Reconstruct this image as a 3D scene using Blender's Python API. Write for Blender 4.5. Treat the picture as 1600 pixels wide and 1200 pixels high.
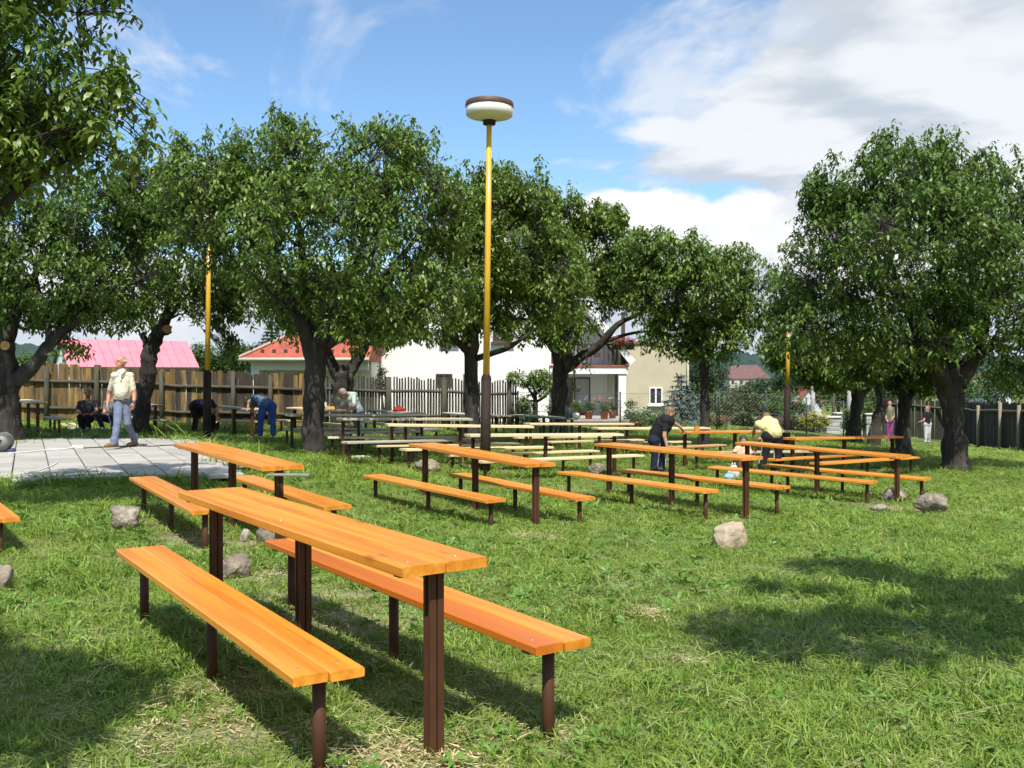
import bpy, bmesh, math, random
import numpy as np
from mathutils import Vector, Matrix

for o in list(bpy.data.objects): bpy.data.objects.remove(o)
SC = bpy.context.scene
COL = SC.collection
R = math.radians
# ------------------------------------------------------------------ camera
F, CX, CY, HOR, CZ = 1555.0, 800.0, 600.0, 585.0, 1.62
PITCH = math.atan((CY - HOR) / F)
cam = bpy.data.cameras.new('camera')
cam.sensor_width = 36.0
cam.lens = 36.0 * F / 1600.0
cam.clip_start = 0.05
cam.clip_end = 6000
camo = bpy.data.objects.new('camera', cam)
COL.objects.link(camo)
camo.location = (0, 0, CZ)
camo.rotation_euler = (R(90) - PITCH, 0, 0)
SC.camera = camo
# ------------------------------------------------------------------ light
SUN_EL, SUN_AZ = R(57.0), R(4.0)      # the sun stands behind the photographer
sun = bpy.data.lights.new('sun', 'SUN')
sun.energy = 5.0
sun.angle = R(0.55)
sun.color = (1.0, 0.955, 0.88)
suno = bpy.data.objects.new('sun', sun)
COL.objects.link(suno)
to_sun = Vector((math.sin(SUN_AZ) * math.cos(SUN_EL), -math.cos(SUN_AZ) * math.cos(SUN_EL), math.sin(SUN_EL)))
suno.rotation_euler = to_sun.to_track_quat('Z', 'Y').to_euler()
suno.location = to_sun * 60

world = bpy.data.worlds.new('World')
SC.world = world
world.use_nodes = True
def build_world():
    nt = world.node_tree
    N, L = nt.nodes, nt.links
    N.clear()
    out = N.new('ShaderNodeOutputWorld')
    bg = N.new('ShaderNodeBackground')
    bg.inputs[1].default_value = 0.1
    L.new(bg.outputs[0], out.inputs[0])
    sky = N.new('ShaderNodeTexSky')
    sky.sky_type = 'NISHITA'
    sky.sun_disc = False
    sky.sun_elevation = SUN_EL
    sky.sun_rotation = math.atan2(to_sun.x, to_sun.y)
    sky.altitude = 500
    sky.air_density = 1.0
    sky.dust_density = 0.6
    sky.ozone_density = 1.6
    tc = N.new('ShaderNodeTexCoord')
    def math_(op, a, b=None, c=None, clamp=False):
        n = N.new('ShaderNodeMath'); n.operation = op; n.use_clamp = clamp
        for i, v in enumerate((a, b, c)):
            if v is None: continue
            if isinstance(v, (int, float)): n.inputs[i].default_value = v
            else: L.new(v, n.inputs[i])
        return n.outputs[0]
    def vmath(op, a, b):
        n = N.new('ShaderNodeVectorMath'); n.operation = op
        for i, v in enumerate((a, b)):
            if isinstance(v, (tuple, list)): n.inputs[i].default_value = v
            else: L.new(v, n.inputs[i])
        return n
    def noise(vec, scale, detail, rough, dist=0.0):
        n = N.new('ShaderNodeTexNoise'); n.noise_dimensions = '3D'
        L.new(vec, n.inputs['Vector'])
        n.inputs['Scale'].default_value = scale
        n.inputs['Detail'].default_value = detail
        n.inputs['Roughness'].default_value = rough
        n.inputs['Distortion'].default_value = dist
        return n.outputs['Fac']
    def ramp(v, a, b):
        n = N.new('ShaderNodeMapRange'); n.interpolation_type = 'SMOOTHSTEP'
        L.new(v, n.inputs[0]); n.inputs[1].default_value = a; n.inputs[2].default_value = b
        n.inputs[3].default_value = 0; n.inputs[4].default_value = 1
        return n.outputs[0]
    gen = tc.outputs['Generated']
    sep = N.new('ShaderNodeSeparateXYZ'); L.new(gen, sep.inputs[0])
    z = sep.outputs[2]
    # high layer: direction projected on a plane overhead
    zz = math_('MAXIMUM', math_('ADD', z, 0.12), 0.05)
    comb = N.new('ShaderNodeCombineXYZ')
    L.new(math_('DIVIDE', sep.outputs[0], zz), comb.inputs[0])
    L.new(math_('DIVIDE', sep.outputs[1], zz), comb.inputs[1])
    plane = comb.outputs[0]
    n1 = noise(vmath('ADD', plane, (3.1, 7.4, 0.0)).outputs[0], 1.05, 6, 0.57, 0.15)
    # a broad bank of cloud to the right of the view, thin to the left
    bias = ramp(sep.outputs[0], 0.02, 0.36)
    thin = math_('MULTIPLY', bias, 0.245)
    d1 = math_('ADD', n1, math_('SUBTRACT', thin, 0.08))
    hi = ramp(d1, 0.50, 0.61)
    # cumulus standing on the horizon
    stretch = vmath('MULTIPLY', gen, (1.0, 1.0, 1.25)).outputs[0]
    n2 = noise(vmath('ADD', stretch, (1.7, 0.2, 0.4)).outputs[0], 5.2, 6, 0.52, 0.1)
    n2b = noise(vmath('MULTIPLY', gen, (1.0, 1.0, 0.0)).outputs[0], 2.3, 2, 0.5)
    top = math_('ADD', math_('MULTIPLY', math_('SUBTRACT', n2, 0.5), 0.22), math_('MULTIPLY', math_('SUBTRACT', n2b, 0.5), 0.25))
    topb = math_('ADD', top, math_('ADD', math_('MULTIPLY', ramp(sep.outputs[0], -0.03, 0.09), 0.078), 0.113))
    lowm = ramp(math_('SUBTRACT', topb, z), -0.004, 0.008)
    n3 = noise(vmath('ADD', stretch, (1.7, 0.2, 0.475)).outputs[0], 5.2, 3, 0.5, 0.1)
    lit = ramp(math_('ADD', math_('SUBTRACT', n2, n3), math_('MULTIPLY', math_('SUBTRACT', z, topb), 0.9)), -0.105, 0.055)
    def mixc(f, a, b):
        n = N.new('ShaderNodeMix'); n.data_type = 'RGBA'
        L.new(f, n.inputs[0])
        for i, v in ((6, a), (7, b)):
            if isinstance(v, tuple): n.inputs[i].default_value = v
            else: L.new(v, n.inputs[i])
        return n.outputs[2]
    # the sky's own colour lifted towards the photograph's clear light blue
    sc = N.new('ShaderNodeMix'); sc.data_type = 'RGBA'; sc.blend_type = 'MULTIPLY'
    sc.inputs[0].default_value = 1.0
    L.new(sky.outputs[0], sc.inputs[6]); sc.inputs[7].default_value = (SKYT[0], SKYT[1], SKYT[2], 1)
    blue = sc.outputs[2]
    n4 = noise(vmath('ADD', plane, (3.25, 7.2, 0.0)).outputs[0], 1.05, 4, 0.55, 0.15)
    n5 = noise(vmath('MULTIPLY', vmath('ADD', plane, (0.4, 1.1, 0.0)).outputs[0], (1.0, 0.55, 1.0)).outputs[0], 1.7, 5, 0.6, 0.5)
    wisp = math_('MULTIPLY', ramp(n5, 0.525, 0.68), 0.75)
    hil = ramp(math_('SUBTRACT', n1, n4), -0.09, 0.06)
    hic = mixc(hil, (5.0, 5.5, 6.1, 1), (7.6, 7.8, 8.0, 1))
    c = mixc(wisp, blue, (7.2, 7.5, 7.9, 1))
    c = mixc(math_('MULTIPLY', hi, 0.93), c, hic)
    lowc = mixc(lit, (5.2, 5.7, 6.4, 1), (8.5, 8.5, 8.5, 1))
    fade = ramp(z, -0.01, 0.09)
    lowc2 = mixc(fade, (5.6, 6.3, 7.1, 1), lowc)
    c = mixc(math_('MULTIPLY', lowm, 0.96), c, lowc2)
    L.new(c, bg.inputs[0])
SKYT = (1.26, 1.48, 1.58)
build_world()
SC.view_settings.view_transform = 'Standard'
SC.view_settings.look = 'None'
SC.view_settings.exposure = 0.3
SC.view_settings.gamma = 1.0
SC.view_settings.use_curve_mapping = False
SC.cycles.max_bounces = 4
SC.cycles.diffuse_bounces = 2
SC.cycles.transmission_bounces = 3
SC.cycles.glossy_bounces = 2
SC.cycles.caustics_reflective = False
SC.cycles.caustics_refractive = False
SC.cycles.use_denoising = True
SC.cycles.use_light_tree = False
world.cycles.sampling_method = 'MANUAL'
world.cycles.sample_map_resolution = 512
SC.cycles.use_adaptive_sampling = True
SC.cycles.adaptive_threshold = 0.025

# ------------------------------------------------------------------ helpers
def at(x, y, d):
    """point at depth d whose picture falls on (x, y) of the 1600 x 1200 photograph"""
    a = (x - CX) / F; b = (CY - y) / F
    Y = math.cos(PITCH) + b * math.sin(PITCH); Z = -math.sin(PITCH) + b * math.cos(PITCH)
    s = d / Y
    return Vector((a * s, d, CZ + Z * s))
def at_z(x, y, z):
    """point at height z on the ray through (x, y)"""
    a = (x - CX) / F; b = (CY - y) / F
    Y = math.cos(PITCH) + b * math.sin(PITCH); Z = -math.sin(PITCH) + b * math.cos(PITCH)
    s = (z - CZ) / Z
    return Vector((a * s, Y * s, z))

CTRL = [(0,0,0),(-3,2,0),(3,2,-.02),(-.28,4.15,.03),(-1.94,6.4,.06),(-2.17,9.4,-.03),(-3.8,11.8,.02),(-6,9,.05),(-5,5,.05),
 (.34,11.7,-.23),(-1.3,14.3,-.16),(3.16,13.1,-.27),(1.46,15.7,-.26),(6.1,15.5,-.44),(4.17,18,-.40),(3,7,-.1),(6,9,-.22),
 (8.53,22.1,-.54),(5.72,20.6,-.49),(7.5,25,-.56),(3.72,21.8,-.43),(6.29,23,-.5),(2,19,-.33),(-.95,19.3,-.28),(-2.4,19.3,-.14),(-3.4,19.9,-.05),
 (-5,21,-.0),(-2.0,21,-.1),(-4.35,26,-.12),(-6.3,28.5,-.1),(.4,24,-.3),(2.8,25,-.36),(4.5,25,-.4),(-6.8,26,-.07),(-8.4,28.5,-.05),
 (-7.45,19,.15),(-7.2,14,.13),(-11.3,22,.17),(-7.2,22,.12),(-4.2,14.7,.12),(-9.5,16,.15),(-12,14,.15),
 (-14.9,30,.25),(-6.6,32,-.09),(0,37,-.38),(9.9,22.5,-.42),(12,17,-.5),(11,28,-.6),(13.8,32,-.98),(16.5,32,-1.05),(18.8,45,-1.4),(15.5,42,-1.2),
 (7,36,-.32),(9,31,-.5),(3,34,-.3),(-5,40,-.1),(5,42,-.2),(-10,37,.2),(-18,38,.3),(13,43,-.8),(20,28,-1.0),(-20,20,.3),(20,15,-.7),(-14,5,.1),(14,4,-.2),(0,-8,0),(-10,-8,0),(10,-8,0)]
_c = np.array(CTRL, float)
def _phi(r): return np.where(r > 1e-6, r * r * np.log(np.maximum(r, 1e-6)), 0.0)
_n = len(_c)
_A = np.zeros((_n + 3, _n + 3))
_d = np.linalg.norm(_c[:, None, :2] - _c[None, :, :2], axis=2) / 10
_A[:_n, :_n] = _phi(_d) + np.eye(_n) * 0.25
_A[:_n, _n] = 1; _A[:_n, _n + 1:] = _c[:, :2] / 10
_A[_n, :_n] = 1; _A[_n + 1:, :_n] = _c[:, :2].T / 10
_w = np.linalg.solve(_A, np.concatenate([_c[:, 2], [0, 0, 0]]))
def gzv(x, y):
    x = np.asarray(x, float); y = np.asarray(y, float)
    sh = x.shape
    x = x.ravel(); y = y.ravel()
    out = np.empty(len(x))
    for i in range(0, len(x), 20000):
        xx, yy = x[i:i+20000], y[i:i+20000]
        cx = np.clip(xx, -22, 22); cy = np.clip(yy, -10, 47)
        r = np.hypot(cx[:, None] - _c[None, :, 0], cy[:, None] - _c[None, :, 1]) / 10
        z = _phi(r) @ _w[:_n] + _w[_n] + cx / 10 * _w[_n + 1] + cy / 10 * _w[_n + 2]
        far = np.maximum(np.hypot(np.maximum(np.abs(xx) - 22, 0), np.maximum(np.maximum(yy - 47, -10 - yy), 0)), 0)
        z = z - 3.5 * (1 - np.exp(-far / 60.0)) * np.where(xx > -20, 1, .3)
        z = z + 0.018 * np.sin(xx * 2.1 + 1.3 * np.sin(yy * 1.1)) * np.sin(yy * 1.7 + xx * .6)
        out[i:i+20000] = z
    return out.reshape(sh)
def gz(x, y): return float(gzv([x], [y])[0])

def tag(o, label=None, cat=None, group=None, kind=None):
    if label: o['label'] = label
    if cat: o['category'] = cat
    if group: o['group'] = group
    if kind: o['kind'] = kind
    return o
def link(name, me, mats=None, parent=None):
    o = bpy.data.objects.new(name, me)
    COL.objects.link(o)
    if parent: o.parent = parent
    if mats is not None and me is not None:
        if not isinstance(mats, (list, tuple)): mats = [mats]
        if len(me.materials) == 0:
            for m in mats: me.materials.append(m)
    return o
def empty(name, loc=(0, 0, 0), rz=0.0):
    o = bpy.data.objects.new(name, None)
    COL.objects.link(o)
    o.location = loc; o.rotation_euler = (0, 0, rz)
    o.empty_display_size = .2
    return o
def copy_tree(o, parent=None):
    c = o.copy(); COL.objects.link(c); c.parent = parent
    for ch in list(o.children): copy_tree(ch, c)
    return c
def np_mesh(name, verts, faces, smooth=False, mat_idx=None):
    """verts (n,3); faces (m,k) array with constant k"""
    verts = np.asarray(verts, np.float32); faces = np.asarray(faces, np.int32)
    me = bpy.data.meshes.new(name)
    k = faces.shape[1]; m = len(faces)
    me.vertices.add(len(verts)); me.vertices.foreach_set('co', verts.ravel())
    me.loops.add(m * k); me.loops.foreach_set('vertex_index', faces.ravel())
    me.polygons.add(m)
    me.polygons.foreach_set('loop_start', np.arange(0, m * k, k, dtype=np.int32))
    me.polygons.foreach_set('loop_total', np.full(m, k, np.int32))
    if smooth: me.polygons.foreach_set('use_smooth', np.ones(m, bool))
    if mat_idx is not None: me.polygons.foreach_set('material_index', np.asarray(mat_idx, np.int32))
    me.update(calc_edges=True)
    return me
class MB:
    """collects simple solids into one mesh"""
    def __init__(s): s.v = []; s.f = []; s.m = []; s.sm = []
    def add(s, v, f, mi=0, smooth=False):
        b = len(s.v)
        s.v += [tuple(p) for p in v]
        s.f += [tuple(i + b for i in q) for q in f]
        s.m += [mi] * len(f); s.sm += [smooth] * len(f)
    def box(s, c, size, rot=None, mi=0):
        hx, hy, hz = size[0] / 2, size[1] / 2, size[2] / 2
        v = [Vector((x, y, z)) for x in (-hx, hx) for y in (-hy, hy) for z in (-hz, hz)]
        if rot is not None: v = [rot @ p for p in v]
        c = Vector(c)
        s.add([p + c for p in v], [(0, 1, 3, 2), (4, 6, 7, 5), (0, 4, 5, 1), (2, 3, 7, 6), (0, 2, 6, 4), (1, 5, 7, 3)], mi)
    def cbox(s, c, size, b=.01, rot=None, mi=0):
        """box with chamfered edges (44 triangles)"""
        bm = bmesh.new(); bmesh.ops.create_cube(bm, size=1)
        for v in bm.verts: v.co = Vector((v.co.x * size[0], v.co.y * size[1], v.co.z * size[2]))
        bmesh.ops.bevel(bm, geom=list(bm.edges), offset=b, segments=1, affect='EDGES')
        bm.verts.index_update()
        c = Vector(c)
        s.add([(rot @ v.co if rot is not None else v.co) + c for v in bm.verts], [[v.index for v in f.verts] for f in bm.faces], mi)
        bm.free()
    def tube(s, pts, rad, n=8, mi=0, cap=True, smooth=True, jitter=None):
        pts = [Vector(p) for p in pts]
        if isinstance(rad, (int, float)): rad = [rad] * len(pts)
        b = len(s.v); up = None
        for i, p in enumerate(pts):
            t = (pts[min(i + 1, len(pts) - 1)] - pts[max(i - 1, 0)])
            if t.length < 1e-9: t = Vector((0, 0, 1))
            t.normalize()
            if up is None:
                up = Vector((1, 0, 0)) if abs(t.x) < .8 else Vector((0, 1, 0))
            a = (up - t * up.dot(t)).normalized(); c = t.cross(a); up = a
            for k in range(n):
                an = 2 * math.pi * k / n
                r = rad[i] * (jitter(i, k) if jitter else 1)
                s.v.append(tuple(p + a * (math.cos(an) * r) + c * (math.sin(an) * r)))
        for i in range(len(pts) - 1):
            for k in range(n):
                k2 = (k + 1) % n
                s.f.append((b + i * n + k, b + i * n + k2, b + (i + 1) * n + k2, b + (i + 1) * n + k)); s.m.append(mi); s.sm.append(smooth)
        if cap:
            s.f.append(tuple(b + k for k in range(n))[::-1]); s.m.append(mi); s.sm.append(False)
            e = b + (len(pts) - 1) * n
            s.f.append(tuple(e + k for k in range(n))); s.m.append(mi); s.sm.append(False)
    def lathe(s, prof, n=24, c=(0, 0, 0), mi=0, smooth=True):
        b = len(s.v); c = Vector(c)
        for r, z in prof:
            for k in range(n):
                a = 2 * math.pi * k / n
                s.v.append((c.x + r * math.cos(a), c.y + r * math.sin(a), c.z + z))
        for i in range(len(prof) - 1):
            for k in range(n):
                k2 = (k + 1) % n
                s.f.append((b + i * n + k, b + i * n + k2, b + (i + 1) * n + k2, b + (i + 1) * n + k)); s.m.append(mi); s.sm.append(smooth)
    def prism(s, poly, y0, y1, mi=0):
        """polygon in x,z extruded along y"""
        n = len(poly)
        v = [(x, y0, z) for x, z in poly] + [(x, y1, z) for x, z in poly]
        f = [tuple(range(n)), tuple(range(2 * n - 1, n - 1, -1))] + [((i + 1) % n, i, n + i, n + (i + 1) % n) for i in range(n)]
        s.add(v, f, mi)
    def mesh(s, name):
        me = bpy.data.meshes.new(name)
        me.from_pydata(s.v, [], s.f)
        me.polygons.foreach_set('material_index', s.m)
        me.polygons.foreach_set('use_smooth', s.sm)
        me.update()
        return me
    def build(s, name, mats=None, parent=None): return link(name, s.mesh(name), mats, parent)

# ------------------------------------------------------------------ materials
MATS = {}
def mat(name, c1, c2=None, scale=4.0, rough=.7, bump=0.0, stretch=(1, 1, 1), spec=.5, detail=6, lo=.35, hi=.65, bscale=None,
        knots=None, c3=None, c3scale=1.0, c3lo=.55, c3hi=.7, trans=0.0, coat=0.0, metallic=0.0, rnd=0.0, coord='Object', dist=0.0, bdist=.02):
    if name in MATS: return MATS[name]
    m = bpy.data.materials.new(name); m.use_nodes = True
    nt = m.node_tree; N, L = nt.nodes, nt.links
    b = N['Principled BSDF']
    b.inputs['Roughness'].default_value = rough
    b.inputs['Specular IOR Level'].default_value = spec
    b.inputs['Metallic'].default_value = metallic
    if coat: b.inputs['Coat Weight'].default_value = coat; b.inputs['Coat Roughness'].default_value = .25
    tc = N.new('ShaderNodeTexCoord')
    mp = N.new('ShaderNodeMapping'); mp.inputs['Scale'].default_value = stretch
    oi = N.new('ShaderNodeObjectInfo')
    L.new(tc.outputs[coord], mp.inputs[0])
    ml = N.new('ShaderNodeMath'); ml.operation = 'MULTIPLY'; ml.inputs[1].default_value = 37.0
    L.new(oi.outputs['Random'], ml.inputs[0])
    cb = N.new('ShaderNodeCombineXYZ')
    for i in range(3): L.new(ml.outputs[0], cb.inputs[i])
    L.new(cb.outputs[0], mp.inputs[1])
    def noise(sc, det, d=0.0):
        n = N.new('ShaderNodeTexNoise'); n.inputs['Scale'].default_value = sc; n.inputs['Detail'].default_value = det
        n.inputs['Distortion'].default_value = d
        L.new(mp.outputs[0], n.inputs['Vector']); return n.outputs['Fac']
    def rng(v, a, c, t0=0, t1=1):
        n = N.new('ShaderNodeMapRange'); L.new(v, n.inputs[0])
        n.inputs[1].default_value = a; n.inputs[2].default_value = c; n.inputs[3].default_value = t0; n.inputs[4].default_value = t1
        return n.outputs[0]
    def mixc(f, a, c, mode='MIX'):
        n = N.new('ShaderNodeMix'); n.data_type = 'RGBA'; n.blend_type = mode
        if isinstance(f, (int, float)): n.inputs[0].default_value = f
        else: L.new(f, n.inputs[0])
        for i, v in ((6, a), (7, c)):
            if isinstance(v, (tuple, list)): n.inputs[i].default_value = (*v[:3], 1)
            else: L.new(v, n.inputs[i])
        return n.outputs[2]
    c2 = c2 or c1
    col = mixc(rng(noise(scale, detail, dist), lo, hi), c1, c2)
    if c3: col = mixc(rng(noise(c3scale, 4, .3), c3lo, c3hi), col, c3)
    if knots:
        vo = N.new('ShaderNodeTexVoronoi'); vo.inputs['Scale'].default_value = 1.0
        mk = N.new('ShaderNodeMapping'); mk.inputs['Scale'].default_value = (2.1, 7.5, 3.0); L.new(tc.outputs[coord], mk.inputs[0]); L.new(cb.outputs[0], mk.inputs[1]); L.new(mk.outputs[0], vo.inputs['Vector'])
        ks = N.new('ShaderNodeSeparateColor'); L.new(vo.outputs['Color'], ks.inputs[0])
        on = N.new('ShaderNodeMath'); on.operation = 'GREATER_THAN'; on.inputs[1].default_value = .62; L.new(ks.outputs[0], on.inputs[0])
        kf = N.new('ShaderNodeMath'); kf.operation = 'MULTIPLY'; L.new(rng(vo.outputs['Distance'], .05, .15, .8, 0), kf.inputs[0]); L.new(on.outputs[0], kf.inputs[1])
        kf.use_clamp = True
        col = mixc(kf.outputs[0], col, knots)
    if rnd:
        v = N.new('ShaderNodeCombineColor')
        r = rng(oi.outputs['Random'], 0, 1, 1 - rnd, 1 + rnd)
        for i in range(3): L.new(r, v.inputs[i])
        col = mixc(1.0, col, v.outputs[0], 'MULTIPLY')
    L.new(col, b.inputs['Base Color'])
    if bump:
        bn = N.new('ShaderNodeBump'); bn.inputs['Strength'].default_value = bump; bn.inputs['Distance'].default_value = bdist
        L.new(noise(bscale or scale * 2, 8), bn.inputs['Height']); L.new(bn.outputs[0], b.inputs['Normal'])
    if trans:
        t = N.new('ShaderNodeBsdfTranslucent'); L.new(col, t.inputs[0])
        mx = N.new('ShaderNodeMixShader'); mx.inputs[0].default_value = trans
        L.new(b.outputs[0], mx.inputs[1]); L.new(t.outputs[0], mx.inputs[2])
        L.new(mx.outputs[0], N['Material Output'].inputs[0])
    MATS[name] = m
    return m
def leaf_mat(name, dark, light, tip, trans=.28, rough=.42, spec=.5, inst=False):
    """leaf colour varies from leaf to leaf by the 'var' value each leaf carries"""
    if name in MATS: return MATS[name]
    m = bpy.data.materials.new(name); m.use_nodes = True
    nt = m.node_tree; N, L = nt.nodes, nt.links
    b = N['Principled BSDF']; b.inputs['Roughness'].default_value = rough; b.inputs['Specular IOR Level'].default_value = spec
    at_ = N.new('ShaderNodeAttribute'); at_.attribute_name = 'var'
    fac = at_.outputs['Fac']
    if inst:
        oi = N.new('ShaderNodeObjectInfo')
        ad = N.new('ShaderNodeMath'); ad.operation = 'ADD'; L.new(fac, ad.inputs[0]); L.new(oi.outputs['Random'], ad.inputs[1])
        ml = N.new('ShaderNodeMath'); ml.operation = 'MULTIPLY'; ml.inputs[1].default_value = .5; L.new(ad.outputs[0], ml.inputs[0])
        fac = ml.outputs[0]
    cr = N.new('ShaderNodeValToRGB')
    cr.color_ramp.elements[0].position = 0.1; cr.color_ramp.elements[0].color = (*dark, 1)
    cr.color_ramp.elements[1].position = .75; cr.color_ramp.elements[1].color = (*light, 1)
    e = cr.color_ramp.elements.new(1.0); e.color = (*tip, 1)
    L.new(fac, cr.inputs[0])
    L.new(cr.outputs[0], b.inputs['Base Color'])
    t = N.new('ShaderNodeBsdfTranslucent'); L.new(cr.outputs[0], t.inputs[0])
    mx = N.new('ShaderNodeMixShader'); mx.inputs[0].default_value = trans
    L.new(b.outputs[0], mx.inputs[1]); L.new(t.outputs[0], mx.inputs[2])
    L.new(mx.outputs[0], N['Material Output'].inputs[0])
    MATS[name] = m
    return m

M_orange = mat('painted_orange_wood', knots=(.36, .10, .012), c1=(.79, .325, .038), c2=(.60, .195, .016), scale=2.2, rough=.38, bump=.25, bscale=9, stretch=(.35, 7, 7), c3=(.46, .135, .013), c3scale=2.6, c3lo=.60, c3hi=.80, coat=.25, rnd=.08, bdist=.004)
M_pale = mat('fresh_pale_wood', knots=(.30, .18, .08), c1=(.74, .60, .36), c2=(.64, .48, .26), scale=2.0, rough=.6, bump=.25, bscale=8, stretch=(.3, 5, 5), c3=(.50, .40, .25), c3scale=.9, c3lo=.6, c3hi=.75, rnd=.1, bdist=.004)
M_grey = mat('weathered_grey_wood', (.46, .43, .35), (.33, .30, .235), scale=2.2, rough=.8, bump=.4, bscale=8, stretch=(.3, 6, 6), c3=(.62, .52, .34), c3scale=1.3, c3lo=.5, c3hi=.62, rnd=.15, bdist=.006)
M_brown = mat('brown_painted_steel', (.095, .040, .020), (.065, .027, .014), scale=3, rough=.55, bump=.15, bscale=30, c3=(.17, .080, .035), c3scale=6, c3lo=.66, c3hi=.8, spec=.25, bdist=.003)
M_rod = mat('dark_bracket_steel', (.030, .018, .014), (.05, .028, .02), scale=9, rough=.5)
M_screw = mat('dull_zinc_screw', (.45, .40, .32), (.3, .25, .18), scale=40, rough=.4, metallic=.6)
M_bark = mat('cherry_bark', (.024, .019, .016), (.055, .046, .037), scale=6, rough=.9, bump=1.0, bscale=9, stretch=(1, 1, .35), c3=(.12, .12, .09), c3scale=3.5, c3lo=.60, c3hi=.75, bdist=.08)
M_cut = mat('fresh_cut_wood', (.62, .36, .13), (.5, .25, .07), scale=6, rough=.7)
M_stone = mat('rough_field_stone', (.30, .25, .19), (.17, .135, .10), scale=7, rough=.95, bump=1.0, bscale=22, c3=(.44, .40, .33), c3scale=6, c3lo=.56, c3hi=.68, bdist=.04)
M_tarstone = mat('tar_blackened_stone', (.035, .034, .034), (.07, .066, .06), scale=5, rough=.6, bump=.8, bscale=12, c3=(.36, .30, .24), c3scale=1.2, c3lo=.54, c3hi=.60, bdist=.04)
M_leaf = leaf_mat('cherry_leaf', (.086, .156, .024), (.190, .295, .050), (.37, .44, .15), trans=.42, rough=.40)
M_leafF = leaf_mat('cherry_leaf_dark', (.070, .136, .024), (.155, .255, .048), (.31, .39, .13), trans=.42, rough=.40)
# ------------------------------------------------------------------ ground
def ground_mat():
    m = bpy.data.materials.new('meadow_soil'); m.use_nodes = True
    nt = m.node_tree; N, L = nt.nodes, nt.links
    b = N['Principled BSDF']; b.inputs['Roughness'].default_value = .95; b.inputs['Specular IOR Level'].default_value = .15
    tc = N.new('ShaderNodeTexCoord')
    def noise(sc, det=5, off=0):
        n = N.new('ShaderNodeTexNoise'); n.inputs['Scale'].default_value = sc; n.inputs['Detail'].default_value = det
        mp = N.new('ShaderNodeMapping'); mp.inputs['Location'].default_value = (off, off * 2, 0)
        L.new(tc.outputs['Object'], mp.inputs[0]); L.new(mp.outputs[0], n.inputs['Vector']); return n.outputs['Fac']
    def rng(v, a, c):
        n = N.new('ShaderNodeMapRange'); L.new(v, n.inputs[0]); n.inputs[1].default_value = a; n.inputs[2].default_value = c; return n.outputs[0]
    def mixc(f, a, c):
        n = N.new('ShaderNodeMix'); n.data_type = 'RGBA'; L.new(f, n.inputs[0])
        for i, v in ((6, a), (7, c)):
            if isinstance(v, tuple): n.inputs[i].default_value = (*v, 1)
            else: L.new(v, n.inputs[i])
        return n.outputs[2]
    c = mixc(rng(noise(1.3), .35, .65), (.085, .145, .025), (.135, .19, .04))
    c = mixc(rng(noise(14, 6, 3), .46, .70), c, (.17, .18, .07))
    c = mixc(rng(noise(.55, 4, 9), .56, .70), c, (.23, .20, .11))
    at_ = N.new('ShaderNodeAttribute'); at_.attribute_name = 'bare'
    mm = N.new('ShaderNodeMath'); mm.operation = 'MULTIPLY'; L.new(at_.outputs['Fac'], mm.inputs[0]); L.new(rng(noise(5, 6, 5), .3, .55), mm.inputs[1])
    c = mixc(mm.outputs[0], c, (.33, .27, .18))
    L.new(c, b.inputs['Base Color'])
    bn = N.new('ShaderNodeBump'); bn.inputs['Strength'].default_value = .8; bn.inputs['Distance'].default_value = .05
    L.new(noise(30, 8), bn.inputs['Height']); L.new(bn.outputs[0], b.inputs['Normal'])
    return m
# trodden, stony places (px, py, d, radius)
BARE = []
for (px, py, z, r) in [(200, 870, .05, .28), (240, 820, .0, .35), (420, 890, .05, .3), (360, 850, .02, .5), (290, 840, 0, .4), (560, 960, .05, .6), (500, 925, .06, .5),
                       (600, 1180, .03, .25), (330, 1150, .03, .25), (350, 1080, .04, .2), (640, 740, -.2, .8), (560, 720, -.15, .6), (700, 735, -.2, .5), (1140, 815, -.3, .3), (1440, 805, -.45, .4), (1380, 800, -.45, .4),
                       (905, 765, -.25, .5), (760, 750, -.22, .5), (1010, 960, -.1, .12), (1330, 1010, -.1, .1), (1045, 790, -.3, .5), (840, 845, -.2, .35), (860, 1150, .02, .15), (700, 1195, .03, .25)]:
    p = at_z(px, py, z); BARE.append((p.x, p.y, r))
def bare(x, y):
    v = np.zeros_like(x)
    for bx, by, r in BARE: v = np.maximum(v, np.exp(-((x - bx) ** 2 + (y - by) ** 2) / (r * r)))
    return v
def make_ground():
    def axis(a, b, fine, growth, near):
        xs = [0.0]
        while xs[-1] < b: xs.append(xs[-1] + max(fine, (xs[-1] - near) * growth if xs[-1] > near else fine))
        ys = [0.0]
        while ys[-1] < a: ys.append(ys[-1] + max(fine, (ys[-1] - near) * growth if ys[-1] > near else fine))
        return np.array([-v for v in ys[:0:-1]] + xs)
    xs = axis(2500, 2500, .3, .18, 14); ys = axis(60, 3000, .3, .16, 26)
    X, Y = np.meshgrid(xs, ys)
    Z = gzv(X, Y)
    v = np.stack([X, Y, Z], -1).reshape(-1, 3)
    nx = len(xs); i, j = np.meshgrid(np.arange(nx - 1), np.arange(len(ys) - 1))
    k = (j * nx + i).ravel()
    f = np.stack([k, k + 1, k + nx + 1, k + nx], -1)
    me = np_mesh('ground', v, f, True)
    a = me.attributes.new('bare', 'FLOAT', 'POINT'); a.data.foreach_set('value', bare(v[:, 0], v[:, 1]).astype(np.float32))
    o = link('ground', me, ground_mat()); tag(o, kind='structure', label='grassy orchard ground sloping gently down to the right')
    return o
make_ground()

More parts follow.
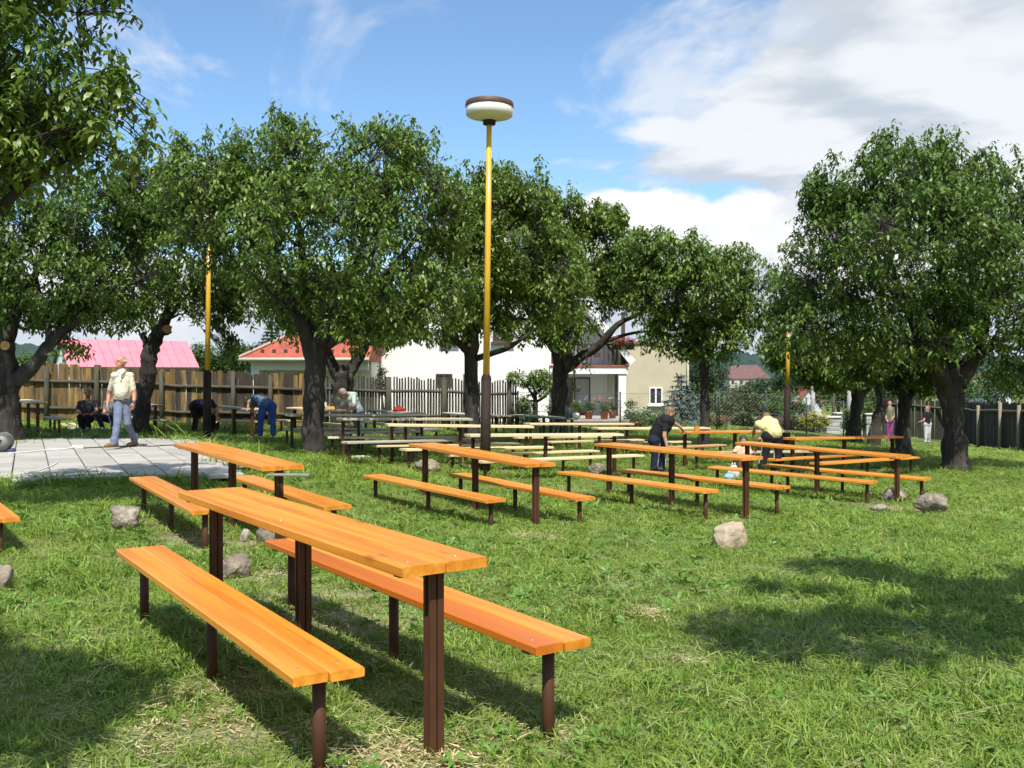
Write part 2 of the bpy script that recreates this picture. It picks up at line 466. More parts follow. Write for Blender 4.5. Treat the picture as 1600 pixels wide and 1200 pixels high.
# ------------------------------------------------------------------ patio of square concrete slabs
PAT_Z = .2
PAT_ANG = R(-26)                      # joints run away to the left
PAT_C = at_z(372, 735, PAT_Z)         # near right corner
PU = Vector((math.sin(PAT_ANG), math.cos(PAT_ANG), 0)); PV = Vector((-math.cos(PAT_ANG), math.sin(PAT_ANG), 0))
pa, pb, pc, pd = at_z(-60, 747, PAT_Z), at_z(388, 737, PAT_Z), at_z(285, 685, PAT_Z), at_z(-60, 683, PAT_Z)
PAT_POLY = [(p.x, p.y) for p in (pa, pb, pc, pd)]
def in_poly(x, y, poly, grow=0.0):
    x = np.asarray(x); y = np.asarray(y); c = np.ones(x.shape, bool)
    n = len(poly)
    for i in range(n):
        x0, y0 = poly[i]; x1, y1 = poly[(i + 1) % n]
        l = math.hypot(x1 - x0, y1 - y0)
        c &= ((x1 - x0) * (y - y0) - (y1 - y0) * (x - x0)) / l > -grow
    return c
def make_patio():
    rng = random.Random(4)
    mats = [mat('concrete_slab_%d' % i, tuple(c * .97 for c in a), a, scale=3, rough=.9, bump=.2, bscale=40, c3=(.24, .235, .215), c3scale=2.2, c3lo=.60, c3hi=.8, bdist=.004) for i, a in enumerate([(.40, .38, .34), (.36, .34, .305), (.43, .405, .365)])]
    S = .50
    bm = MB(); 
    vs = [Vector((x, y, 0)) for x, y in PAT_POLY]
    b = MB(); b.add([(p.x, p.y, PAT_Z - .05) for p in vs] + [(p.x, p.y, PAT_Z - .25) for p in vs], [(0, 1, 2, 3), (7, 6, 5, 4), (0, 4, 5, 1), (1, 5, 6, 2), (2, 6, 7, 3), (3, 7, 4, 0)])
    base = b.build('patio', mat('sandy_joint', (.20, .19, .155), (.13, .14, .09), scale=6, rough=1)); tag(base, kind='structure', label='paved patio of pale concrete slabs at the left')
    meshes = []
    for m in mats:
        q = MB(); q.cbox((0, 0, 0), (S - .018, S - .018, .06), .007); me = q.mesh('paving_slab'); me.materials.append(m); meshes.append(me)
    rot = Matrix.Rotation(-PAT_ANG, 4, 'Z')
    n = 0
    for i in range(-12, 20):
        for j in range(-12, 30):
            p = Vector((PAT_C.x, PAT_C.y, 0)) + PU * (i + .5) * S + PV * (j + .5) * S
            if not in_poly(np.array([p.x]), np.array([p.y]), PAT_POLY, .12)[0]: continue
            o = link('paving_slab', rng.choice(meshes)); o.parent = base
            o.location = (p.x, p.y, PAT_Z - .03 + rng.uniform(-.004, .004))
            o.rotation_euler = (rng.uniform(-.006, .006), rng.uniform(-.006, .006), -PAT_ANG + rng.uniform(-.006, .006)); n += 1
    return n
NSLAB = make_patio()

# ------------------------------------------------------------------ grass
def inst_group(name, coll):
    ng = bpy.data.node_groups.new(name, 'GeometryNodeTree')
    ng.interface.new_socket('Geometry', in_out='INPUT', socket_type='NodeSocketGeometry')
    ng.interface.new_socket('Geometry', in_out='OUTPUT', socket_type='NodeSocketGeometry')
    N, L = ng.nodes, ng.links
    gi = N.new('NodeGroupInput'); go = N.new('NodeGroupOutput')
    m2p = N.new('GeometryNodeMeshToPoints')
    iop = N.new('GeometryNodeInstanceOnPoints')
    ci = N.new('GeometryNodeCollectionInfo'); ci.inputs['Collection'].default_value = coll
    ci.inputs['Separate Children'].default_value = True; ci.inputs['Reset Children'].default_value = True
    iop.inputs['Pick Instance'].default_value = True
    def att(n, t):
        a = N.new('GeometryNodeInputNamedAttribute'); a.data_type = t; a.inputs['Name'].default_value = n; return a.outputs[0]
    L.new(gi.outputs[0], m2p.inputs['Mesh']); L.new(m2p.outputs[0], iop.inputs['Points'])
    L.new(ci.outputs[0], iop.inputs['Instance']); L.new(att('idx', 'INT'), iop.inputs['Instance Index'])
    L.new(att('rot', 'FLOAT_VECTOR'), iop.inputs['Rotation']); L.new(att('scl', 'FLOAT_VECTOR'), iop.inputs['Scale'])
    L.new(iop.outputs[0], go.inputs[0])
    return ng
def scatter(name, pts, rot, scl, idx, coll, label, cat):
    me = bpy.data.meshes.new(name)
    me.vertices.add(len(pts)); me.vertices.foreach_set('co', np.asarray(pts, np.float32).ravel())
    for n, t, v in (('rot', 'FLOAT_VECTOR', rot), ('scl', 'FLOAT_VECTOR', scl)):
        a = me.attributes.new(n, t, 'POINT'); a.data.foreach_set('vector', np.asarray(v, np.float32).ravel())
    a = me.attributes.new('idx', 'INT', 'POINT'); a.data.foreach_set('value', np.asarray(idx, np.int32))
    o = link(name, me)
    md = o.modifiers.new('scatter', 'NODES'); md.node_group = inst_group(name + '_scatter', coll)
    tag(o, label, cat, kind='stuff')
    return o
def blade_tuft(name, n, h0, h1, w, spread, lean, seed, m, flat=0.0):
    rng = np.random.default_rng(seed)
    V, Fc, var = [], [], []
    for i in range(n):
        a = rng.uniform(0, 6.283); r = spread * math.sqrt(rng.uniform())
        p = np.array([math.cos(a) * r, math.sin(a) * r, -.01])
        az = rng.uniform(0, 6.283); h = rng.uniform(h0, h1); ln = rng.uniform(.15, 1) * lean
        d = np.array([math.cos(az), math.sin(az), 0]); s = np.array([-d[1], d[0], 0])
        ww = w * rng.uniform(.6, 1.3); tw = rng.uniform(-.6, .6)
        s = s * math.cos(tw) + np.array([0, 0, 1]) * math.sin(tw) * .4
        b = len(V)
        for t, k in ((0, 1), (.45, .9), (.8, .6)):
            c = p + d * (ln * h * t * t) + np.array([0, 0, h * t * (1 - .35 * ln * t) * (1 - flat)]) + d * (h * t * flat)
            V += [c - s * ww * k / 2, c + s * ww * k / 2]
        t = 1.0; c = p + d * (ln * h) + np.array([0, 0, h * (1 - .42 * ln) * (1 - flat)]) + d * (h * flat)
        V.append(c)
        Fc += [(b, b + 1, b + 3), (b, b + 3, b + 2), (b + 2, b + 3, b + 5), (b + 2, b + 5, b + 4), (b + 4, b + 5, b + 6)]
        var += [float(np.clip(rng.normal(.5, .28), 0, 1))] * 7
    me = np_mesh(name, V, Fc, True)
    a = me.attributes.new('var', 'FLOAT', 'POINT'); a.data.foreach_set('value', var)
    me.materials.append(m)
    return bpy.data.objects.new(name, me)
def weed(name, n, l0, l1, w, lift, seed, m):
    """rosette of broad leaves"""
    rng = np.random.default_rng(seed); V, Fc, var = [], [], []
    for i in range(n):
        az = 6.283 * i / n + rng.uniform(-.4, .4); l = rng.uniform(l0, l1); d = np.array([math.cos(az), math.sin(az), 0]); s = np.array([-d[1], d[0], 0]); up = np.array([0, 0, 1.])
        li = lift * rng.uniform(.4, 1.3); b = len(V)
        for t, k in ((.05, .25), (.4, .9), (.75, 1.0)):
            c = d * l * t + up * l * li * t * (1.25 - .8 * t)
            V += [c - s * w * k / 2 + up * w * .15 * k, c, c + s * w * k / 2 + up * w * .15 * k]
        V.append(d * l + up * l * li * .38)
        for q in (0, 3):
            Fc += [(b + q, b + q + 1, b + q + 4), (b + q, b + q + 4, b + q + 3), (b + q + 1, b + q + 2, b + q + 5), (b + q + 1, b + q + 5, b + q + 4)]
        Fc += [(b + 6, b + 7, b + 9), (b + 7, b + 8, b + 9)]
        var += [float(rng.uniform(.1, 1))] * 10
    me = np_mesh(name, V, Fc, True)
    a = me.attributes.new('var', 'FLOAT', 'POINT'); a.data.foreach_set('value', var)
    me.materials.append(m)
    return bpy.data.objects.new(name, me)
M_grass = leaf_mat('grass_blade', (.118, .200, .023), (.280, .398, .064), (.55, .56, .23), trans=.35, rough=.5, spec=.3, inst=True)
M_straw = leaf_mat('dry_clipping', (.26, .30, .10), (.44, .45, .20), (.62, .60, .36), trans=.2, rough=.6, spec=.3, inst=True)
M_weed = leaf_mat('broad_weed_leaf', (.08, .18, .022), (.15, .29, .042), (.27, .40, .12), trans=.3, rough=.45, spec=.4, inst=True)
def make_grass():
    rng = np.random.default_rng(7)
    cg = bpy.data.collections.new('grass_tufts'); cs = bpy.data.collections.new('clipping_bits'); cw = bpy.data.collections.new('weed_rosettes')
    for i in range(8): cg.objects.link(blade_tuft('tuft_%d' % i, 24, .016, .040 + .009 * i, .0060, .085, 1.9, i, M_grass))
    for i in range(4): cs.objects.link(blade_tuft('bits_%d' % i, 12, .03, .12, .0042, .10, .5, 40 + i, M_straw, flat=.9))
    for i in range(4): cw.objects.link(weed('rosette_%d' % i, 4 + i, .035, .085, .024, .30 + .25 * (i % 3), 60 + i, M_weed))
    cw.objects.link(weed('rosette_9', 7, .03, .05, .022, .8, 90, M_weed))
    def sample(n, d0, d1, power):
        # more tufts near the lens, spread over a wedge a little wider than the view
        u = rng.uniform(0, 1, n); d = (d0 ** power + u * (d1 ** power - d0 ** power)) ** (1 / power)
        x = rng.uniform(-1, 1, n) * (d * .62 + 1.2)
        return x, d
    def keep(x, y, dens):
        k = ~in_poly(x, y, PAT_POLY, -.06)
        k &= rng.uniform(0, 1, len(x)) > bare(x, y) * .85
        k &= rng.uniform(0, 1, len(x)) < dens
        return k
    def patch(x, y, s, o=0): 
        return .5 + .25 * np.sin(x * s + 1.7 * np.sin(y * s * .7 + o) + o) + .25 * np.sin(y * s * 1.3 + 2.1 * np.sin(x * s * .6 + 2 * o))
    # lawn
    x, y = sample(105000, 1.6, 37, .72)
    k = keep(x, y, .40 + .6 * patch(x, y, 1.1, 2)); x, y = x[k], y[k]
    n = len(x)
    tall = patch(x, y, .9, 5) * .7 + patch(x, y, 3.1, 1) * .5
    # uncut fringe round the patio and by the trees
    fr = in_poly(x, y, PAT_POLY, .55) & ~in_poly(x, y, PAT_POLY, -.1)
    s = (.55 + .65 * tall) * rng.uniform(.7, 1.3, n) * (1 + .012 * y)
    s = np.where(fr, s * 1.9, s)
    s = np.where((y > 15.5) & (x < -1) , s * 1.25, s)
    wdt = s * (1 + .035 * np.maximum(y - 5, 0))
    z = gzv(x, y)
    rot = np.stack([rng.normal(0, .18, n), rng.normal(0, .18, n), rng.uniform(0, 6.28, n)], -1)
    scatter('lawn_grass', np.stack([x, y, z], -1), rot, np.stack([wdt, wdt, s], -1), rng.integers(0, 8, n), cg, 'short uneven green grass covering the orchard', 'grass')
    # taller fringe
    pts = []
    for (ax, ay), (bx, by), cnt in ((PAT_POLY[0], PAT_POLY[1], 1700), (PAT_POLY[1], PAT_POLY[2], 700), (PAT_POLY[2], PAT_POLY[3], 800)):
        t = rng.uniform(0, 1, cnt); o = rng.normal(0, .16, cnt); lx, ly = by - ay, -(bx - ax); l = math.hypot(lx, ly)
        off = np.abs(o) * 1.8 + .02
        pts.append(np.stack([ax + (bx - ax) * t + lx / l * off, ay + (by - ay) * t + ly / l * off], -1))
    for px, d, cnt, sp in ((490, 20.5, 260, .5), (1490, 22.5, 300, .7), (222, 25.6, 160, .4), (20, 22, 260, .8), (758, 18.4, 60, .25), (323, 23.6, 50, .25)):
        p = at(px, 700, d); pts.append(np.stack([p.x + rng.normal(0, sp, cnt), p.y + rng.normal(0, sp, cnt)], -1))
    p = np.concatenate(pts); n = len(p); z = gzv(p[:, 0], p[:, 1])
    s = rng.uniform(.95, 1.75, n)
    rot = np.stack([rng.normal(0, .15, n), rng.normal(0, .15, n), rng.uniform(0, 6.28, n)], -1)
    scatter('tall_grass', np.stack([p[:, 0], p[:, 1], z], -1), rot, np.stack([s * 1.1, s * 1.1, s], -1), rng.integers(0, 8, n), cg, 'longer uncut grass along the patio edge and round the tree bases', 'grass')
    # clippings
    x, y = sample(21000, 1.6, 24, .75)
    k = keep(x, y, .15 + 1.0 * patch(x, y, 1.9, 4) * patch(x, y, .7, 1) + .5 * bare(x, y)); x, y = x[k], y[k]; n = len(x)
    s = rng.uniform(.6, 1.3, n)
    rot = np.stack([rng.normal(0, .1, n), rng.normal(0, .1, n), rng.uniform(0, 6.28, n)], -1)
    scatter('grass_clippings', np.stack([x, y, gzv(x, y) + rng.uniform(.005, .05, n)], -1), rot, np.stack([s, s, s], -1), rng.integers(0, 4, n), cs, 'dry straw-coloured clippings lying on the mown grass', 'clippings')
    # weeds
    x, y = sample(26000, 1.6, 24, .8)
    k = keep(x, y, patch(x, y, 1.6, 8) ** 2 * 1.1 + .06); x, y = x[k], y[k]; n = len(x)
    s = rng.uniform(.35, 1.0, n) ** 1.2 * np.minimum(1.25, .55 + .09 * y)
    rot = np.stack([rng.normal(0, .45, n), rng.normal(0, .45, n), rng.uniform(0, 6.28, n)], -1)
    scatter('lawn_weeds', np.stack([x, y, gzv(x, y) + rng.uniform(.0, .035, n)], -1), rot, np.stack([s, s, s], -1), rng.integers(0, 5, n), cw, 'broad-leaved weeds and clover growing through the grass', 'weeds')
make_grass()
# ------------------------------------------------------------------ trees
def pnoise(p, s, o=0.0):
    x, y, z = p[..., 0] * s + o, p[..., 1] * s + 1.7 * o, p[..., 2] * s - o
    return (np.sin(x + 1.3 * np.sin(y * 1.1 + z)) + np.sin(y * 1.2 + 1.1 * np.sin(z * .9 + x)) + np.sin(z * 1.1 + 1.4 * np.sin(x * 1.2 + y * .7))) / 3
def leaf_arrays(base, direc, up, length, width, fold=.25, curl=.22):
    """five-vertex folded leaves; all inputs are arrays"""
    n = len(base)
    direc = direc / np.linalg.norm(direc, axis=1, keepdims=True)
    side = np.cross(direc, up); side /= np.maximum(np.linalg.norm(side, axis=1, keepdims=True), 1e-6)
    nrm = np.cross(side, direc)
    L = length[:, None]; W = width[:, None]
    l1 = base + direc * L * .30 - side * W * .44 + nrm * W * fold * .6 + nrm * L * .04
    r1 = base + direc * L * .34 + side * W * .44 + nrm * W * fold * .1 + nrm * L * .04
    l2 = base + direc * L * .70 - side * W * .36 + nrm * W * fold * .1 - nrm * L * curl * .35
    r2 = base + direc * L * .66 + side * W * .40 + nrm * W * fold * .6 - nrm * L * curl * .35
    tip = base + direc * L - nrm * L * curl
    V = np.stack([base, l1, r1, l2, r2, tip], 1).reshape(-1, 3)
    b = np.arange(n)[:, None] * 6
    Fc = np.concatenate([b + [0, 1, 2], b + [1, 3, 2], b + [2, 3, 4], b + [3, 5, 4]], 1).reshape(-1, 3)
    return V, Fc
def leaves_obj(name, V, Fc, var, m, parent, per=6):
    me = np_mesh(name, V, Fc, True)
    a = me.attributes.new('var', 'FLOAT', 'POINT'); a.data.foreach_set('value', np.repeat(np.asarray(var, np.float32), per))
    return tag(link(name, me, m, parent), kind='stuff')
def cluster_leaves(rng, centers, per, size, droop=.9, spread=.06):
    n = len(centers); k = per
    c = np.repeat(centers, k, 0)
    az = rng.uniform(0, 6.283, n * k)
    d = np.stack([np.cos(az), np.sin(az), -droop * rng.uniform(.15, 1.35, n * k) + .12], -1)
    base = c + rng.normal(0, spread, (n * k, 3))
    up = np.stack([np.cos(az) * .35, np.sin(az) * .35, np.ones(n * k)], -1) + rng.normal(0, .25, (n * k, 3))
    ln = size * rng.uniform(.7, 1.25, n * k); w = ln * rng.uniform(.34, .46, n * k)
    V, Fc = leaf_arrays(base, d, up, ln, w)
    cv = np.repeat(rng.normal(0, .13, n), k)
    return V, Fc, np.clip(rng.normal(.48, .2, n * k) + cv, 0, 1)
def make_tree(name, label, trunk, blobs, depth, nclus, size=.11, seed=0, per=8, m=None, limbs=(), cuts=(), shoots=18, hollow=.38, gap=.36, group='cherry trees in the orchard', depth_c=None, trunk_m=None, flat_bottom=None, view_bias=.0):
    """trunk: list of (x, y, z, r) world; limbs: lists of (x, y, z, r); blobs: (cx, cy, cz, rx, ry, rz) world ellipsoids"""
    rng = np.random.default_rng(seed); nclus = int(nclus * 1.60); size *= 1.22
    root = empty(name, trunk[0][:3])
    ox = np.array(trunk[0][:3])
    root['label'] = label; root['category'] = 'tree'; root['group'] = group
    m = m or M_leaf; tm = trunk_m or M_bark
    B = np.array(blobs, float)
    vol = B[:, 3] * B[:, 4] * B[:, 5]; pr = vol ** .75; pr /= pr.sum()
    def sample(n, lo):
        bi = rng.choice(len(B), n, p=pr); u = rng.normal(0, 1, (n, 3)); u /= np.linalg.norm(u, axis=1, keepdims=True)
        r = rng.uniform(lo ** 3, 1, n) ** (1 / 3)
        return B[bi, :3] + u * r[:, None] * B[bi, 3:6]
    P = sample(int(nclus * 2.1), hollow)
    g = pnoise(P, 2.7, seed * 1.3) + .7 * pnoise(P, 5.6, seed)
    P = P[g > np.quantile(g, gap)][:nclus]
    # limb nodes
    mb = MB(); jr = random.Random(seed); TR = .80
    jt = {}
    def jit(i, k):
        return 1 + .14 * math.sin(k * 1.9 + i * .7 + seed) + .10 * math.sin(k * 3.1 - i * 1.3) + jr.uniform(-.04, .04)
    def smooth_pts(pl, sub=4):
        pl = [np.array(p, float) for p in pl]; out = []
        for i in range(len(pl) - 1):
            p0 = pl[max(i - 1, 0)]; p1 = pl[i]; p2 = pl[i + 1]; p3 = pl[min(i + 2, len(pl) - 1)]
            for q in range(sub):
                t = q / sub
                out.append(.5 * ((2 * p1) + (-p0 + p2) * t + (2 * p0 - 5 * p1 + 4 * p2 - p3) * t * t + (-p0 + 3 * p1 - 3 * p2 + p3) * t ** 3))
        out.append(pl[-1]); return out
    nodes = []; 
    tp = smooth_pts(trunk, 5)
    # root flare
    mb.tube([p[:3] - ox for p in tp], [(1 + .10 * math.sin(i * 1.7 + seed)) * p[3] * TR * (1 + .30 * max(0, 1 - i / 3.5)) for i, p in enumerate(tp)], 14, jitter=jit)
    nodes += [p[:4] for p in tp[len(tp) // 2:]]
    for lb in limbs:
        lp = smooth_pts(lb, 5)
        mb.tube([p[:3] - ox for p in lp], [max(p[3] * .85, .012) for p in lp], 9, jitter=jit)
        nodes += [p[:4] for p in lp[2:]]
    to = mb.build('trunk', tm, root)
    for (cx, cy, cz, r, nx, ny, nz) in cuts:
        q = MB(); dv = Vector((nx, ny, nz)).normalized(); c0 = Vector((cx, cy, cz)) - Vector(ox)
        q.tube([c0, c0 + dv * .02], [r, r * .96], 14)
        q.build('sawn_branch_stub', M_cut, root)
        q = MB(); q.tube([c0 - dv * .35, c0 - dv * .002], [r * 1.25, r * 1.12], 12, jitter=jit); q.build('branch_stub', tm, root)
    # branches grow from the nearest node outwards
    NB = np.array(nodes)
    nb = max(30, nclus // 16)
    Q = P[rng.permutation(len(P))[:nb]]
    ctr = NB[:, :3].mean(0)
    Q = ctr + (Q - ctr) * rng.uniform(.55, .92, (len(Q), 1))
    Q = Q[np.argsort(np.linalg.norm(Q - ctr, axis=1))]
    br = MB()
    npos = [n[:3] for n in NB]; nr = [n[3] for n in NB]
    for q in Q:
        arr = np.array(npos); dd = np.linalg.norm(arr - q, axis=1) + .35 * np.maximum(arr[:, 2] - q[2], 0)
        i = int(np.argmin(dd)); p = arr[i]
        r0 = min(nr[i] * .7, .05); 
        mid = (p + q) / 2 + rng.normal(0, .08, 3) * np.linalg.norm(q - p) + np.array([0, 0, -.06 * np.linalg.norm(q - p)])
        r1 = max(r0 * .55, .008)
        br.tube([Vector(p - ox), Vector(mid - ox), Vector(q - ox)], [r0, (r0 + r1) / 2, r1], 5)
        npos += [mid, q]; nr += [(r0 + r1) / 2, r1]
    arr = np.array(npos)
    # twigs to the leaf clusters
    V = []; Fc = []; 
    for i0 in range(0, len(P), 1):
        p = P[i0]; j = int(np.argmin(((arr - p) ** 2).sum(1))); a = arr[j]; dv = p - a; l = np.linalg.norm(dv)
        if l < 1e-3 or l > 1.6: continue
        s = np.cross(dv, [0, 0, 1.0]); s = s / max(np.linalg.norm(s), 1e-6) * .006; t = np.cross(s, dv) / l
        b = len(V); md = (a + p) / 2 + np.array([0, 0, .05 * l])
        for c, k in ((a, 1.3), (md, 1), (p, .6)):
            V += [c + s * k - ox, c - s * .5 * k + t * .9 * k - ox, c - s * .5 * k - t * .9 * k - ox]
        for q in (0, 3):
            for e in range(3):
                e2 = (e + 1) % 3
                Fc.append((b + q + e, b + q + e2, b + q + 3 + e2, b + q + 3 + e))
    bo = tag(br.build('branches', tm, root), kind='stuff')
    if Fc:
        tw = np_mesh('twigs', V, Fc, True); tag(link('twigs', tw, tm, root), kind='stuff')
    # shoots standing out of the top
    extra = []
    top = P[np.argsort(-P[:, 2] + rng.normal(0, .5, len(P)))[:max(9 * shoots, 1)]]
    sm = MB()
    for q in top[rng.permutation(len(top))[:int(shoots * 1.7)]]:
        l = rng.uniform(.2, .60); dv = np.array([rng.normal(0, .3), rng.normal(0, .3), 1]); dv /= np.linalg.norm(dv)
        for t in np.arange(.08, 1.01, .17): extra.append(q + dv * l * t)
        sm.tube([Vector(q - ox), Vector(q + dv * l - ox)], [.010, .004], 4)
    if shoots: tag(sm.build('shoots', tm, root), kind='stuff')
    if extra: P = np.concatenate([P, np.array(extra)])
    Vl, Fl, var = cluster_leaves(rng, P - ox, per, size)
    leaves_obj('crown', Vl, Fl, var, m, root)
    return root
def W(px, py, d): return tuple(at(px, py, d))
def blob(px, py, rx, ry, d, dr):
    c = at(px, py, d); s = d / F
    return (c.x, c.y, c.z, rx * s, dr, ry * s)
def limb(*pts):
    """pts: (px, py, d, r)"""
    return [(*W(a, b, c), r) for a, b, c, r in pts]
def trunk_px(pts, basez=None):
    t = limb(*pts)
    x, y = t[0][0], t[0][1]
    t[0] = (x, y, gz(x, y) - .12, t[0][3])
    return t
# A - the large tree left of the middle lamp
D = 20.5
make_tree('cherry_tree', 'large spreading cherry tree with a thick dark trunk left of the tall middle lamp',
  trunk_px([(490, 712, D, .30), (489, 660, D, .26), (492, 600, D, .25), (495, 545, D, .29), (497, 525, D, .25)]),
  [blob(480, 370, 150, 130, D, 2.0), blob(340, 330, 105, 110, D, 1.7), blob(640, 320, 95, 110, D, 1.7), blob(440, 250, 120, 62, D, 1.5), blob(610, 245, 90, 50, D, 1.4),
   blob(385, 300, 80, 70, D, 1.4), blob(600, 470, 90, 75, D - .6, 1.5), blob(690, 440, 60, 80, D, 1.3), blob(520, 480, 110, 60, D + .9, 1.0), blob(300, 270, 55, 50, D, 1.1), blob(525, 275, 110, 75, D, 1.5), blob(700, 340, 50, 70, D, 1.1), blob(560, 520, 70, 30, D - 1.2, .6), blob(490, 345, 150, 85, D - 2.2, .9)],
  2.0, 3200, seed=1, limbs=[
   limb((488, 560, D, .20), (470, 500, D - .3, .16), (440, 440, D - .5, .11), (400, 390, D - .6, .07), (360, 330, D - .5, .03)),
   limb((497, 550, D, .19), (520, 490, D - .3, .15), (550, 430, D - .2, .10), (575, 350, D, .06), (590, 280, D, .03)),
   limb((492, 540, D, .16), (475, 470, D + .6, .12), (470, 380, D + .8, .08), (460, 290, D + .6, .03)),
   limb((505, 540, D, .13), (560, 515, D - .4, .10), (620, 500, D - .8, .07), (680, 470, D - .8, .03)),
   limb((520, 490, D - .3, .10), (600, 430, D - .9, .07), (650, 370, D - .7, .04), (680, 300, D - .5, .02)),
   limb((470, 500, D - .3, .09), (430, 465, D - 1.0, .06), (395, 430, D - 1.2, .03))],
  cuts=[(*W(438, 446, D - .75), .055, -.2, -1, .1)], shoots=26)
# B - trunk just behind it, close to the white house
D = 27.5
make_tree('cherry_tree', 'forked cherry tree behind the leaning grey-haired worker, close to the board fence',
  trunk_px([(533, 655, D, .34), (534, 620, D, .31), (537, 590, D, .33), (535, 570, D, .26)]),
  [blob(540, 470, 80, 70, D, 1.4), blob(600, 500, 60, 45, D, 1.2), blob(470, 470, 70, 70, D, 1.3)], 1.5, 700, size=.13, seed=2,
  limbs=[limb((530, 590, D, .22), (515, 560, D, .17), (500, 520, D, .10), (480, 470, D, .05)), limb((540, 590, D, .22), (560, 560, D, .18), (575, 530, D, .11), (600, 490, D, .05))], shoots=4)
# C - behind the middle lamp
D = 25.0
make_tree('cherry_tree', 'cherry tree directly behind the tall middle lamp, with one sawn low limb',
  trunk_px([(737, 685, D, .26), (737, 640, D, .22), (736, 580, D, .21), (737, 530, D, .22), (740, 500, D, .2), (742, 470, D, .15)]),
  [blob(735, 430, 90, 100, D, 1.9), blob(800, 370, 80, 90, D, 1.8), blob(680, 505, 60, 40, D - .8, 1.0), blob(715, 350, 50, 60, D, 1.1), blob(770, 310, 60, 45, D, 1.3), blob(830, 310, 45, 45, D, 1.1), blob(805, 480, 70, 45, D, 1.4), blob(660, 460, 35, 40, D - .5, .8), blob(870, 440, 60, 70, D, 1.4)],
  1.8, 2300, size=.115, seed=3, m=leaf_mat('cherry_leaf_olive', (.090, .153, .024), (.192, .288, .048), (.36, .43, .14), trans=.42, rough=.40),
  limbs=[limb((733, 550, D, .12), (715, 535, D - .3, .10), (703, 525, D - .5, .09), (698, 500, D - .6, .06), (690, 460, D - .6, .03)),
         limb((742, 500, D, .13), (790, 450, D, .10), (830, 400, D, .06), (845, 330, D, .03)), limb((738, 500, D, .12), (715, 440, D, .09), (740, 360, D, .05), (765, 300, D, .03)),
         limb((745, 560, D, .10), (790, 545, D - .4, .07), (830, 520, D - .6, .04))],
  cuts=[(*W(733, 539, D - .2), .05, .1, -1, .2), (*W(751, 510, D - .25), .045, .4, -1, .1)], shoots=22)
# D - by the balcony
D = 30.0
make_tree('cherry_tree', 'cherry tree in front of the terrace with a long limb reaching right past the balcony',
  trunk_px([(872, 662, D, .30), (874, 620, D, .27), (876, 580, D, .29), (878, 545, D, .34), (878, 525, D, .28)]),
  [blob(880, 450, 95, 80, D, 2.0), blob(930, 390, 70, 65, D, 1.7), blob(860, 375, 70, 50, D, 1.5), blob(890, 350, 50, 45, D, 1.2), blob(985, 400, 45, 40, D, 1.0), blob(965, 435, 48, 45, D, 1.2), blob(830, 500, 60, 42, D, 1.2), blob(885, 510, 45, 40, D - 1.5, .8), blob(940, 345, 40, 30, D, .9), blob(905, 585, 24, 24, D - .8, .5), blob(1000, 462, 40, 25, D, .8)],
  1.9, 2200, size=.125, seed=4, m=MATS['cherry_leaf_olive'],
  limbs=[limb((884, 575, D, .22), (905, 560, D - .4, .17), (935, 540, D - .6, .14), (965, 508, D - .8, .10), (1000, 490, D - .8, .06), (1040, 480, D - .8, .03)),
         limb((878, 540, D, .2), (880, 480, D, .14), (890, 420, D, .08), (930, 370, D, .03)), limb((872, 550, D, .17), (845, 520, D - .3, .12), (820, 480, D - .3, .06), (800, 440, D - .2, .03)),
         limb((940, 536, D - .6, .08), (990, 520, D - .9, .05), (1060, 515, D - .9, .03))], shoots=18)
# E - right of the beige house
D = 27.0
make_tree('cherry_tree', 'slender cherry tree with an airy crown in front of the beige house corner',
  trunk_px([(1100, 690, D, .17), (1101, 640, D, .145), (1101, 590, D, .15), (1100, 560, D, .14), (1098, 530, D, .11)]),
  [blob(1090, 450, 90, 60, D, 1.8), blob(1020, 450, 60, 60, D, 1.3), blob(1150, 430, 60, 50, D, 1.3), blob(1060, 410, 60, 40, D, 1.2), blob(1160, 490, 50, 35, D, 1.0), blob(1035, 530, 38, 25, D, .7), blob(1010, 390, 45, 35, D, .9), blob(1120, 530, 60, 40, D, 1.2), blob(1060, 520, 50, 45, D, 1.1)],
  1.7, 1750, size=.12, seed=5, m=M_leaf,
  limbs=[limb((1100, 560, D, .10), (1120, 530, D, .08), (1135, 490, D, .05), (1160, 440, D, .03)), limb((1098, 545, D, .10), (1080, 500, D, .07), (1060, 450, D, .05), (1040, 400, D, .03)),
         limb((1095, 560, D, .08), (1065, 540, D - .3, .05), (1030, 530, D - .5, .03)), limb((1100, 535, D, .08), (1105, 480, D, .06), (1100, 410, D, .03))], shoots=16)
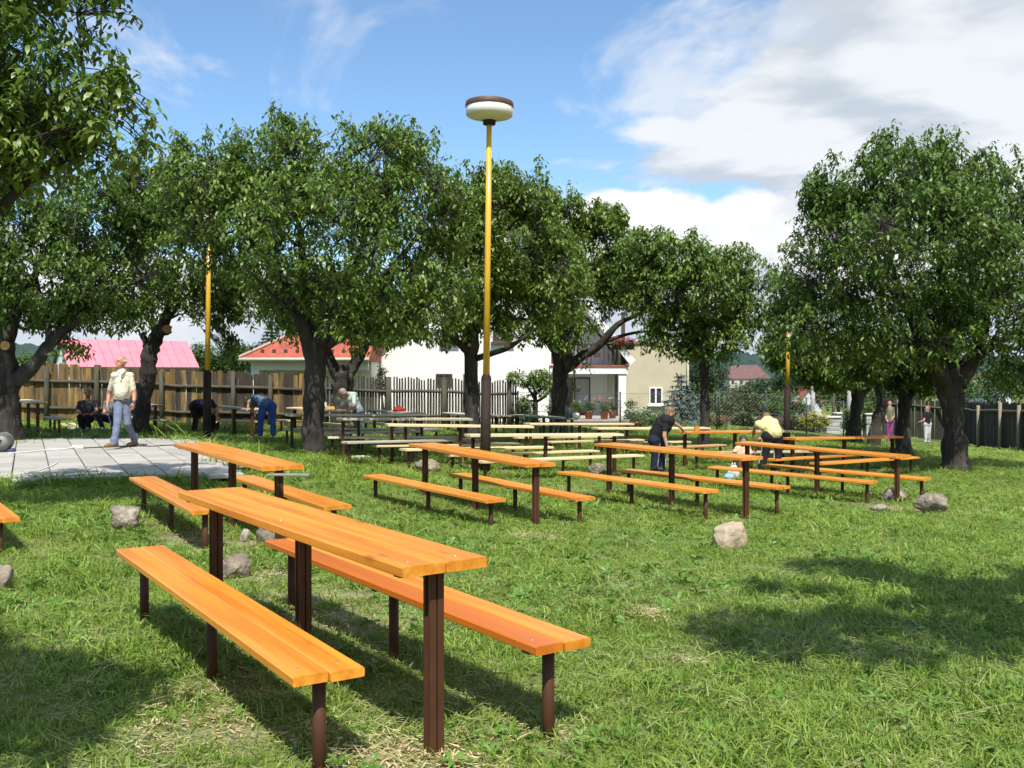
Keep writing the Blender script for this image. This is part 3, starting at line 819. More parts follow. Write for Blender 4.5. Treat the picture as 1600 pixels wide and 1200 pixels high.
# F - the large tree on the right
D = 22.0
make_tree('cherry_tree', 'biggest cherry tree on the right with a thick forked trunk and dense dark crown',
  trunk_px([(1493, 735, D, .34), (1492, 690, D, .29), (1489, 640, D, .28), (1485, 600, D, .33), (1483, 575, D, .30)]),
  [blob(1440, 400, 140, 130, D, 2.4), blob(1400, 295, 90, 70, D, 1.8), blob(1530, 330, 75, 85, D, 1.8), blob(1290, 400, 70, 95, D, 1.7), blob(1300, 520, 85, 60, D - .5, 1.5), blob(1540, 480, 110, 85, D - .5, 1.8),
   blob(1640, 420, 100, 130, D, 2.0), blob(1420, 520, 110, 60, D - 1.2, 1.3), blob(1460, 262, 45, 35, D, 1.0), blob(1590, 560, 70, 45, D, 1.3), blob(1300, 300, 45, 50, D, 1.0), blob(1240, 490, 42, 55, D + 2, 1.0), blob(1225, 460, 30, 40, D + 3, .8), blob(1465, 370, 150, 90, D - 2.3, .9), blob(1392, 238, 22, 34, D, .6), blob(1545, 285, 30, 42, D, .7), blob(1275, 310, 22, 34, D, .6)],
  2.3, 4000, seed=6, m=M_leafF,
  limbs=[limb((1478, 600, D, .26), (1455, 560, D - .3, .2), (1430, 510, D - .5, .13), (1400, 440, D - .4, .08), (1380, 340, D, .03)),
         limb((1495, 600, D, .26), (1520, 555, D, .2), (1540, 490, D, .12), (1545, 400, D, .07), (1550, 320, D, .03)),
         limb((1485, 580, D, .18), (1480, 500, D + .6, .14), (1470, 400, D + .6, .09), (1440, 280, D + .4, .03)),
         limb((1455, 560, D - .3, .12), (1390, 530, D - .8, .09), (1320, 510, D - .9, .05), (1260, 500, D - .8, .03)),
         limb((1510, 570, D, .12), (1570, 530, D - .6, .09), (1640, 500, D - .8, .05))], shoots=46)
# G - dark straight trunk left of it
D = 27.0
make_tree('cherry_tree', 'straight black trunk between the two wooden tables and the large right-hand tree',
  trunk_px([(1411, 705, D, .25), (1412, 660, D, .21), (1414, 620, D, .22), (1413, 595, D, .25), (1410, 570, D, .18)]),
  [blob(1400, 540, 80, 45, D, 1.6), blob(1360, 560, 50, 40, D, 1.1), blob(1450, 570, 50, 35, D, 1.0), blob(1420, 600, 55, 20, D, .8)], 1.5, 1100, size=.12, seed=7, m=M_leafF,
  limbs=[limb((1412, 605, D, .15), (1395, 585, D - .2, .1), (1370, 560, D - .3, .05)), limb((1416, 605, D, .15), (1435, 585, D - .1, .1), (1460, 560, D, .05))], shoots=0)
# H, I - the two trunks further back
D = 34.0
make_tree('cherry_tree', 'small cherry tree beside the yellow-flowering shrub, left one of two crooked trunks',
  trunk_px([(1335, 678, D, .26), (1337, 650, D, .24), (1340, 620, D, .24), (1333, 600, D, .17), (1325, 575, D, .12)]),
  [blob(1270, 555, 70, 45, D, 1.6), blob(1330, 560, 60, 40, D, 1.5), blob(1300, 590, 50, 22, D, 1.2), blob(1230, 540, 45, 45, D, 1.1)], 1.6, 1300, size=.14, seed=8, m=M_leaf,
  limbs=[limb((1340, 622, D, .14), (1352, 613, D, .11), (1363, 600, D, .08), (1360, 580, D, .05)), limb((1335, 600, D, .12), (1300, 580, D, .07), (1260, 560, D, .04))], shoots=4)
D = 32.0
make_tree('cherry_tree', 'crooked leaning cherry trunk just left of the person in purple trousers',
  trunk_px([(1364, 684, D, .26), (1370, 660, D, .22), (1378, 635, D, .2), (1374, 610, D, .14), (1368, 590, D, .1)]),
  [blob(1370, 560, 50, 35, D, 1.2), blob(1330, 580, 40, 25, D, .9)], 1.2, 420, size=.13, seed=9, m=M_leaf, limbs=[limb((1374, 610, D, .1), (1366, 580, D, .06), (1350, 560, D, .03))], shoots=0)
# J - left edge
D = 21.5
make_tree('cherry_tree', 'thick-trunked cherry tree at the left edge with a low limb reaching right',
  trunk_px([(10, 675, D, .37), (8, 630, D, .32), (12, 595, D, .32), (10, 560, D, .24), (6, 520, D, .20), (0, 470, D, .15)]),
  [blob(60, 410, 120, 90, D, 2.2), blob(170, 430, 100, 70, D, 1.9), blob(60, 480, 90, 45, D, 1.5), blob(170, 490, 75, 30, D, 1.0), blob(20, 330, 100, 80, D, 1.8), blob(160, 340, 100, 70, D, 1.7), blob(-60, 430, 90, 110, D, 1.8), blob(225, 300, 50, 80, D, 1.2), blob(100, 545, 45, 14, D - .4, .5)],
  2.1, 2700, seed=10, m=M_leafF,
  limbs=[limb((25, 595, D, .20), (48, 575, D - .2, .17), (72, 545, D - .3, .15), (95, 520, D - .4, .13), (130, 495, D - .5, .09), (180, 460, D - .4, .05), (230, 430, D - .3, .03)),
         limb((10, 540, D, .16), (30, 480, D, .12), (60, 420, D, .08), (90, 350, D, .04)), limb((80, 535, D - .3, .09), (70, 490, D - .2, .07), (60, 450, D, .05), (50, 400, D, .03))],
  cuts=[(*W(8, 540, D - .33), .10, .2, -1, .15)], shoots=10)
# K - leaning tree behind the walking man
D = 25.6
make_tree('cherry_tree', 'leaning knotted grey cherry trunk behind the walking man with a round sawn-off stub',
  trunk_px([(215, 672, D, .30), (222, 640, D, .25), (229, 600, D, .23), (232, 570, D, .25), (236, 545, D, .23), (245, 525, D, .22), (256, 505, D, .17), (264, 470, D, .12), (258, 430, D, .09)]),
  [blob(285, 400, 80, 90, D, 1.7), blob(320, 480, 60, 45, D, 1.2), blob(240, 330, 70, 70, D, 1.4), blob(300, 300, 60, 60, D, 1.3), blob(350, 540, 25, 25, D, .5), blob(345, 420, 50, 60, D, 1.1), blob(385, 470, 45, 45, D, .9)], 1.5, 1500, seed=11, m=M_leaf,
  limbs=[limb((234, 550, D, .12), (226, 530, D - .1, .10), (221, 520, D - .15, .09)), limb((256, 505, D, .11), (285, 470, D, .07), (320, 440, D, .04)), limb((240, 535, D, .06), (238, 500, D - .1, .05), (240, 470, D, .03)), limb((264, 470, D, .08), (280, 400, D, .06), (300, 320, D, .03))],
  cuts=[(*W(261, 514, D - .3), .115, .75, -1, .2)], shoots=8)
# L - foreground tree, trunk outside the left edge
D = 10.4
make_tree('cherry_tree', 'near cherry tree overhanging the top left corner, trunk outside the picture',
  [(-7.9, 10.2, gz(-7.9, 10.2) - .1, .34), (-7.8, 10.25, .9, .28), (-7.6, 10.3, 1.8, .28), (-7.3, 10.3, 2.4, .22)],
  [blob(60, 120, 110, 110, D, 1.1), blob(175, 190, 80, 90, D, .9), blob(110, 30, 90, 60, D, 1.0), blob(-60, 200, 120, 130, D, 1.2), blob(60, 240, 90, 50, D, .7), blob(-40, 40, 120, 90, D, 1.2), blob(20, -60, 170, 60, D, 1.2), blob(200, 110, 55, 30, D, .5), blob(120, -150, 150, 90, D, 1.5), blob(-40, -120, 150, 100, D, 1.4)],
  1.2, 1200, size=.098, seed=12, per=9, m=M_leaf,
  limbs=[[(-7.3, 10.3, 2.4, .14), *limb((-60, 390, D, .07), (0, 325, D, .058), (60, 272, D, .048), (118, 238, D, .040), (150, 190, D, .025), (200, 140, D, .012))],
         [(-7.3, 10.3, 2.4, .16), (-7.0, 10.5, 3.4, .10), *limb((-40, 200, D, .06), (30, 80, D, .03))], limb((118, 238, D, .04), (135, 170, D, .03), (128, 90, D, .02), (120, 20, D, .012)), [(-7.3, 10.3, 2.4, .13), (-7.9, 9.6, 3.4, .09), (-8.4, 9.0, 4.4, .04)]], shoots=8, gap=.45)
# trees behind and beside the photographer; only their shade is in the picture
make_tree('cherry_tree', 'cherry tree outside the right edge of view, shading the grass at the lower right',
  [(6.4, 3.2, gz(6.4, 3.2) - .1, .32), (6.3, 3.2, 1.2, .26), (6.1, 3.2, 2.4, .25), (5.7, 3.3, 3.2, .2)],
  [(4.6, 4.6, 5.1, 1.5, 1.0, .6), (6.2, 4.2, 5.0, 1.4, 1.5, .9), (3.2, 3.9, 4.7, 1.1, .7, .5), (5.5, 2.5, 4.6, 1.5, 1.3, .9), (2.3, 3.4, 4.5, 1.0, .8, .45), (4.0, 5.2, 5.4, 1.4, .8, .5), (5.4, 3.7, 4.9, 1.6, 1.1, .6), (3.4, 4.6, 5.1, 1.3, .7, .4), (7.0, 5.4, 5.2, 1.6, 1.4, .7)], 1.5, 1900, seed=13, gap=.45,
  limbs=[[(5.9, 3.2, 3.0, .16), (5.2, 3.8, 4.0, .1), (4.2, 4.2, 4.8, .04)], [(5.9, 3.2, 3.0, .16), (6.3, 3.7, 4.2, .1), (6.4, 4.2, 5.0, .04)], [(5.2, 3.8, 4.0, .08), (4.2, 3.9, 4.5, .05), (3.2, 3.9, 4.8, .03)]], shoots=0, m=M_leafF)
make_tree('cherry_tree', 'cherry tree outside the left edge of view, shading the grass at the lower left',
  [(-4.6, .4, gz(-4.6, .4) - .1, .32), (-4.5, .5, 1.2, .26), (-4.3, .7, 2.3, .24), (-3.9, 1.0, 3.0, .18)],
  [(-2.7, 1.9, 4.3, 1.25, .9, .6), (-4.4, 1.5, 4.4, 1.2, 1.2, .8), (-3.6, 2.6, 4.6, .9, .6, .5)], 1.2, 1150, seed=14,
  limbs=[[(-4.0, .9, 2.9, .13), (-3.4, 1.4, 3.7, .08), (-2.7, 1.9, 4.3, .03)], [(-4.0, .9, 2.9, .13), (-4.3, 1.3, 3.8, .08), (-4.4, 1.6, 4.4, .03)]], shoots=0)
# small pruned tree by the house wall
D = 35.0
make_tree('pruned_tree', 'small pruned tree with bare twisting stems against the white house wall',
  trunk_px([(838, 672, D, .11), (837, 645, D, .10), (836, 622, D, .09), (835, 612, D, .07)]),
  [blob(825, 590, 35, 14, D, .6), blob(850, 600, 22, 22, D, .5), blob(820, 640, 14, 26, D, .4)], .6, 170, size=.11, seed=15, per=7, m=M_leaf, group='garden trees beyond the orchard', hollow=.2,
  limbs=[limb((836, 625, D, .06), (826, 607, D, .05), (812, 592, D, .04), (795, 582, D, .02)), limb((836, 618, D, .06), (846, 606, D, .05), (842, 594, D, .04), (846, 583, D, .02)),
         limb((838, 628, D, .06), (850, 621, D, .05), (858, 612, D, .04), (870, 600, D, .02)), limb((812, 592, D, .03), (806, 600, D, .02), (800, 590, D, .015))], shoots=0)
# ------------------------------------------------------------------ tables and benches
GR_T = 'wooden tables of the beer garden'; GR_B = 'wooden benches of the beer garden'
def plank(parent, A, B, off, w, th, m, rngs, wavy=0.0, split=None):
    """board from A to B (top centre line, local), shifted sideways by off"""
    ax = (B - A); L = ax.length; ax.normalize()
    side = ax.cross(Vector((0, 0, 1))).normalized(); up = side.cross(ax)
    rng = random.Random(rngs)
    n = 10 if wavy else 5
    ring = lambda hw0, hw1: [(-hw0 + .006, 0), (hw1 - .006, 0), (hw1, -.006), (hw1, -th + .005), (hw1 - .005, -th), (-hw0 + .005, -th), (-hw0, -th + .005), (-hw0, -.006)]
    V = []; Fc = []
    e0, e1 = rng.uniform(-.012, .012), rng.uniform(-.012, .012)
    ph = rng.uniform(0, 6)
    bow = rng.uniform(-.004, .004)
    for i in range(n + 1):
        t = i / n; d0 = t * L + (e0 if i == 0 else e1 if i == n else 0)
        wv = wavy * math.sin(t * 7 + ph) + wavy * .6 * math.sin(t * 17 + 2 * ph)
        c = A + ax * d0 + side * off + up * (bow * math.sin(t * 3.14))
        for y, z in ring(w / 2 + wv, w / 2 + wavy * math.sin(t * 9 + 2 * ph)):
            V.append(c + side * y + up * z)
    for i in range(n):
        for k in range(8):
            k2 = (k + 1) % 8
            Fc.append((i * 8 + k, i * 8 + k2, i * 8 + 8 + k2, i * 8 + 8 + k))
    Fc.append(tuple(range(7, -1, -1))); Fc.append(tuple(n * 8 + k for k in range(8)))
    # local frame so that the grain follows the board
    M = Matrix((ax, side, up)).transposed().to_4x4(); M.translation = A
    Mi = M.inverted()
    me = bpy.data.meshes.new('plank'); me.from_pydata([tuple(Mi @ v) for v in V], [], Fc); me.update()
    o = link('plank', me, m, parent); o.matrix_local = M
    return o
def channel_leg(parent, top, foot, axd, w=.070, dp=.054, m=None):
    """table leg: two steel channels set back to back with a groove between"""
    mb = MB(); z0, z1 = foot.z, top.z
    side = Vector((-axd.y, axd.x, 0)); c = Vector((top.x, top.y, 0))
    g = .004
    for sg in (-1, 1):
        a = g; b = w / 2
        poly = [(a, -dp / 2), (b, -dp / 2), (b, -dp / 2 + .012), (a + .016, -dp / 2 + .014), (a + .016, dp / 2 - .014), (b, dp / 2 - .012), (b, dp / 2), (a, dp / 2)]
        if sg < 0: poly = [(-x, y) for x, y in poly][::-1]
        n = len(poly); V = []
        for z in (z0, z1):
            for x, y in poly:
                p = c + side * x + axd * y; V.append((p.x, p.y, z))
        mb.add(V, [tuple(range(n))[::-1], tuple(range(n, 2 * n))] + [(i, (i + 1) % n, n + (i + 1) % n, n + i) for i in range(n)])
    return mb.build('leg', m or M_brown, parent)
def pipe_leg(parent, top, foot, r=.028, m=None):
    mb = MB(); mb.tube([foot, top], r, 12); return mb.build('leg', m or M_brown, parent)
def furniture(kind, A, B, label, mats, ga, gb, seed, leg_m=None, wavy=0.0, screws=False, w=None):
    """A near end, B far end: centre of the top surface"""
    t = kind == 'table'
    base = Vector(((A.x + B.x) / 2, (A.y + B.y) / 2, (ga + gb) / 2))
    root = empty('table' if t else 'bench', base)
    tag(root, label, kind, GR_T if t else GR_B)
    a = A - base; b = B - base
    ax = (b - a); L = ax.length; ax = ax.normalized(); axh = Vector((ax.x, ax.y, 0)).normalized()
    w = w or (.42 if t else .30); th = .045 if t else .04
    rng = random.Random(seed)
    pw = w / 2 - .0045
    for i, off in enumerate((-(w / 4), (w / 4))):
        plank(root, a, b, off, pw, th, mats[i], seed * 10 + i, wavy)
    side = axh.cross(Vector((0, 0, 1)))
    for i, f in enumerate((.035, .5, .965)):
        p = a + (b - a) * f; g = ga + (gb - ga) * f - base.z
        wx = base.x + p.x; wy = base.y + p.y
        foot = Vector((p.x, p.y, min(gz(wx, wy) - base.z, g) - .10)); topp = Vector((p.x, p.y, p.z - th - .012))
        if t: channel_leg(root, topp, foot, axh, m=leg_m)
        else: pipe_leg(root, topp, foot, m=leg_m)
        br = MB(); rot = Matrix((axh, side, Vector((0, 0, 1)))).transposed()
        br.box((p.x, p.y, p.z - th - .008), (.05, w * .86, .014), rot); br.build('bracket', M_rod, root)
        if screws:
            for off in (-w * .30, w * .26):
                q = MB(); c = p + side * off
                q.lathe([(.0001, .0016), (.008, .0012), (.010, -.002)], 10, (c.x, c.y, c.z), smooth=False); q.build('screw', M_screw, root)
    return root
def table(near, far, label, mats, seed, **kw):
    A, B = at(*near), at(*far)
    return furniture('table', A, B, label, mats, A.z - .8, B.z - .8, seed, **kw), A, B
def bench(near, far, tab, label, mats, seed, drop=0.0, **kw):
    """placed on the ground line of its table"""
    A0, B0 = tab[1], tab[2]
    def hit(px, py):
        z = (A0.z + B0.z) / 2 - .8 + .41 - drop
        for _ in range(12):
            p = at_z(px, py, z)
            ax = Vector((B0.x - A0.x, B0.y - A0.y)); f = ((p.x - A0.x) * ax.x + (p.y - A0.y) * ax.y) / ax.length_squared
            f = max(-.2, min(1.2, f)); z2 = A0.z + (B0.z - A0.z) * f - .8 + .41 - drop
            z = z * .5 + z2 * .5
        return at_z(px, py, z)
    A, B = hit(*near), hit(*far)
    return furniture('bench', A, B, label, mats, A.z - .41, B.z - .41, seed, **kw)
O, PL, GY = (M_orange, M_orange), (M_pale, M_pale), (M_grey, M_grey)
t1 = table((697, 878, 4.15), (329, 764, 6.4), 'nearest orange table in the foreground with a stout brown front post', O, 1, screws=True)
bench((515, 1050), (219, 855), t1, 'nearest orange bench at the lower left, left of the foreground table', O, 2, screws=True)
bench((880, 1003), (446, 841), t1, 'orange bench with a reddish plank right of the foreground table', (mat('reddish_orange_wood', (.66, .195, .018), (.56, .145, .014), scale=2.2, rough=.38, bump=.25, bscale=9, stretch=(.35, 5, 5), c3=(.44, .115, .012), c3scale=1.6, c3lo=.58, c3hi=.8, coat=.25, bdist=.004), M_orange), 3, screws=True)
t2 = table((442, 727.5, 9.4), (300, 691.5, 11.8), 'orange table beside the paved patio, behind the nearest table', O, 4, screws=True)
bench((325, 797), (222, 744.5), t2, 'orange bench nearest the patio with a rock at its left', O, 5, screws=True)
bench((528, 790), (378, 743), t2, 'orange bench right of the table beside the patio', O, 6, drop=.025, screws=True)
t3 = table((845, 724, 11.7), (659, 692, 14.3), 'orange table standing in front of the tall middle lamp', O, 7)
bench((775, 780), (581, 741), t3, 'darker-grained orange bench left of the table in front of the middle lamp', O, 8)
bench((914, 777), (714, 739), t3, 'orange bench right of the table in front of the middle lamp', O, 9, drop=.035)
t4 = table((1175, 714, 13.1), (945, 692, 15.7), 'orange table in the centre right, in front of the woman in the black shirt', O, 10)
bench((1112, 766), (882, 736), t4, 'orange bench whose near end stands behind the squared stone', O, 11, drop=.012)
bench((1224, 760), (975, 733), t4, 'orange bench right of the table in front of the woman in black', O, 12, drop=.04)
t5 = table((1412, 711.5, 15.5), (1160, 690, 18.0), 'orange table whose near post stands in front of the tar-black stone', O, 13)
bench((1365, 752), (1113, 728), t5, 'orange bench left of the table by the black stone', O, 14, drop=.008)
bench((1450, 747), (1198, 725), t5, 'rightmost orange bench, ending behind the large round stone', O, 15, drop=.015)
t6 = table((1232, 684, 20.6), (1400, 681, 22.1), 'orange table in front of the straight black tree trunk on the right', O, 16)
bench((1275, 723), (1428, 713), t6, 'orange bench in front of the far right orange table', O, 17)
bench((1203, 717), (1352, 708), t6, 'orange bench beside the legs of the person in the yellow shirt', O, 18)
def half_painted():
    m = M_orange.copy(); m.name = 'half_painted_wood'; nt = m.node_tree; N, L = nt.nodes, nt.links
    b = N['Principled BSDF']; src = b.inputs['Base Color'].links[0].from_socket
    tc = N.new('ShaderNodeTexCoord'); sp = N.new('ShaderNodeSeparateXYZ'); L.new(tc.outputs['Object'], sp.inputs[0])
    cm = N.new('ShaderNodeMath'); cm.operation = 'GREATER_THAN'; cm.inputs[1].default_value = 1.95; L.new(sp.outputs[0], cm.inputs[0])
    mx = N.new('ShaderNodeMix'); mx.data_type = 'RGBA'; L.new(cm.outputs[0], mx.inputs[0]); L.new(src, mx.inputs[6]); mx.inputs[7].default_value = (.70, .56, .33, 1)
    L.new(mx.outputs[2], b.inputs['Base Color']); return m
M_half = half_painted()
t7 = table((1064, 674, 21.8), (1228, 672, 23.0), 'half-painted table being brushed orange by the woman in black and the person in yellow', (M_half, M_half), 19)
bench((1045, 698), (1128, 694), t7, 'short-looking reddish bench behind the half-painted table', (mat('primed_wood', (.50, .27, .10), (.58, .36, .16), scale=2, rough=.55, stretch=(.3, 5, 5)),) * 2, 20)
bench((1082, 706), (1264, 704), t7, 'half-painted bench in front of the crouching child', (M_half, M_grey), 21)
p1 = table((730, 678.5, 18.5), (968, 677, 19.6), 'bare pale table right of the middle lamp with a knotty front edge', PL, 22)
bench((748, 720), (998, 710), p1, 'bare pale bench in front of the knotty pale table', PL, 23)
bench((698, 710), (930, 703), p1, 'bare pale bench passing right behind the middle lamp', PL, 24)
p2 = table((604, 662, 19.4), (830, 665, 20.2), 'bare pale table left of the middle lamp, in front of the grey tables', PL, 25)
bench((630, 701), (858, 697), p2, 'bare pale bench whose left end stands by the low mound', PL, 26)
bench((584, 695), (808, 692), p2, 'pale bench with a grey left end, behind the low mound', (M_grey, M_pale), 27)
p3 = table((528, 653, 19.9), (735, 653.5, 20.7), 'weathered grey table whose left post stands right of the thick tree trunk', (M_pale, M_grey), 28, wavy=.008)
bench((538, 690), (745, 685), p3, 'weathered grey bench in front of the grey table by the thick trunk', GY, 29, wavy=.008)
bench((512, 682), (712, 681.5), p3, 'plain grey bench behind the grey table by the thick trunk', GY, 30, wavy=.008)
p4 = table((448, 647, 20.8), (666, 646.5, 22.0), 'long bark-edged table passing behind the thick tree trunk', (M_pale, M_grey), 31, wavy=.014)
bench((470, 676), (657, 673), p4, 'bark-edged bench of thick split logs behind the thick trunk', (M_pale, M_grey), 32, wavy=.016)
bench((441, 670), (640, 669), p4, 'thin grey bench in front of the leaning grey-haired worker', GY, 33, wavy=.008)
p5 = table((540, 641, 25.0), (458, 636, 27.6), 'table that the grey-haired worker leans on, with tools on it', PL, 34)
bench((552, 664), (436, 655), p5, 'pale bench in front of the table with tools', PL, 35)
p6 = table((655, 645, 26.5), (583, 640, 29.0), 'grey table with the red bag on it, close to the slat fence', GY, 36, wavy=.01)
bench((687, 672), (568, 658), p6, 'grey bench running below the table with the red bag', (M_grey, M_pale), 37, wavy=.008)
p7 = table((733, 647, 29.5), (700, 644, 32.2), 'far weathered table against the slat fence, left of the middle lamp', GY, 38)
p8 = table((788, 649, 30.0), (764, 648, 32.8), 'far weathered table against the end of the slat fence, right of the middle lamp', GY, 39)
p9 = table((897, 653, 27.6), (806, 647.5, 30.0), 'weathered plank table in front of the terrace with jars on it', GY, 40, wavy=.01)
bench((918, 667), (842, 665), p9, 'weathered bench below the plank table by the terrace', (M_grey, M_pale), 41)
p10 = table((823, 661, 24.4), (985, 661, 25.4), 'bare pale table in front of the terrace pots', PL, 42)
bench((855, 689.5), (1001, 686), p10, 'bare pale bench in front of the table by the terrace pots', PL, 43)
bench((806, 683), (960, 681), p10, 'bare pale bench half hidden by the knotty pale table top', PL, 44)
p11 = table((930, 668, 24.0), (1104, 667.5, 25.0), 'bare pale table ending in front of the slender tree', PL, 45)
bench((935, 692), (1074, 689), p11, 'bare pale bench behind the woman in the black shirt', PL, 46)
p12 = table((396, 638, 26.0), (338, 633.5, 28.4), 'table where the worker in blue overalls bends over', (M_grey, M_pale), 47)
bench((403, 658), (334, 655), p12, 'bench beside the table of the worker in blue overalls', (M_pale, M_grey), 48)
p13 = table((60, 627, 23.5), (30, 624, 26.2), 'narrow table seen end-on near the thick left tree', PL, 49)
bench((11, 654), (-8, 651), p13, 'grey bench seen end-on beside the thick left trunk', GY, 50)
bench((93, 653.5), (78, 650), p13, 'grey bench seen end-on left of the seated man in black', GY, 51)
p14 = table((244, 632.5, 26.5), (214, 630, 29.0), 'table half hidden behind the leaning knotted trunk', GY, 52)
bench((258, 656), (226, 652), p14, 'bench right of the leaning knotted trunk', GY, 53)
t0b = at(2, 810, 8.6); t0d = Vector((-.57, .82, 0)) * 3.05
furniture('bench', t0b, Vector((t0b.x + t0d.x, t0b.y + t0d.y, t0b.z + .03)), 'orange bench cut off by the left edge of the picture', O, gz(t0b.x, t0b.y), gz(t0b.x + t0d.x, t0b.y + t0d.y), 54, screws=True)
# bench on which the two men sit
sb = at(128, 655, 26.0); sb.z = gz(sb.x, sb.y) + .41
sb2 = at(182, 655, 26.4); sb2.z = gz(sb2.x, sb2.y) + .41
furniture('bench', sb, sb2 + (sb2 - sb) * 1.2, 'bench under the seated man in black by the board fence', GY, gz(sb.x, sb.y), gz(sb2.x, sb2.y), 55)

# ------------------------------------------------------------------ lamps
M_yel = mat('yellow_enamel_pole', (.72, .43, .035), (.64, .37, .03), scale=2, rough=.35, bump=.1, bscale=30, c3=(.30, .17, .03), c3scale=9, c3lo=.68, c3hi=.78, coat=.2)
M_slv = mat('grey_brown_sleeve', (.026, .017, .0125), (.036, .024, .018), scale=4, rough=.7, spec=.2, c3=(.15, .13, .12), c3scale=5, c3lo=.7, c3hi=.85)
M_white = mat('milky_lamp_shell', (.80, .78, .70), (.72, .70, .60), scale=5, rough=.4)
M_cap = mat('rusty_brown_cap', (.075, .036, .022), (.13, .065, .035), scale=6, rough=.6)
def lamp(px, py, d, h, sleeve, label, lean):
    p = at(px, py, d); g = gz(p.x, p.y)
    root = empty('street_lamp', (p.x, p.y, g)); tag(root, label, 'lamp', 'lamps on yellow poles')
    root.rotation_euler = (0, lean, 0)
    q = MB(); q.tube([(0, 0, -.2), (0, 0, sleeve - .05)], .095, 24); q.lathe([(.095, sleeve - .05), (.088, sleeve), (.063, sleeve + .05), (.05, sleeve + .055)], 24)
    sl = q.build('sleeve', M_slv, root)
    q = MB(); q.lathe([(.097, .30), (.0975, .306), (.097, .312)], 24); q.lathe([(.0965, .95), (.0972, .957), (.0965, .964)], 24); q.build('sleeve_band', M_rod, sl)
    q = MB(); q.tube([(0, 0, sleeve - .02), (0, 0, h * .62), (0, 0, h - .28)], [.062, .055, .048], 20); q.build('pole', M_yel, root)
    hd = MB(); hd.lathe([(.0, h - .225), (.11, h - .22), (.40, h - .145), (.428, h - .125), (.432, h + .03), (.42, h + .035)], 40); ho = hd.build('lamp_shade', M_white, root)
    q = MB(); q.lathe([(.058, h - .30), (.115, h - .29), (.12, h - .215), (.10, h - .205)], 24); q.build('collar', M_slv, root)
    q = MB(); q.lathe([(.440, h + .022), (.446, h + .035), (.438, h + .105), (.425, h + .118), (.30, h + .135), (0, h + .145)], 40); q.build('cap', M_cap, root)
    return root
lamp(758, 742, 18.3, 6.72, 1.80, 'tall street lamp on a yellow pole in the middle of the picture', .012)
lamp(323, 690, 23.6, 5.3, 1.62, 'yellow lamp pole in front of the board fence on the left, head hidden in leaves', .014)
lamp(1229, 697, 28.0, 4.05, 1.75, 'yellow lamp pole behind the person in yellow, head hidden in leaves', .012)

# ------------------------------------------------------------------ rocks
def rock(px, py, d, w, h, dp, label, m=M_stone, seed=0, name='rock', boxy=.0, cat='rock', sub=4):
    p = at(px, py, d); g = gz(p.x, p.y)
    bm = bmesh.new(); bmesh.ops.create_icosphere(bm, subdivisions=sub, radius=1)
    V = np.array([v.co[:] for v in bm.verts])
    if boxy: 
        mx = np.abs(V).max(1, keepdims=True); V = V * (1 - boxy) + V / mx * boxy * .85
    rs = np.random.default_rng(seed)
    # flat broken faces
    for _ in range(9):
        nrm = rs.normal(0, 1, 3); nrm /= np.linalg.norm(nrm); dlim = rs.uniform(.55, .85)
        dd = V @ nrm; V = V - np.maximum(dd - dlim, 0)[:, None] * nrm * .85
    V = V * (1 + .10 * pnoise(V, 3.2, seed)[:, None] + .075 * pnoise(V, 7.5, seed * 2.0)[:, None] + .05 * pnoise(V, 15, seed)[:, None] + .03 * pnoise(V, 31, seed)[:, None])
    for v, c in zip(bm.verts, V): v.co = Vector((c[0] * w / 2, c[1] * dp / 2, c[2] * h * .58 + h * .40))
    for f in bm.faces: f.smooth = True
    me = bpy.data.meshes.new(name); bm.to_mesh(me); bm.free()
    o = link(name, me, m); o.location = (p.x, p.y, g - h * .08); o.rotation_euler = (rs.uniform(-.15, .15), rs.uniform(-.15, .15), rs.uniform(-.4, .4)); tag(o, label, cat, 'rocks lying in the grass')
    return o
def dz(py, z): return (CZ - z) * F / (py - HOR)
rock(196, 832, dz(830, 0.0), .40, .30, .36, 'pale rounded rock beside the bench nearest the patio', seed=1)
rock(370, 893, dz(892, .05), .26, .225, .26, 'blocky grey rock behind the nearest table', seed=2, boxy=.6)
rock(428, 845, dz(845, .0), .34, .24, .3, 'dark shaded rock under the table beside the patio', seed=3, boxy=.3)
rock(382, 840, dz(842, .0), .12, .14, .14, 'small pointed stone next to the dark shaded rock', seed=33, boxy=.3, sub=3)
rock(1135, 861, dz(860, -.22), .40, .34, .36, 'squared sandy stone standing alone in the sunny grass', seed=4, boxy=.55, m=mat('sandy_stone', (.47, .38, .26), (.36, .28, .19), scale=5, rough=.95, bump=.8, bscale=13, c3=(.52, .47, .38), c3scale=4, c3lo=.58, c3hi=.7, bdist=.04))
rock(1456, 808, dz(807, -.43), .50, .33, .40, 'large rounded stone in front of the rightmost orange bench', seed=5)
rock(1397, 789, dz(789, -.45), .40, .30, .36, 'stone with a tar-black left face beside a table post', m=M_tarstone, seed=6, boxy=.4)
rock(1374, 804, dz(803, -.43), .26, .10, .22, 'low flat stone left of the tar-black stone', seed=7, sub=3)
rock(666, 744, dz(743, -.2), .52, .26, .5, 'low earthy mound with dry grass behind the table in front of the lamp', seed=8, m=mat('dry_earth', (.28, .235, .16), (.2, .17, .10), scale=8, rough=1, bump=1, bscale=24, c3=(.36, .32, .2), c3scale=6, bdist=.05), cat='mound')
rock(648, 727, dz(727, -.18), .30, .20, .3, 'brown stone leaning behind the earthy mound', seed=9, sub=3)
rock(934, 738, dz(739, -.3), .36, .27, .36, 'round stone half hidden by an orange table post', seed=10, boxy=.2)
rock(0, 918, dz(917, .05), .22, .20, .22, 'grey stone cut off by the left edge', seed=11)
rock(788, 741, dz(741, -.25), .28, .08, .2, 'flat stone right of the middle lamp foot', seed=12, sub=3)
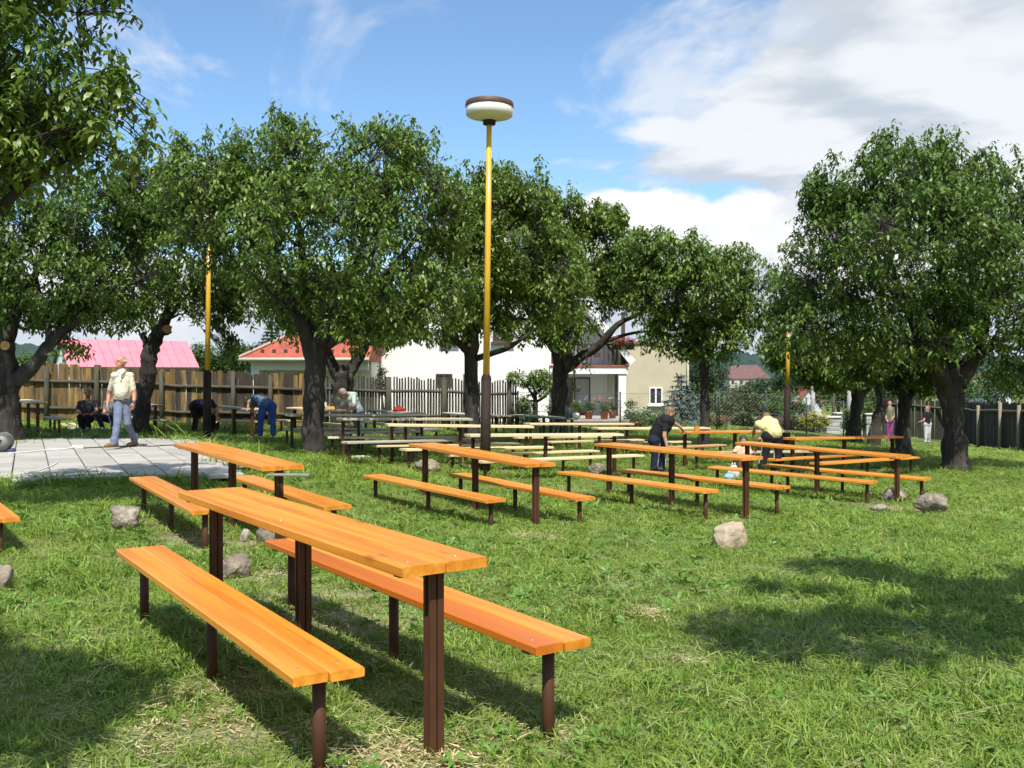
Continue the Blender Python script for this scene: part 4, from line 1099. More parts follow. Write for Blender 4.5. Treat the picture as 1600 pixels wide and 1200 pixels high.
rock(735, 733, dz(733, -.25), .25, .08, .2, 'flat stone left of the middle lamp foot', seed=13, sub=3)
rock(917, 709, dz(709, -.33), .34, .12, .2, 'whitish stone under the bare pale tables', seed=14, sub=3, m=mat('whitish_stone', (.55, .53, .48), (.42, .40, .36), scale=5, rough=.9, bump=.5))
rock(565, 717, dz(717, -.1), .5, .08, .25, 'pale flat rubble in the shade right of the thick trunk', seed=15, sub=3, m=MATS['whitish_stone'])
rock(1050, 937, dz(937, -.1), .10, .05, .10, 'small dark clod in the sunny grass', seed=16, sub=2, m=mat('dark_clod', (.10, .085, .06), (.16, .13, .09), scale=9, rough=1), cat='clod')
# ------------------------------------------------------------------ fences
M_tan = mat('split_tan_board', (.25, .155, .045), (.14, .085, .028), scale=3, rough=.8, bump=.4, bscale=10, stretch=(4, 4, .5), c3=(.045, .034, .023), c3scale=2.4, c3lo=.50, c3hi=.70, rnd=.35, bdist=.01)
M_dkb = mat('old_dark_board', (.036, .028, .020), (.065, .050, .034), scale=3, rough=.85, bump=.4, bscale=10, stretch=(4, 4, .5), rnd=.35, bdist=.01)
M_gyb = mat('silvery_slat', (.060, .052, .040), (.040, .034, .026), scale=3, rough=.85, bump=.3, bscale=10, stretch=(4, 4, .5), rnd=.3, bdist=.01)
M_rail = mat('old_rail', (.060, .050, .036), (.10, .085, .055), scale=3, rough=.9, bump=.4, stretch=(.6, 4, 4), bdist=.01)
M_post = mat('mossy_post', (.05, .047, .03), (.085, .08, .055), scale=3, rough=.95, bump=.5, stretch=(3, 3, .6), bdist=.01)
def board_mesh(w, h, t, top, seed, m):
    rng = random.Random(seed)
    l, r = rng.uniform(-.02, .02) * top, rng.uniform(-.02, .02) * top
    c = rng.uniform(.0, .05) * top
    V = []
    b0, b1 = rng.uniform(-.006, .006), rng.uniform(-.006, .006)
    for y in (-t / 2, t / 2):
        V += [(-w / 2, y, 0), (w / 2, y, 0), (w / 2 + b1, y, h * .5), (w / 2 - .008, y, h + r), (rng.uniform(-w, w) * .2, y, h + c), (-w / 2 + .008, y, h + l), (-w / 2 + b0, y, h * .5)]
    Fc = [(0, 1, 2, 3, 4, 5, 6), (13, 12, 11, 10, 9, 8, 7)] + [(i, 7 + i, 7 + (i + 1) % 7, (i + 1) % 7) for i in range(7)]
    me = bpy.data.meshes.new('board'); me.from_pydata(V, [], [f[::-1] for f in Fc]); me.update(); me.materials.append(m); return me
def fence(path, label, pitch, w, h, variants, pick, seed, posts, rails, name='board_fence', part='board', th=.022, zoff=.06, post_m=None, post_r=.075):
    rng = random.Random(seed)
    x0, y0 = path[0]
    root = empty(name, (x0, y0, gz(x0, y0))); tag(root, label, 'fence')
    O0 = root.location.copy()
    segs = []; tot = 0
    for a, b in zip(path[:-1], path[1:]):
        l = math.hypot(b[0] - a[0], b[1] - a[1]); segs.append((a, b, tot, l)); tot += l
    def pos(s):
        for a, b, s0, l in segs:
            if s <= s0 + l + 1e-6:
                t = (s - s0) / l; return a[0] + (b[0] - a[0]) * t, a[1] + (b[1] - a[1]) * t, math.atan2(b[1] - a[1], b[0] - a[0])
        a, b, s0, l = segs[-1]; return b[0], b[1], math.atan2(b[1] - a[1], b[0] - a[0])
    s = pitch / 2
    while s < tot:
        x, y, an = pos(s); me = rng.choice(variants[pick(s / tot, rng)])
        o = link(part, me); o.parent = root
        o.location = Vector((x, y, gz(x, y) + zoff + rng.uniform(-.02, .02))) - O0 + Vector((-math.sin(an), math.cos(an), 0)) * rng.uniform(-.014, .014)
        o.rotation_euler = (rng.uniform(-.01, .01), rng.uniform(-.012, .012), an); o.scale = (rng.uniform(.88, 1.06), 1, rng.uniform(.97, 1.03))
        s += pitch * rng.uniform(.93, 1.07)
    for zr, r in rails:
        pts = []
        n = max(2, int(tot / 1.2))
        for i in range(n + 1):
            x, y, an = pos(min(tot * i / n, tot - .01)); pts.append(Vector((x + math.sin(an) * .07, y - math.cos(an) * .07, gz(x, y) + zr + .02 * math.sin(i * 2.1))) - O0)
        q = MB(); q.tube(pts, r, 7, jitter=lambda i, k: 1 + .12 * math.sin(i * 1.7 + k)); q.build('rail', M_rail, root)
    for sp in posts:
        x, y, an = pos(sp * tot); g = gz(x, y)
        q = MB(); lean = rng.uniform(-.04, .04); hh = h + rng.uniform(-.03, .10)
        q.tube([Vector((x + math.sin(an) * .16, y - math.cos(an) * .16, g - .1)) - O0, Vector((x + math.sin(an) * .16 + lean, y - math.cos(an) * .16, g + hh)) - O0], [post_r, post_r * .9], 9, jitter=lambda i, k: 1 + .08 * math.sin(k * 2.3))
        q.build('post', post_m or M_post, root)
    return root
vt = {'tan': [board_mesh(.165, 1.60 + .02 * (i % 3), .024, 1, i, M_tan) for i in range(8)],
      'dark': [board_mesh(.175, 1.60 + .02 * (i % 3), .024, 1, 20 + i, M_dkb) for i in range(5)],
      'slat': [board_mesh(.066, 1.62 + .02 * (i % 2), .022, .3, 40 + i, M_gyb if i % 2 else M_dkb) for i in range(6)]}
fa, fb, fc_ = at(-60, 655, 29.5), at(472, 668, 31.5), at(806, 668, 35.5)
def pick1(t, rng):
    px = -60 + 532 * t
    if 348 < px < 405: return 'dark'
    return 'dark' if rng.random() < .16 else 'tan'
fence([(fa.x, fa.y), (fb.x, fb.y)], 'tall tan and dark board fence behind the patio on the left', .156, .165, 1.66, vt, pick1, 5, [.06, .24, .385, .575, .79, .9], [(.42, .05), (1.22, .055)])
fence([(fb.x + .05, fb.y + .02), (fc_.x, fc_.y)], 'dark slat fence with see-through gaps in front of the white house', .105, .07, 1.66, vt, lambda t, r: 'slat', 6, [.08, .36, .62, .955], [(.42, .045), (1.25, .05)], name='slat_fence', part='slat', post_r=.10)
# right-hand fence of dark brushwood boards
vd = {'d': [board_mesh(.15, 1.78 + .03 * (i % 3), .03, 1.2, 70 + i, mat('tarred_board', (.030, .026, .021), (.052, .045, .034), scale=3, rough=.9, bump=.4, stretch=(4, 4, .5), rnd=.4, bdist=.01)) for i in range(6)]}
r0, r1, r2 = at(1378, 690, 47.5), at(1490, 700, 45.5), at(1680, 716, 32.5)
fence([(r0.x, r0.y), (r1.x, r1.y), (r2.x, r2.y)], 'dark tarred board fence with pale leaning posts at the far right', .15, .15, 1.8, vd, lambda t, r: 'd', 8, [.05, .30, .44, .60, .72], [(1.55, .06)], post_m=mat('pale_peeled_post', (.30, .25, .17), (.20, .17, .11), scale=4, rough=.9))
# thin wire fence in front of the gardens
M_wirep = mat('dark_green_steel', (.025, .030, .026), (.04, .045, .04), rough=.5)
M_wire = mat('galvanised_wire', (.25, .26, .25), (.18, .18, .18), rough=.5, metallic=.4)
def wire_fence(pts, label, h, px_step):
    P = [at(*p) for p in pts]
    root = empty('wire_fence', (P[0].x, P[0].y, gz(P[0].x, P[0].y))); tag(root, label, 'fence'); O0 = root.location.copy()
    tops = []
    for p in P:
        g = gz(p.x, p.y); q = MB(); q.tube([Vector((p.x, p.y, g - .1)) - O0, Vector((p.x, p.y, g + h)) - O0], .028, 8); q.build('post', M_wirep, root); tops.append(Vector((p.x, p.y, g)))
    for z in (.05, h * .5, h - .04):
        q = MB(); pl = []
        for a, b in zip(tops[:-1], tops[1:]):
            for t in np.linspace(0, 1, 6)[:-1]: pl.append(a.lerp(b, t) + Vector((0, 0, z - .03 * math.sin(t * 3.14))) - O0)
        pl.append(tops[-1] + Vector((0, 0, z)) - O0); q.tube(pl, .006, 4); q.build('wire', M_wire, root)
    # diagonal mesh
    V, Fc = [], []
    for a, b in zip(tops[:-1], tops[1:]):
        l = (b - a).length; n = int(l / .16)
        for i in range(-int(h / .16), n):
            for sgn in (1, -1):
                s0 = i * .16; s1 = s0 + h
                if sgn < 0: s0, s1 = s1, s0
                z0, z1 = .04, h - .04
                def cl(s, z, so, zo):
                    if s < 0: t = (0 - s) / (so - s); return 0.0, z + (zo - z) * t
                    if s > l: t = (l - s) / (so - s); return l, z + (zo - z) * t
                    return s, z
                (u0, w0), (u1, w1) = cl(s0, z0, s1, z1), cl(s1, z1, s0, z0)
                p = a.lerp(b, u0 / l) + Vector((0, 0, w0)) - O0; r = a.lerp(b, u1 / l) + Vector((0, 0, w1)) - O0
                k = len(V); e = Vector((.0018, 0, 0)); f = Vector((0, 0.0018, 0)); V += [p - e, p + e, r + e, r - e]; Fc.append((k, k + 1, k + 2, k + 3))
    me = bpy.data.meshes.new('mesh_netting'); me.from_pydata([tuple(v) for v in V], [], Fc); me.update(); link('mesh_netting', me, M_wire, root)
wire_fence([(809, 668, 34.0), (969, 672, 34.0), (1050, 672, 34.5), (1120, 675, 36.0)], 'thin wire mesh fence in front of the terrace and flower bed', 1.35, 80)
wire_fence([(1124, 676, 36.2), (1198, 674, 37.0), (1260, 677, 37.5), (1318, 676, 38.0)], 'thin wire mesh fence in front of the shrubs and concrete gate pillars', 1.45, 60)

# ------------------------------------------------------------------ buildings
M_wht = mat('white_render', (.80, .79, .76), (.76, .75, .71), scale=2, rough=.9, bump=.1, bscale=30, bdist=.004)
M_beige = mat('beige_render', (.52, .475, .345), (.48, .435, .31), scale=2, rough=.95, bump=.1, bscale=30, bdist=.004)
M_glass = mat('dark_window_glass', (.03, .035, .04), (.06, .065, .07), scale=2, rough=.08, spec=.8)
M_frame = mat('white_window_frame', (.80, .80, .78), rough=.4)
M_bfr = mat('brown_window_frame', (.09, .05, .03), (.12, .07, .04), rough=.6)
M_rtile = mat('red_roof_tile', (.42, .10, .055), (.34, .075, .045), scale=5, rough=.8, c3=(.25, .07, .05), c3scale=1.5, rnd=.08)
M_curt = mat('net_curtain', (.45, .46, .48), (.30, .31, .33), scale=5, rough=.9, stretch=(6, 1, .3))
M_dwood = mat('dark_brown_wood', (.055, .030, .020), (.08, .045, .03), scale=4, rough=.7, stretch=(3, 3, .5))
def px(v, d): return (v - CX) * d / F
def pz(v, d): return at(CX, v, d).z
def window(parent, O0, x0, x1, z0, z1, y, frame=M_frame, panes=2, sill=True, curtain=False, depth=.10):
    """set in the wall at y (front face), reaching back"""
    o = MB(); fw = .055; O0 = Vector(O0)
    def bx(mb, a0, a1, c0, c1, yy, t): mb.box(Vector(((a0 + a1) / 2, yy, (c0 + c1) / 2)) - O0, (a1 - a0, t, c1 - c0))
    bx(o, x0, x0 + fw, z0, z1, y - .01, .08); bx(o, x1 - fw, x1, z0, z1, y - .01, .08)
    bx(o, x0 + fw, x1 - fw, z1 - fw, z1, y - .01, .08); bx(o, x0 + fw, x1 - fw, z0, z0 + fw, y - .01, .08)
    step = (x1 - x0) / panes
    for i in range(1, panes): bx(o, x0 + step * i - fw * .6, x0 + step * i + fw * .6, z0 + fw, z1 - fw, y - .012, .08)
    w = o.build('window', frame, parent)
    for i in range(panes):
        g = MB(); a0 = x0 + step * i + fw * .6 + .005; a1 = x0 + step * (i + 1) - fw * .6 - .005
        bx(g, a0, a1, z0 + fw + .004, z1 - fw - .004, y + .004, .02); g.build('pane', M_glass, w)
    if sill:
        s = MB(); bx(s, x0 - .08, x1 + .08, z0 - .07, z0 - .005, y - .08, .2); s.build('sill', frame, w)
    return w
def white_house():
    d = 39.0; y = d
    g = -.25
    root = empty('white_house', (px(760, d), y + 4, g)); tag(root, 'large white gabled house with a balcony and terrace behind the trees', 'house'); O0 = root.location.copy()
    xl, xr = px(590, d), px(965, d); xm = px(858, d); zr = pz(325, d); xri = px(785, d)
    ze_l, ze_r = pz(535, d), pz(548, d)
    # front wall left of the porch, with the gable above
    zb = pz(575, d)
    def gable_z(x): return ze_l + (zr - ze_l) * (x - xl) / (xri - xl) if x < xri else ze_r + (zr - ze_r) * (xr - x) / (xr - xri)
    q = MB(); q.prism([(xl - O0.x, g - O0.z), (xm - O0.x, g - O0.z), (xm - O0.x, gable_z(xm) - .15 - O0.z), (xri - O0.x, zr - .15 - O0.z), (xl - O0.x, ze_l - .15 - O0.z)], y - O0.y, y + 8 - O0.y)
    q.build('wall', M_wht, root)
    # recessed wall behind porch and balcony
    y2 = y + 1.3
    q = MB(); q.prism([(xm - O0.x + .01, g - O0.z), (xr - O0.x, g - O0.z), (xr - O0.x, ze_r - .15 - O0.z), (xm - O0.x + .01, gable_z(xm) - .15 - O0.z)], y2 - O0.y, y + 8 - O0.y); q.build('wall', M_wht, root)
    # roof: two slabs with overhang
    for (xa, za, xb, zb_) in ((xl, ze_l, xri, zr), (xr, ze_r, xri, zr)):
        dx, dz_ = xb - xa, zb_ - za; l = math.hypot(dx, dz_); ux, uz = dx / l, dz_ / l
        nx, nz = -uz, ux
        if nz < 0: nx, nz = -nx, -nz
        a0 = (xa - ux * .7, za - uz * .7); b0 = (xb, zb_)
        q = MB(); q.prism([(a0[0] - O0.x, a0[1] - O0.z), (b0[0] - O0.x, b0[1] - O0.z), (b0[0] + nx * .10 - O0.x, b0[1] + nz * .10 - O0.z), (a0[0] + nx * .10 - O0.x, a0[1] + nz * .10 - O0.z)], y - .45 - O0.y, y + 8.5 - O0.y); q.build('soffit', M_wht, root)
        q = MB(); q.prism([(a0[0] + nx * .103 - O0.x, a0[1] + nz * .103 - O0.z), (b0[0] + nx * .103 - O0.x, b0[1] + nz * .103 - O0.z), (b0[0] + nx * .22 - O0.x, b0[1] + nz * .22 - O0.z), (a0[0] + nx * .22 - O0.x, a0[1] + nz * .22 - O0.z)], y - .45 - O0.y, y + 8.5 - O0.y)
        rf = q.build('roof', M_rtile, root)
        q = MB(); q.prism([(a0[0] - O0.x, a0[1] - .02 - O0.z), (b0[0] - O0.x, b0[1] - .02 - O0.z), (b0[0] + nx * .26 - O0.x, b0[1] + nz * .26 - O0.z), (a0[0] + nx * .26 - O0.x, a0[1] + nz * .26 - O0.z)], y - .51 - O0.y, y - .453 - O0.y)
        q.build('verge_board', M_wht, rf)
    q = MB(); cx = px(868, d); q.box(Vector((cx, y + 3, gable_z(cx) + .5)) - O0, (.55, .55, 1.9)); ch = q.build('chimney', mat('chimney_brick', (.10, .06, .05), (.15, .08, .06), scale=8, rough=.9), root)
    # balcony
    bx0, bx1 = xm + .02, px(980, d); zf = pz(573, d); y0 = y - .3
    def bxw(mb, x0, x1, ya, yb, z0, z1): mb.box(Vector(((x0 + x1) / 2, (ya + yb) / 2, (z0 + z1) / 2)) - O0, (x1 - x0, yb - ya, z1 - z0))
    q = MB(); bxw(q, bx0, bx1, y0, y2 - .01, zf - .28, zf); sl = q.build('balcony', M_wht, root)
    q = MB(); bxw(q, bx0 - .02, bx1 + .03, y0 - .05, y0 + .3, zf + .002, zf + .06); q.build('balcony_edge', M_rtile, sl)
    zt = pz(537, d)
    q = MB(); bxw(q, bx0, bx1, y0 + .02, y0 + .10, zt - .06, zt); q.build('handrail', M_dwood, sl)
    n = 18
    for i in range(n):
        x = bx0 + (bx1 - bx0) * (i + .5) / n
        if i in (10, 11): continue
        q = MB(); bxw(q, x - .036, x + .036, y0 + .04, y0 + .065, zf + .10, zt - .062); q.build('baluster', M_dwood, sl)
    q = MB(); x = bx0 + (bx1 - bx0) * 11 / n; bxw(q, x - .14, x + .11, y0 + .04, y0 + .065, zf + .35, zf + .55); q.build('baluster', M_dwood, sl)
    x = px(973, d); q = MB(); bxw(q, x - .07, x + .07, y0 + .11, y0 + .24, zf + .062, pz(488, d)); q.build('balcony_post', M_dwood, sl)
    # porch
    x = px(972, d); q = MB(); bxw(q, x - .16, x + .14, y0 + .05, y0 + .4, g, zf - .285); q.build('porch_column', M_wht, root)
    x = px(957, d); q = MB(); bxw(q, x - .10, x + .10, y0 + 1.0, y0 + 1.3, g, zf - .285); q.build('porch_column', M_beige, root)
    # terrace
    tz = pz(655, 36.5)
    q = MB(); bxw(q, px(862, 37), px(984, 37), 36.0, y2 - .02, g - .5, tz); te = q.build('terrace', mat('terrace_concrete', (.42, .40, .37), (.34, .33, .30), scale=4, rough=.9), root)
    q = MB(); bxw(q, px(862, 37) - .02, px(984, 37) + .02, 35.96, 35.995, g - .5, tz - .06); q.build('terrace_front', mat('dark_plinth', (.07, .07, .065), (.10, .095, .09), scale=5, rough=.9), te)
    # glazed doors with curtains
    for (a, b) in ((878, 895), (897, 922)):
        q = MB(); bxw(q, px(a, y2), px(b, y2), y2 - .06, y2 - .005, tz, pz(590, y2)); f = q.build('terrace_door', M_bfr, root)
        q = MB(); bxw(q, px(a + 2, y2), px(b - 2, y2), y2 - .075, y2 - .062, tz + .1, pz(592, y2)); q.build('pane', M_curt if a > 890 else M_glass, f)
    window(root, O0, px(681, y), px(707, y), pz(603, y), pz(584, y), y - .02, M_bfr, 2, False)
    window(root, O0, px(724, y), px(746, y), pz(603, y), pz(584, y), y - .02, M_bfr, 2, False)
    window(root, O0, px(690, y), px(714, y), pz(534, y), pz(494, y), y - .02, M_bfr, 2, True)
    window(root, O0, px(770, y), px(800, y), pz(534, y), pz(494, y), y - .02, M_bfr, 2, True)
    return root, O0, tz
WH, WHO, TZ = white_house()
def beige_house():
    d = 42.0; g = -.3
    x0, x1 = px(979, d), px(1072, d); zt = pz(537, d)
    root = empty('beige_house', ((x0 + x1) / 2, d + 3, g)); tag(root, 'flat-roofed beige house wing with one white window', 'house'); O0 = root.location.copy()
    q = MB(); q.box(Vector(((x0 + x1) / 2, d + 3, (g + zt) / 2)) - O0, (x1 - x0, 6, zt - g)); q.build('wall', M_beige, root)
    q = MB(); q.box(Vector(((x0 + x1) / 2, d + 3, zt + .05)) - O0, (x1 - x0 + .16, 6.16, .09)); q.build('roof', mat('flat_roof_edge', (.30, .27, .22), (.2, .18, .15), rough=.8), root)
    q = MB(); q.tube([Vector((x1 + .06, d - .08, g)) - O0, Vector((x1 + .06, d - .08, zt)) - O0], .05, 8); q.build('downpipe', M_beige, root)
    window(root, O0, px(1014, d), px(1035, d), pz(632, d), pz(605, d), d - .015, M_frame, 2, True)
beige_house()
def garage():
    d = 36.0; g = -.1
    x0, x1 = px(392, d), px(575, d); ze = pz(560, d); zr = pz(488, d)
    root = empty('garage', ((x0 + x1) / 2, d + 2.5, g)); tag(root, 'low white garage with a red hipped roof behind the board fence', 'garage'); O0 = root.location.copy()
    def bxw(mb, a0, a1, ya, yb, c0, c1): mb.box(Vector(((a0 + a1) / 2, (ya + yb) / 2, (c0 + c1) / 2)) - O0, (a1 - a0, yb - ya, c1 - c0))
    q = MB(); bxw(q, x0, x1, d + .8, d + 5, g, ze); q.build('wall', M_wht, root)
    q = MB(); bxw(q, x0, x1, d, d + .25, ze - .42, ze - .005); q.build('lintel', M_wht, root)
    q = MB(); bxw(q, x0, x0 + .3, d + .01, d + .79, g, ze - .425); q.build('pier', M_wht, root)
    xd = px(452, d); q = MB(); bxw(q, xd, xd + .5, d + .74, d + .795, g + .9, ze - .6); q.build('window', M_glass, root)
    # hipped roof
    e = .35; xa, xb = x0 - e, x1 + .1; ya, yb = d - e, d + 5.3; yr = (ya + yb) / 2; rx = xa + (yr - ya)
    V = [(xa, ya, ze), (xb, ya, ze), (xb, yb, ze), (xa, yb, ze), (rx, yr, zr), (xb, yr, zr)]
    V = [Vector(v) - O0 for v in V]; lo = [v - Vector((0, 0, .10)) for v in V[:4]]
    q = MB(); q.add(V + lo, [(0, 1, 5, 4), (1, 2, 5), (2, 3, 4, 5), (3, 0, 4), (6, 7, 1, 0), (7, 8, 2, 1), (8, 9, 3, 2), (9, 6, 0, 3), (9, 8, 7, 6)])
    rf = q.build('roof', M_rtile, root)
    q = MB(); q.tube([Vector((xa, ya - .05, ze - .04)) - O0, Vector((xb, ya - .05, ze - .04)) - O0], .06, 8); q.build('gutter', mat('pale_gutter', (.55, .50, .42), rough=.5), rf)
    q = MB(); q.tube([V[0] + Vector((0, -.01, .03)), V[4] + Vector((0, 0, .04))], .06, 6); q.build('hip_cap', mat('pale_hip_cap', (.55, .36, .30), (.45, .3, .25), rough=.7), rf)
    for i in range(9):
        t = .04 + i * .075; x = xa + .35 + i * .42; s = .12
        p = Vector((x, ya + .35, ze + .35 * (zr - ze) / (yr - ya) + .06)) - O0
        q = MB(); q.box(p, (.12, .05, .12)); q.build('snow_guard', M_dwood, rf)
garage()
def pink_shed():
    d = 38.0; g = .3
    eL, eR = at(92, 531, 36.6), at(292, 537, 39.2); ze, zr = pz(567, 36.9), pz(531, 36.8)
    xl = 0; xr = math.hypot(eR.x - eL.x, eR.y - eL.y); rzs = math.atan2(eR.y - eL.y, eR.x - eL.x)
    root = empty('pink_roofed_shed', ((eL.x + eR.x) / 2, (eL.y + eR.y) / 2, g)); tag(root, 'white shed with a bright pink tiled roof above the board fence', 'shed'); O0 = root.location.copy()
    root.rotation_euler = (0, 0, rzs)
    w = xr - xl; hw = w / 2; dep = 1.35; H = ze - g; HR = zr - g
    q = MB(); q.add([(-hw + .1, -dep, 0), (hw - .1, -dep, 0), (hw - .1, dep, 0), (-hw + .1, dep, 0), (-hw + .1, -dep, H), (hw - .1, -dep, H), (hw - .1, dep, H), (-hw + .1, dep, H), (-hw + .1, 0, HR - .06), (hw - .1, 0, HR - .06)],
                    [(0, 1, 5, 4), (2, 3, 7, 6), (0, 4, 8, 7, 3), (1, 2, 6, 9, 5), (4, 5, 9, 8), (6, 7, 8, 9)]); q.build('wall', M_wht, root)
    M_pk = mat('pink_roof_panel', (.88, .25, .30), (.82, .20, .25), scale=1.2, rough=.5, rnd=.05)
    for sg in (-1, 1):
        ey, ez = sg * (dep + .3), H - .3 * (HR - H) / dep
        q = MB(); q.add([(-hw, 0, HR), (hw, 0, HR), (hw, ey, ez), (-hw, ey, ez), (-hw, 0, HR - .07), (hw, 0, HR - .07), (hw, ey, ez - .07), (-hw, ey, ez - .07)],
                        [(0, 1, 2, 3), (4, 7, 6, 5), (0, 4, 5, 1), (3, 2, 6, 7), (0, 3, 7, 4), (1, 5, 6, 2)]); rf = q.build('roof', M_dwood, root)
        if sg > 0: continue
        rows, cols = 7, 14
        sl = math.hypot(ey, HR - ez); an = math.atan2(HR - ez, -ey)
        tw, tl = w / cols, sl / rows
        tm = MB(); tm.box((0, 0, .012), (tw - .012, tl - .01, .028)); tme = tm.mesh('roof_tile'); tme.materials.append(M_pk)
        for r in range(rows):
            for c in range(cols):
                t = (r + .5) / rows
                o = link('roof_tile', tme); o.parent = rf
                o.location = (-hw + tw * (c + .5), ey * t, HR + (ez - HR) * t + .012); o.rotation_euler = (an + .03, 0, 0)
    q = MB(); q.tube([(-hw, -dep - .33, H - .36), (hw, -dep - .33, H - .36)], .05, 8); q.build('gutter', M_dwood, root)
    q = MB(); q.box((-hw + .085, -.3, H + .25), (.02, .16, .9)); q.build('gable_batten', mat('grey_batten', (.40, .40, .40), rough=.8), root)
pink_shed()
def far_house(name, label, x0, x1, ytop, yeave, ybase, d, wall_m, roof_m, wins, ridge_in=.0, gable=False, dep=6):
    a, b = px(x0, d), px(x1, d); zt, ze, zb = pz(ytop, d), pz(yeave, d), pz(ybase, d) - 2
    root = empty(name, ((a + b) / 2, d + dep / 2, zb)); tag(root, label, 'house'); O0 = root.location.copy(); hw = (b - a) / 2
    q = MB()
    if gable: q.prism([(-hw, 0), (hw, 0), (hw, ze - zb), (0, zt - zb - .15), (-hw, ze - zb)], -dep / 2, dep / 2)
    else: q.box((0, 0, (ze - zb) / 2), (2 * hw, dep, ze - zb))
    q.build('wall', wall_m, root)
    H, T = ze - zb, zt - zb; e = hw * .06
    if gable:
        for s in (-1, 1):
            q = MB(); q.add([(s * (hw + e), -dep / 2 - .3, H - .2), (0, -dep / 2 - .3, T), (0, dep / 2, T), (s * (hw + e), dep / 2, H - .2), (s * (hw + e), -dep / 2 - .3, H - .45), (0, -dep / 2 - .3, T - .25), (0, dep / 2, T - .25), (s * (hw + e), dep / 2, H - .45)],
                            [(0, 1, 2, 3), (7, 6, 5, 4), (0, 4, 5, 1), (1, 5, 6, 2), (2, 6, 7, 3), (3, 7, 4, 0)]); q.build('roof', roof_m, root)
    else:
        i = hw * ridge_in
        V = [(-hw - e, -dep / 2 - e, H), (hw + e, -dep / 2 - e, H), (hw + e, dep / 2 + e, H), (-hw - e, dep / 2 + e, H), (-hw + i, 0, T), (hw - i, 0, T)]
        q = MB(); q.add(V, [(0, 1, 5, 4), (1, 2, 5), (2, 3, 4, 5), (3, 0, 4), (3, 2, 1, 0)]); q.build('roof', roof_m, root)
    for (wx0, wx1, wy0, wy1) in wins:
        q = MB(); x_0, x_1, z1, z0 = px(wx0, d), px(wx1, d), pz(wy0, d), pz(wy1, d)
        q.box(Vector(((x_0 + x_1) / 2, d - .04, (z0 + z1) / 2)) - O0, (x_1 - x_0, .1, z1 - z0)); q.build('window', M_glass, root)
    return root
M_fr = mat('far_brown_roof', (.16, .085, .075), (.12, .07, .065), scale=1, rough=.9)
M_fw = mat('far_cream_wall', (.50, .46, .38), (.44, .41, .35), scale=.6, rough=.9)
far_house('manor_house', 'old cream manor with a dark red hipped roof on the far slope', 1140, 1204, 570, 592, 606, 230.0, M_fw, M_fr, [(1143, 1147, 594, 600), (1156, 1160, 594, 600), (1170, 1174, 594, 600), (1183, 1187, 594, 600)], .35, dep=12)
far_house('far_shed', 'pale yellow low building left of the far manor', 1128, 1145, 582, 585, 600, 245.0, mat('far_yellow_wall', (.55, .48, .28), rough=.9), M_fw, [], .2, dep=8)
far_house('village_house', 'white village house with an orange-red roof behind the right lamp pole', 1243, 1284, 602, 628, 650, 95.0, mat('far_white_wall', (.62, .62, .62), (.55, .55, .56), scale=.5, rough=.9), M_rtile, [(1252, 1256, 632, 640), (1264, 1268, 632, 640)], gable=True, dep=9)
far_house('village_house', 'orange-red roofed village house partly hidden left of the right lamp pole', 1226, 1250, 603, 620, 645, 112.0, MATS['far_white_wall'], M_rtile, [(1234, 1238, 624, 631)], .1, dep=8)
far_house('village_house', 'white house with red roof above the far right fence', 1559, 1580, 583, 597, 640, 70.0, MATS['far_white_wall'], M_rtile, [(1565, 1569, 602, 612)], gable=True, dep=7)
# concrete gate pillars and low wall
M_blk = mat('grey_concrete_block', (.46, .45, .42), (.38, .37, .35), scale=4, rough=.95, rnd=.12)
def pillar(pxx, d, w, htop, label):
    p = at(pxx, 670, d); g = gz(p.x, p.y) - .05; zt = pz(htop, d)
    root = empty('gate_pillar', (p.x, p.y, g)); tag(root, label, 'pillar', 'concrete block gate pillars')
    n = max(4, int((zt - g) / .2)); h = (zt - g) / n
    q = MB(); q.box((0, 0, (zt - g) / 2), (w - .03, w - .03, zt - g - .01)); q.build('core', mat('mortar', (.3, .29, .27), rough=1), root)
    for i in range(n):
        q = MB(); q.cbox((0, 0, h * (i + .5)), (w, w, h - .02), .012); q.build('block', M_blk, root)
    q = MB(); q.cbox((0, 0, zt - g + .04), (w + .12, w + .12, .07), .02); q.build('capstone', mat('pale_capstone', (.60, .57, .50), rough=.9), root)
pillar(1299, 44.0, .62, 653, 'concrete block pillar right of the yellow-flowering shrub')
pillar(1314, 46.5, .5, 647, 'slim concrete gate post right of the block pillar')
pillar(1360, 42.0, .5, 648, 'concrete block pillar seen between the two crooked trunks')
def balustrade():
    d = 47.0; root = empty('balustrade', (px(1320, d), d, gz(px(1320, d), d))); tag(root, 'pale concrete balustrade behind the gate pillars', 'balustrade'); O0 = root.location.copy()
    for a, b, y in ((1235, 1296, 651), (1308, 1352, 648)):
        q = MB(); q.box(Vector(((px(a, d) + px(b, d)) / 2, d, pz(y, d))) - O0, (px(b, d) - px(a, d), .22, .14)); q.build('rail', MATS['pale_capstone'], root)
        n = int((b - a) / 7)
        for i in range(n + 1):
            x = px(a + (b - a) * i / n, d); z0 = gz(x, d) - .1; z1 = pz(y, d) - .07
            q = MB(); q.lathe([(.06, 0), (.10, .15 * (z1 - z0)), (.06, .5 * (z1 - z0)), (.09, .8 * (z1 - z0)), (.07, z1 - z0)], 10, Vector((x, d, z0)) - O0); q.build('baluster', MATS['pale_capstone'], root)
balustrade()
def util_pole(pxx, ytop, d, r, label, m, lamp_arm=False):
    p = at(pxx, 660, d); g = gz(p.x, p.y); root = empty('utility_pole', (p.x, p.y, g)); tag(root, label, 'pole')
    q = MB(); q.tube([(0, 0, -.2), (0, 0, pz(ytop, d) - g)], [r, r * .75], 10); q.build('shaft', m, root)
    q = MB(); q.box((0, 0, pz(ytop, d) - g - .12), (.9, .08, .08)); q.build('crossarm', m, root)
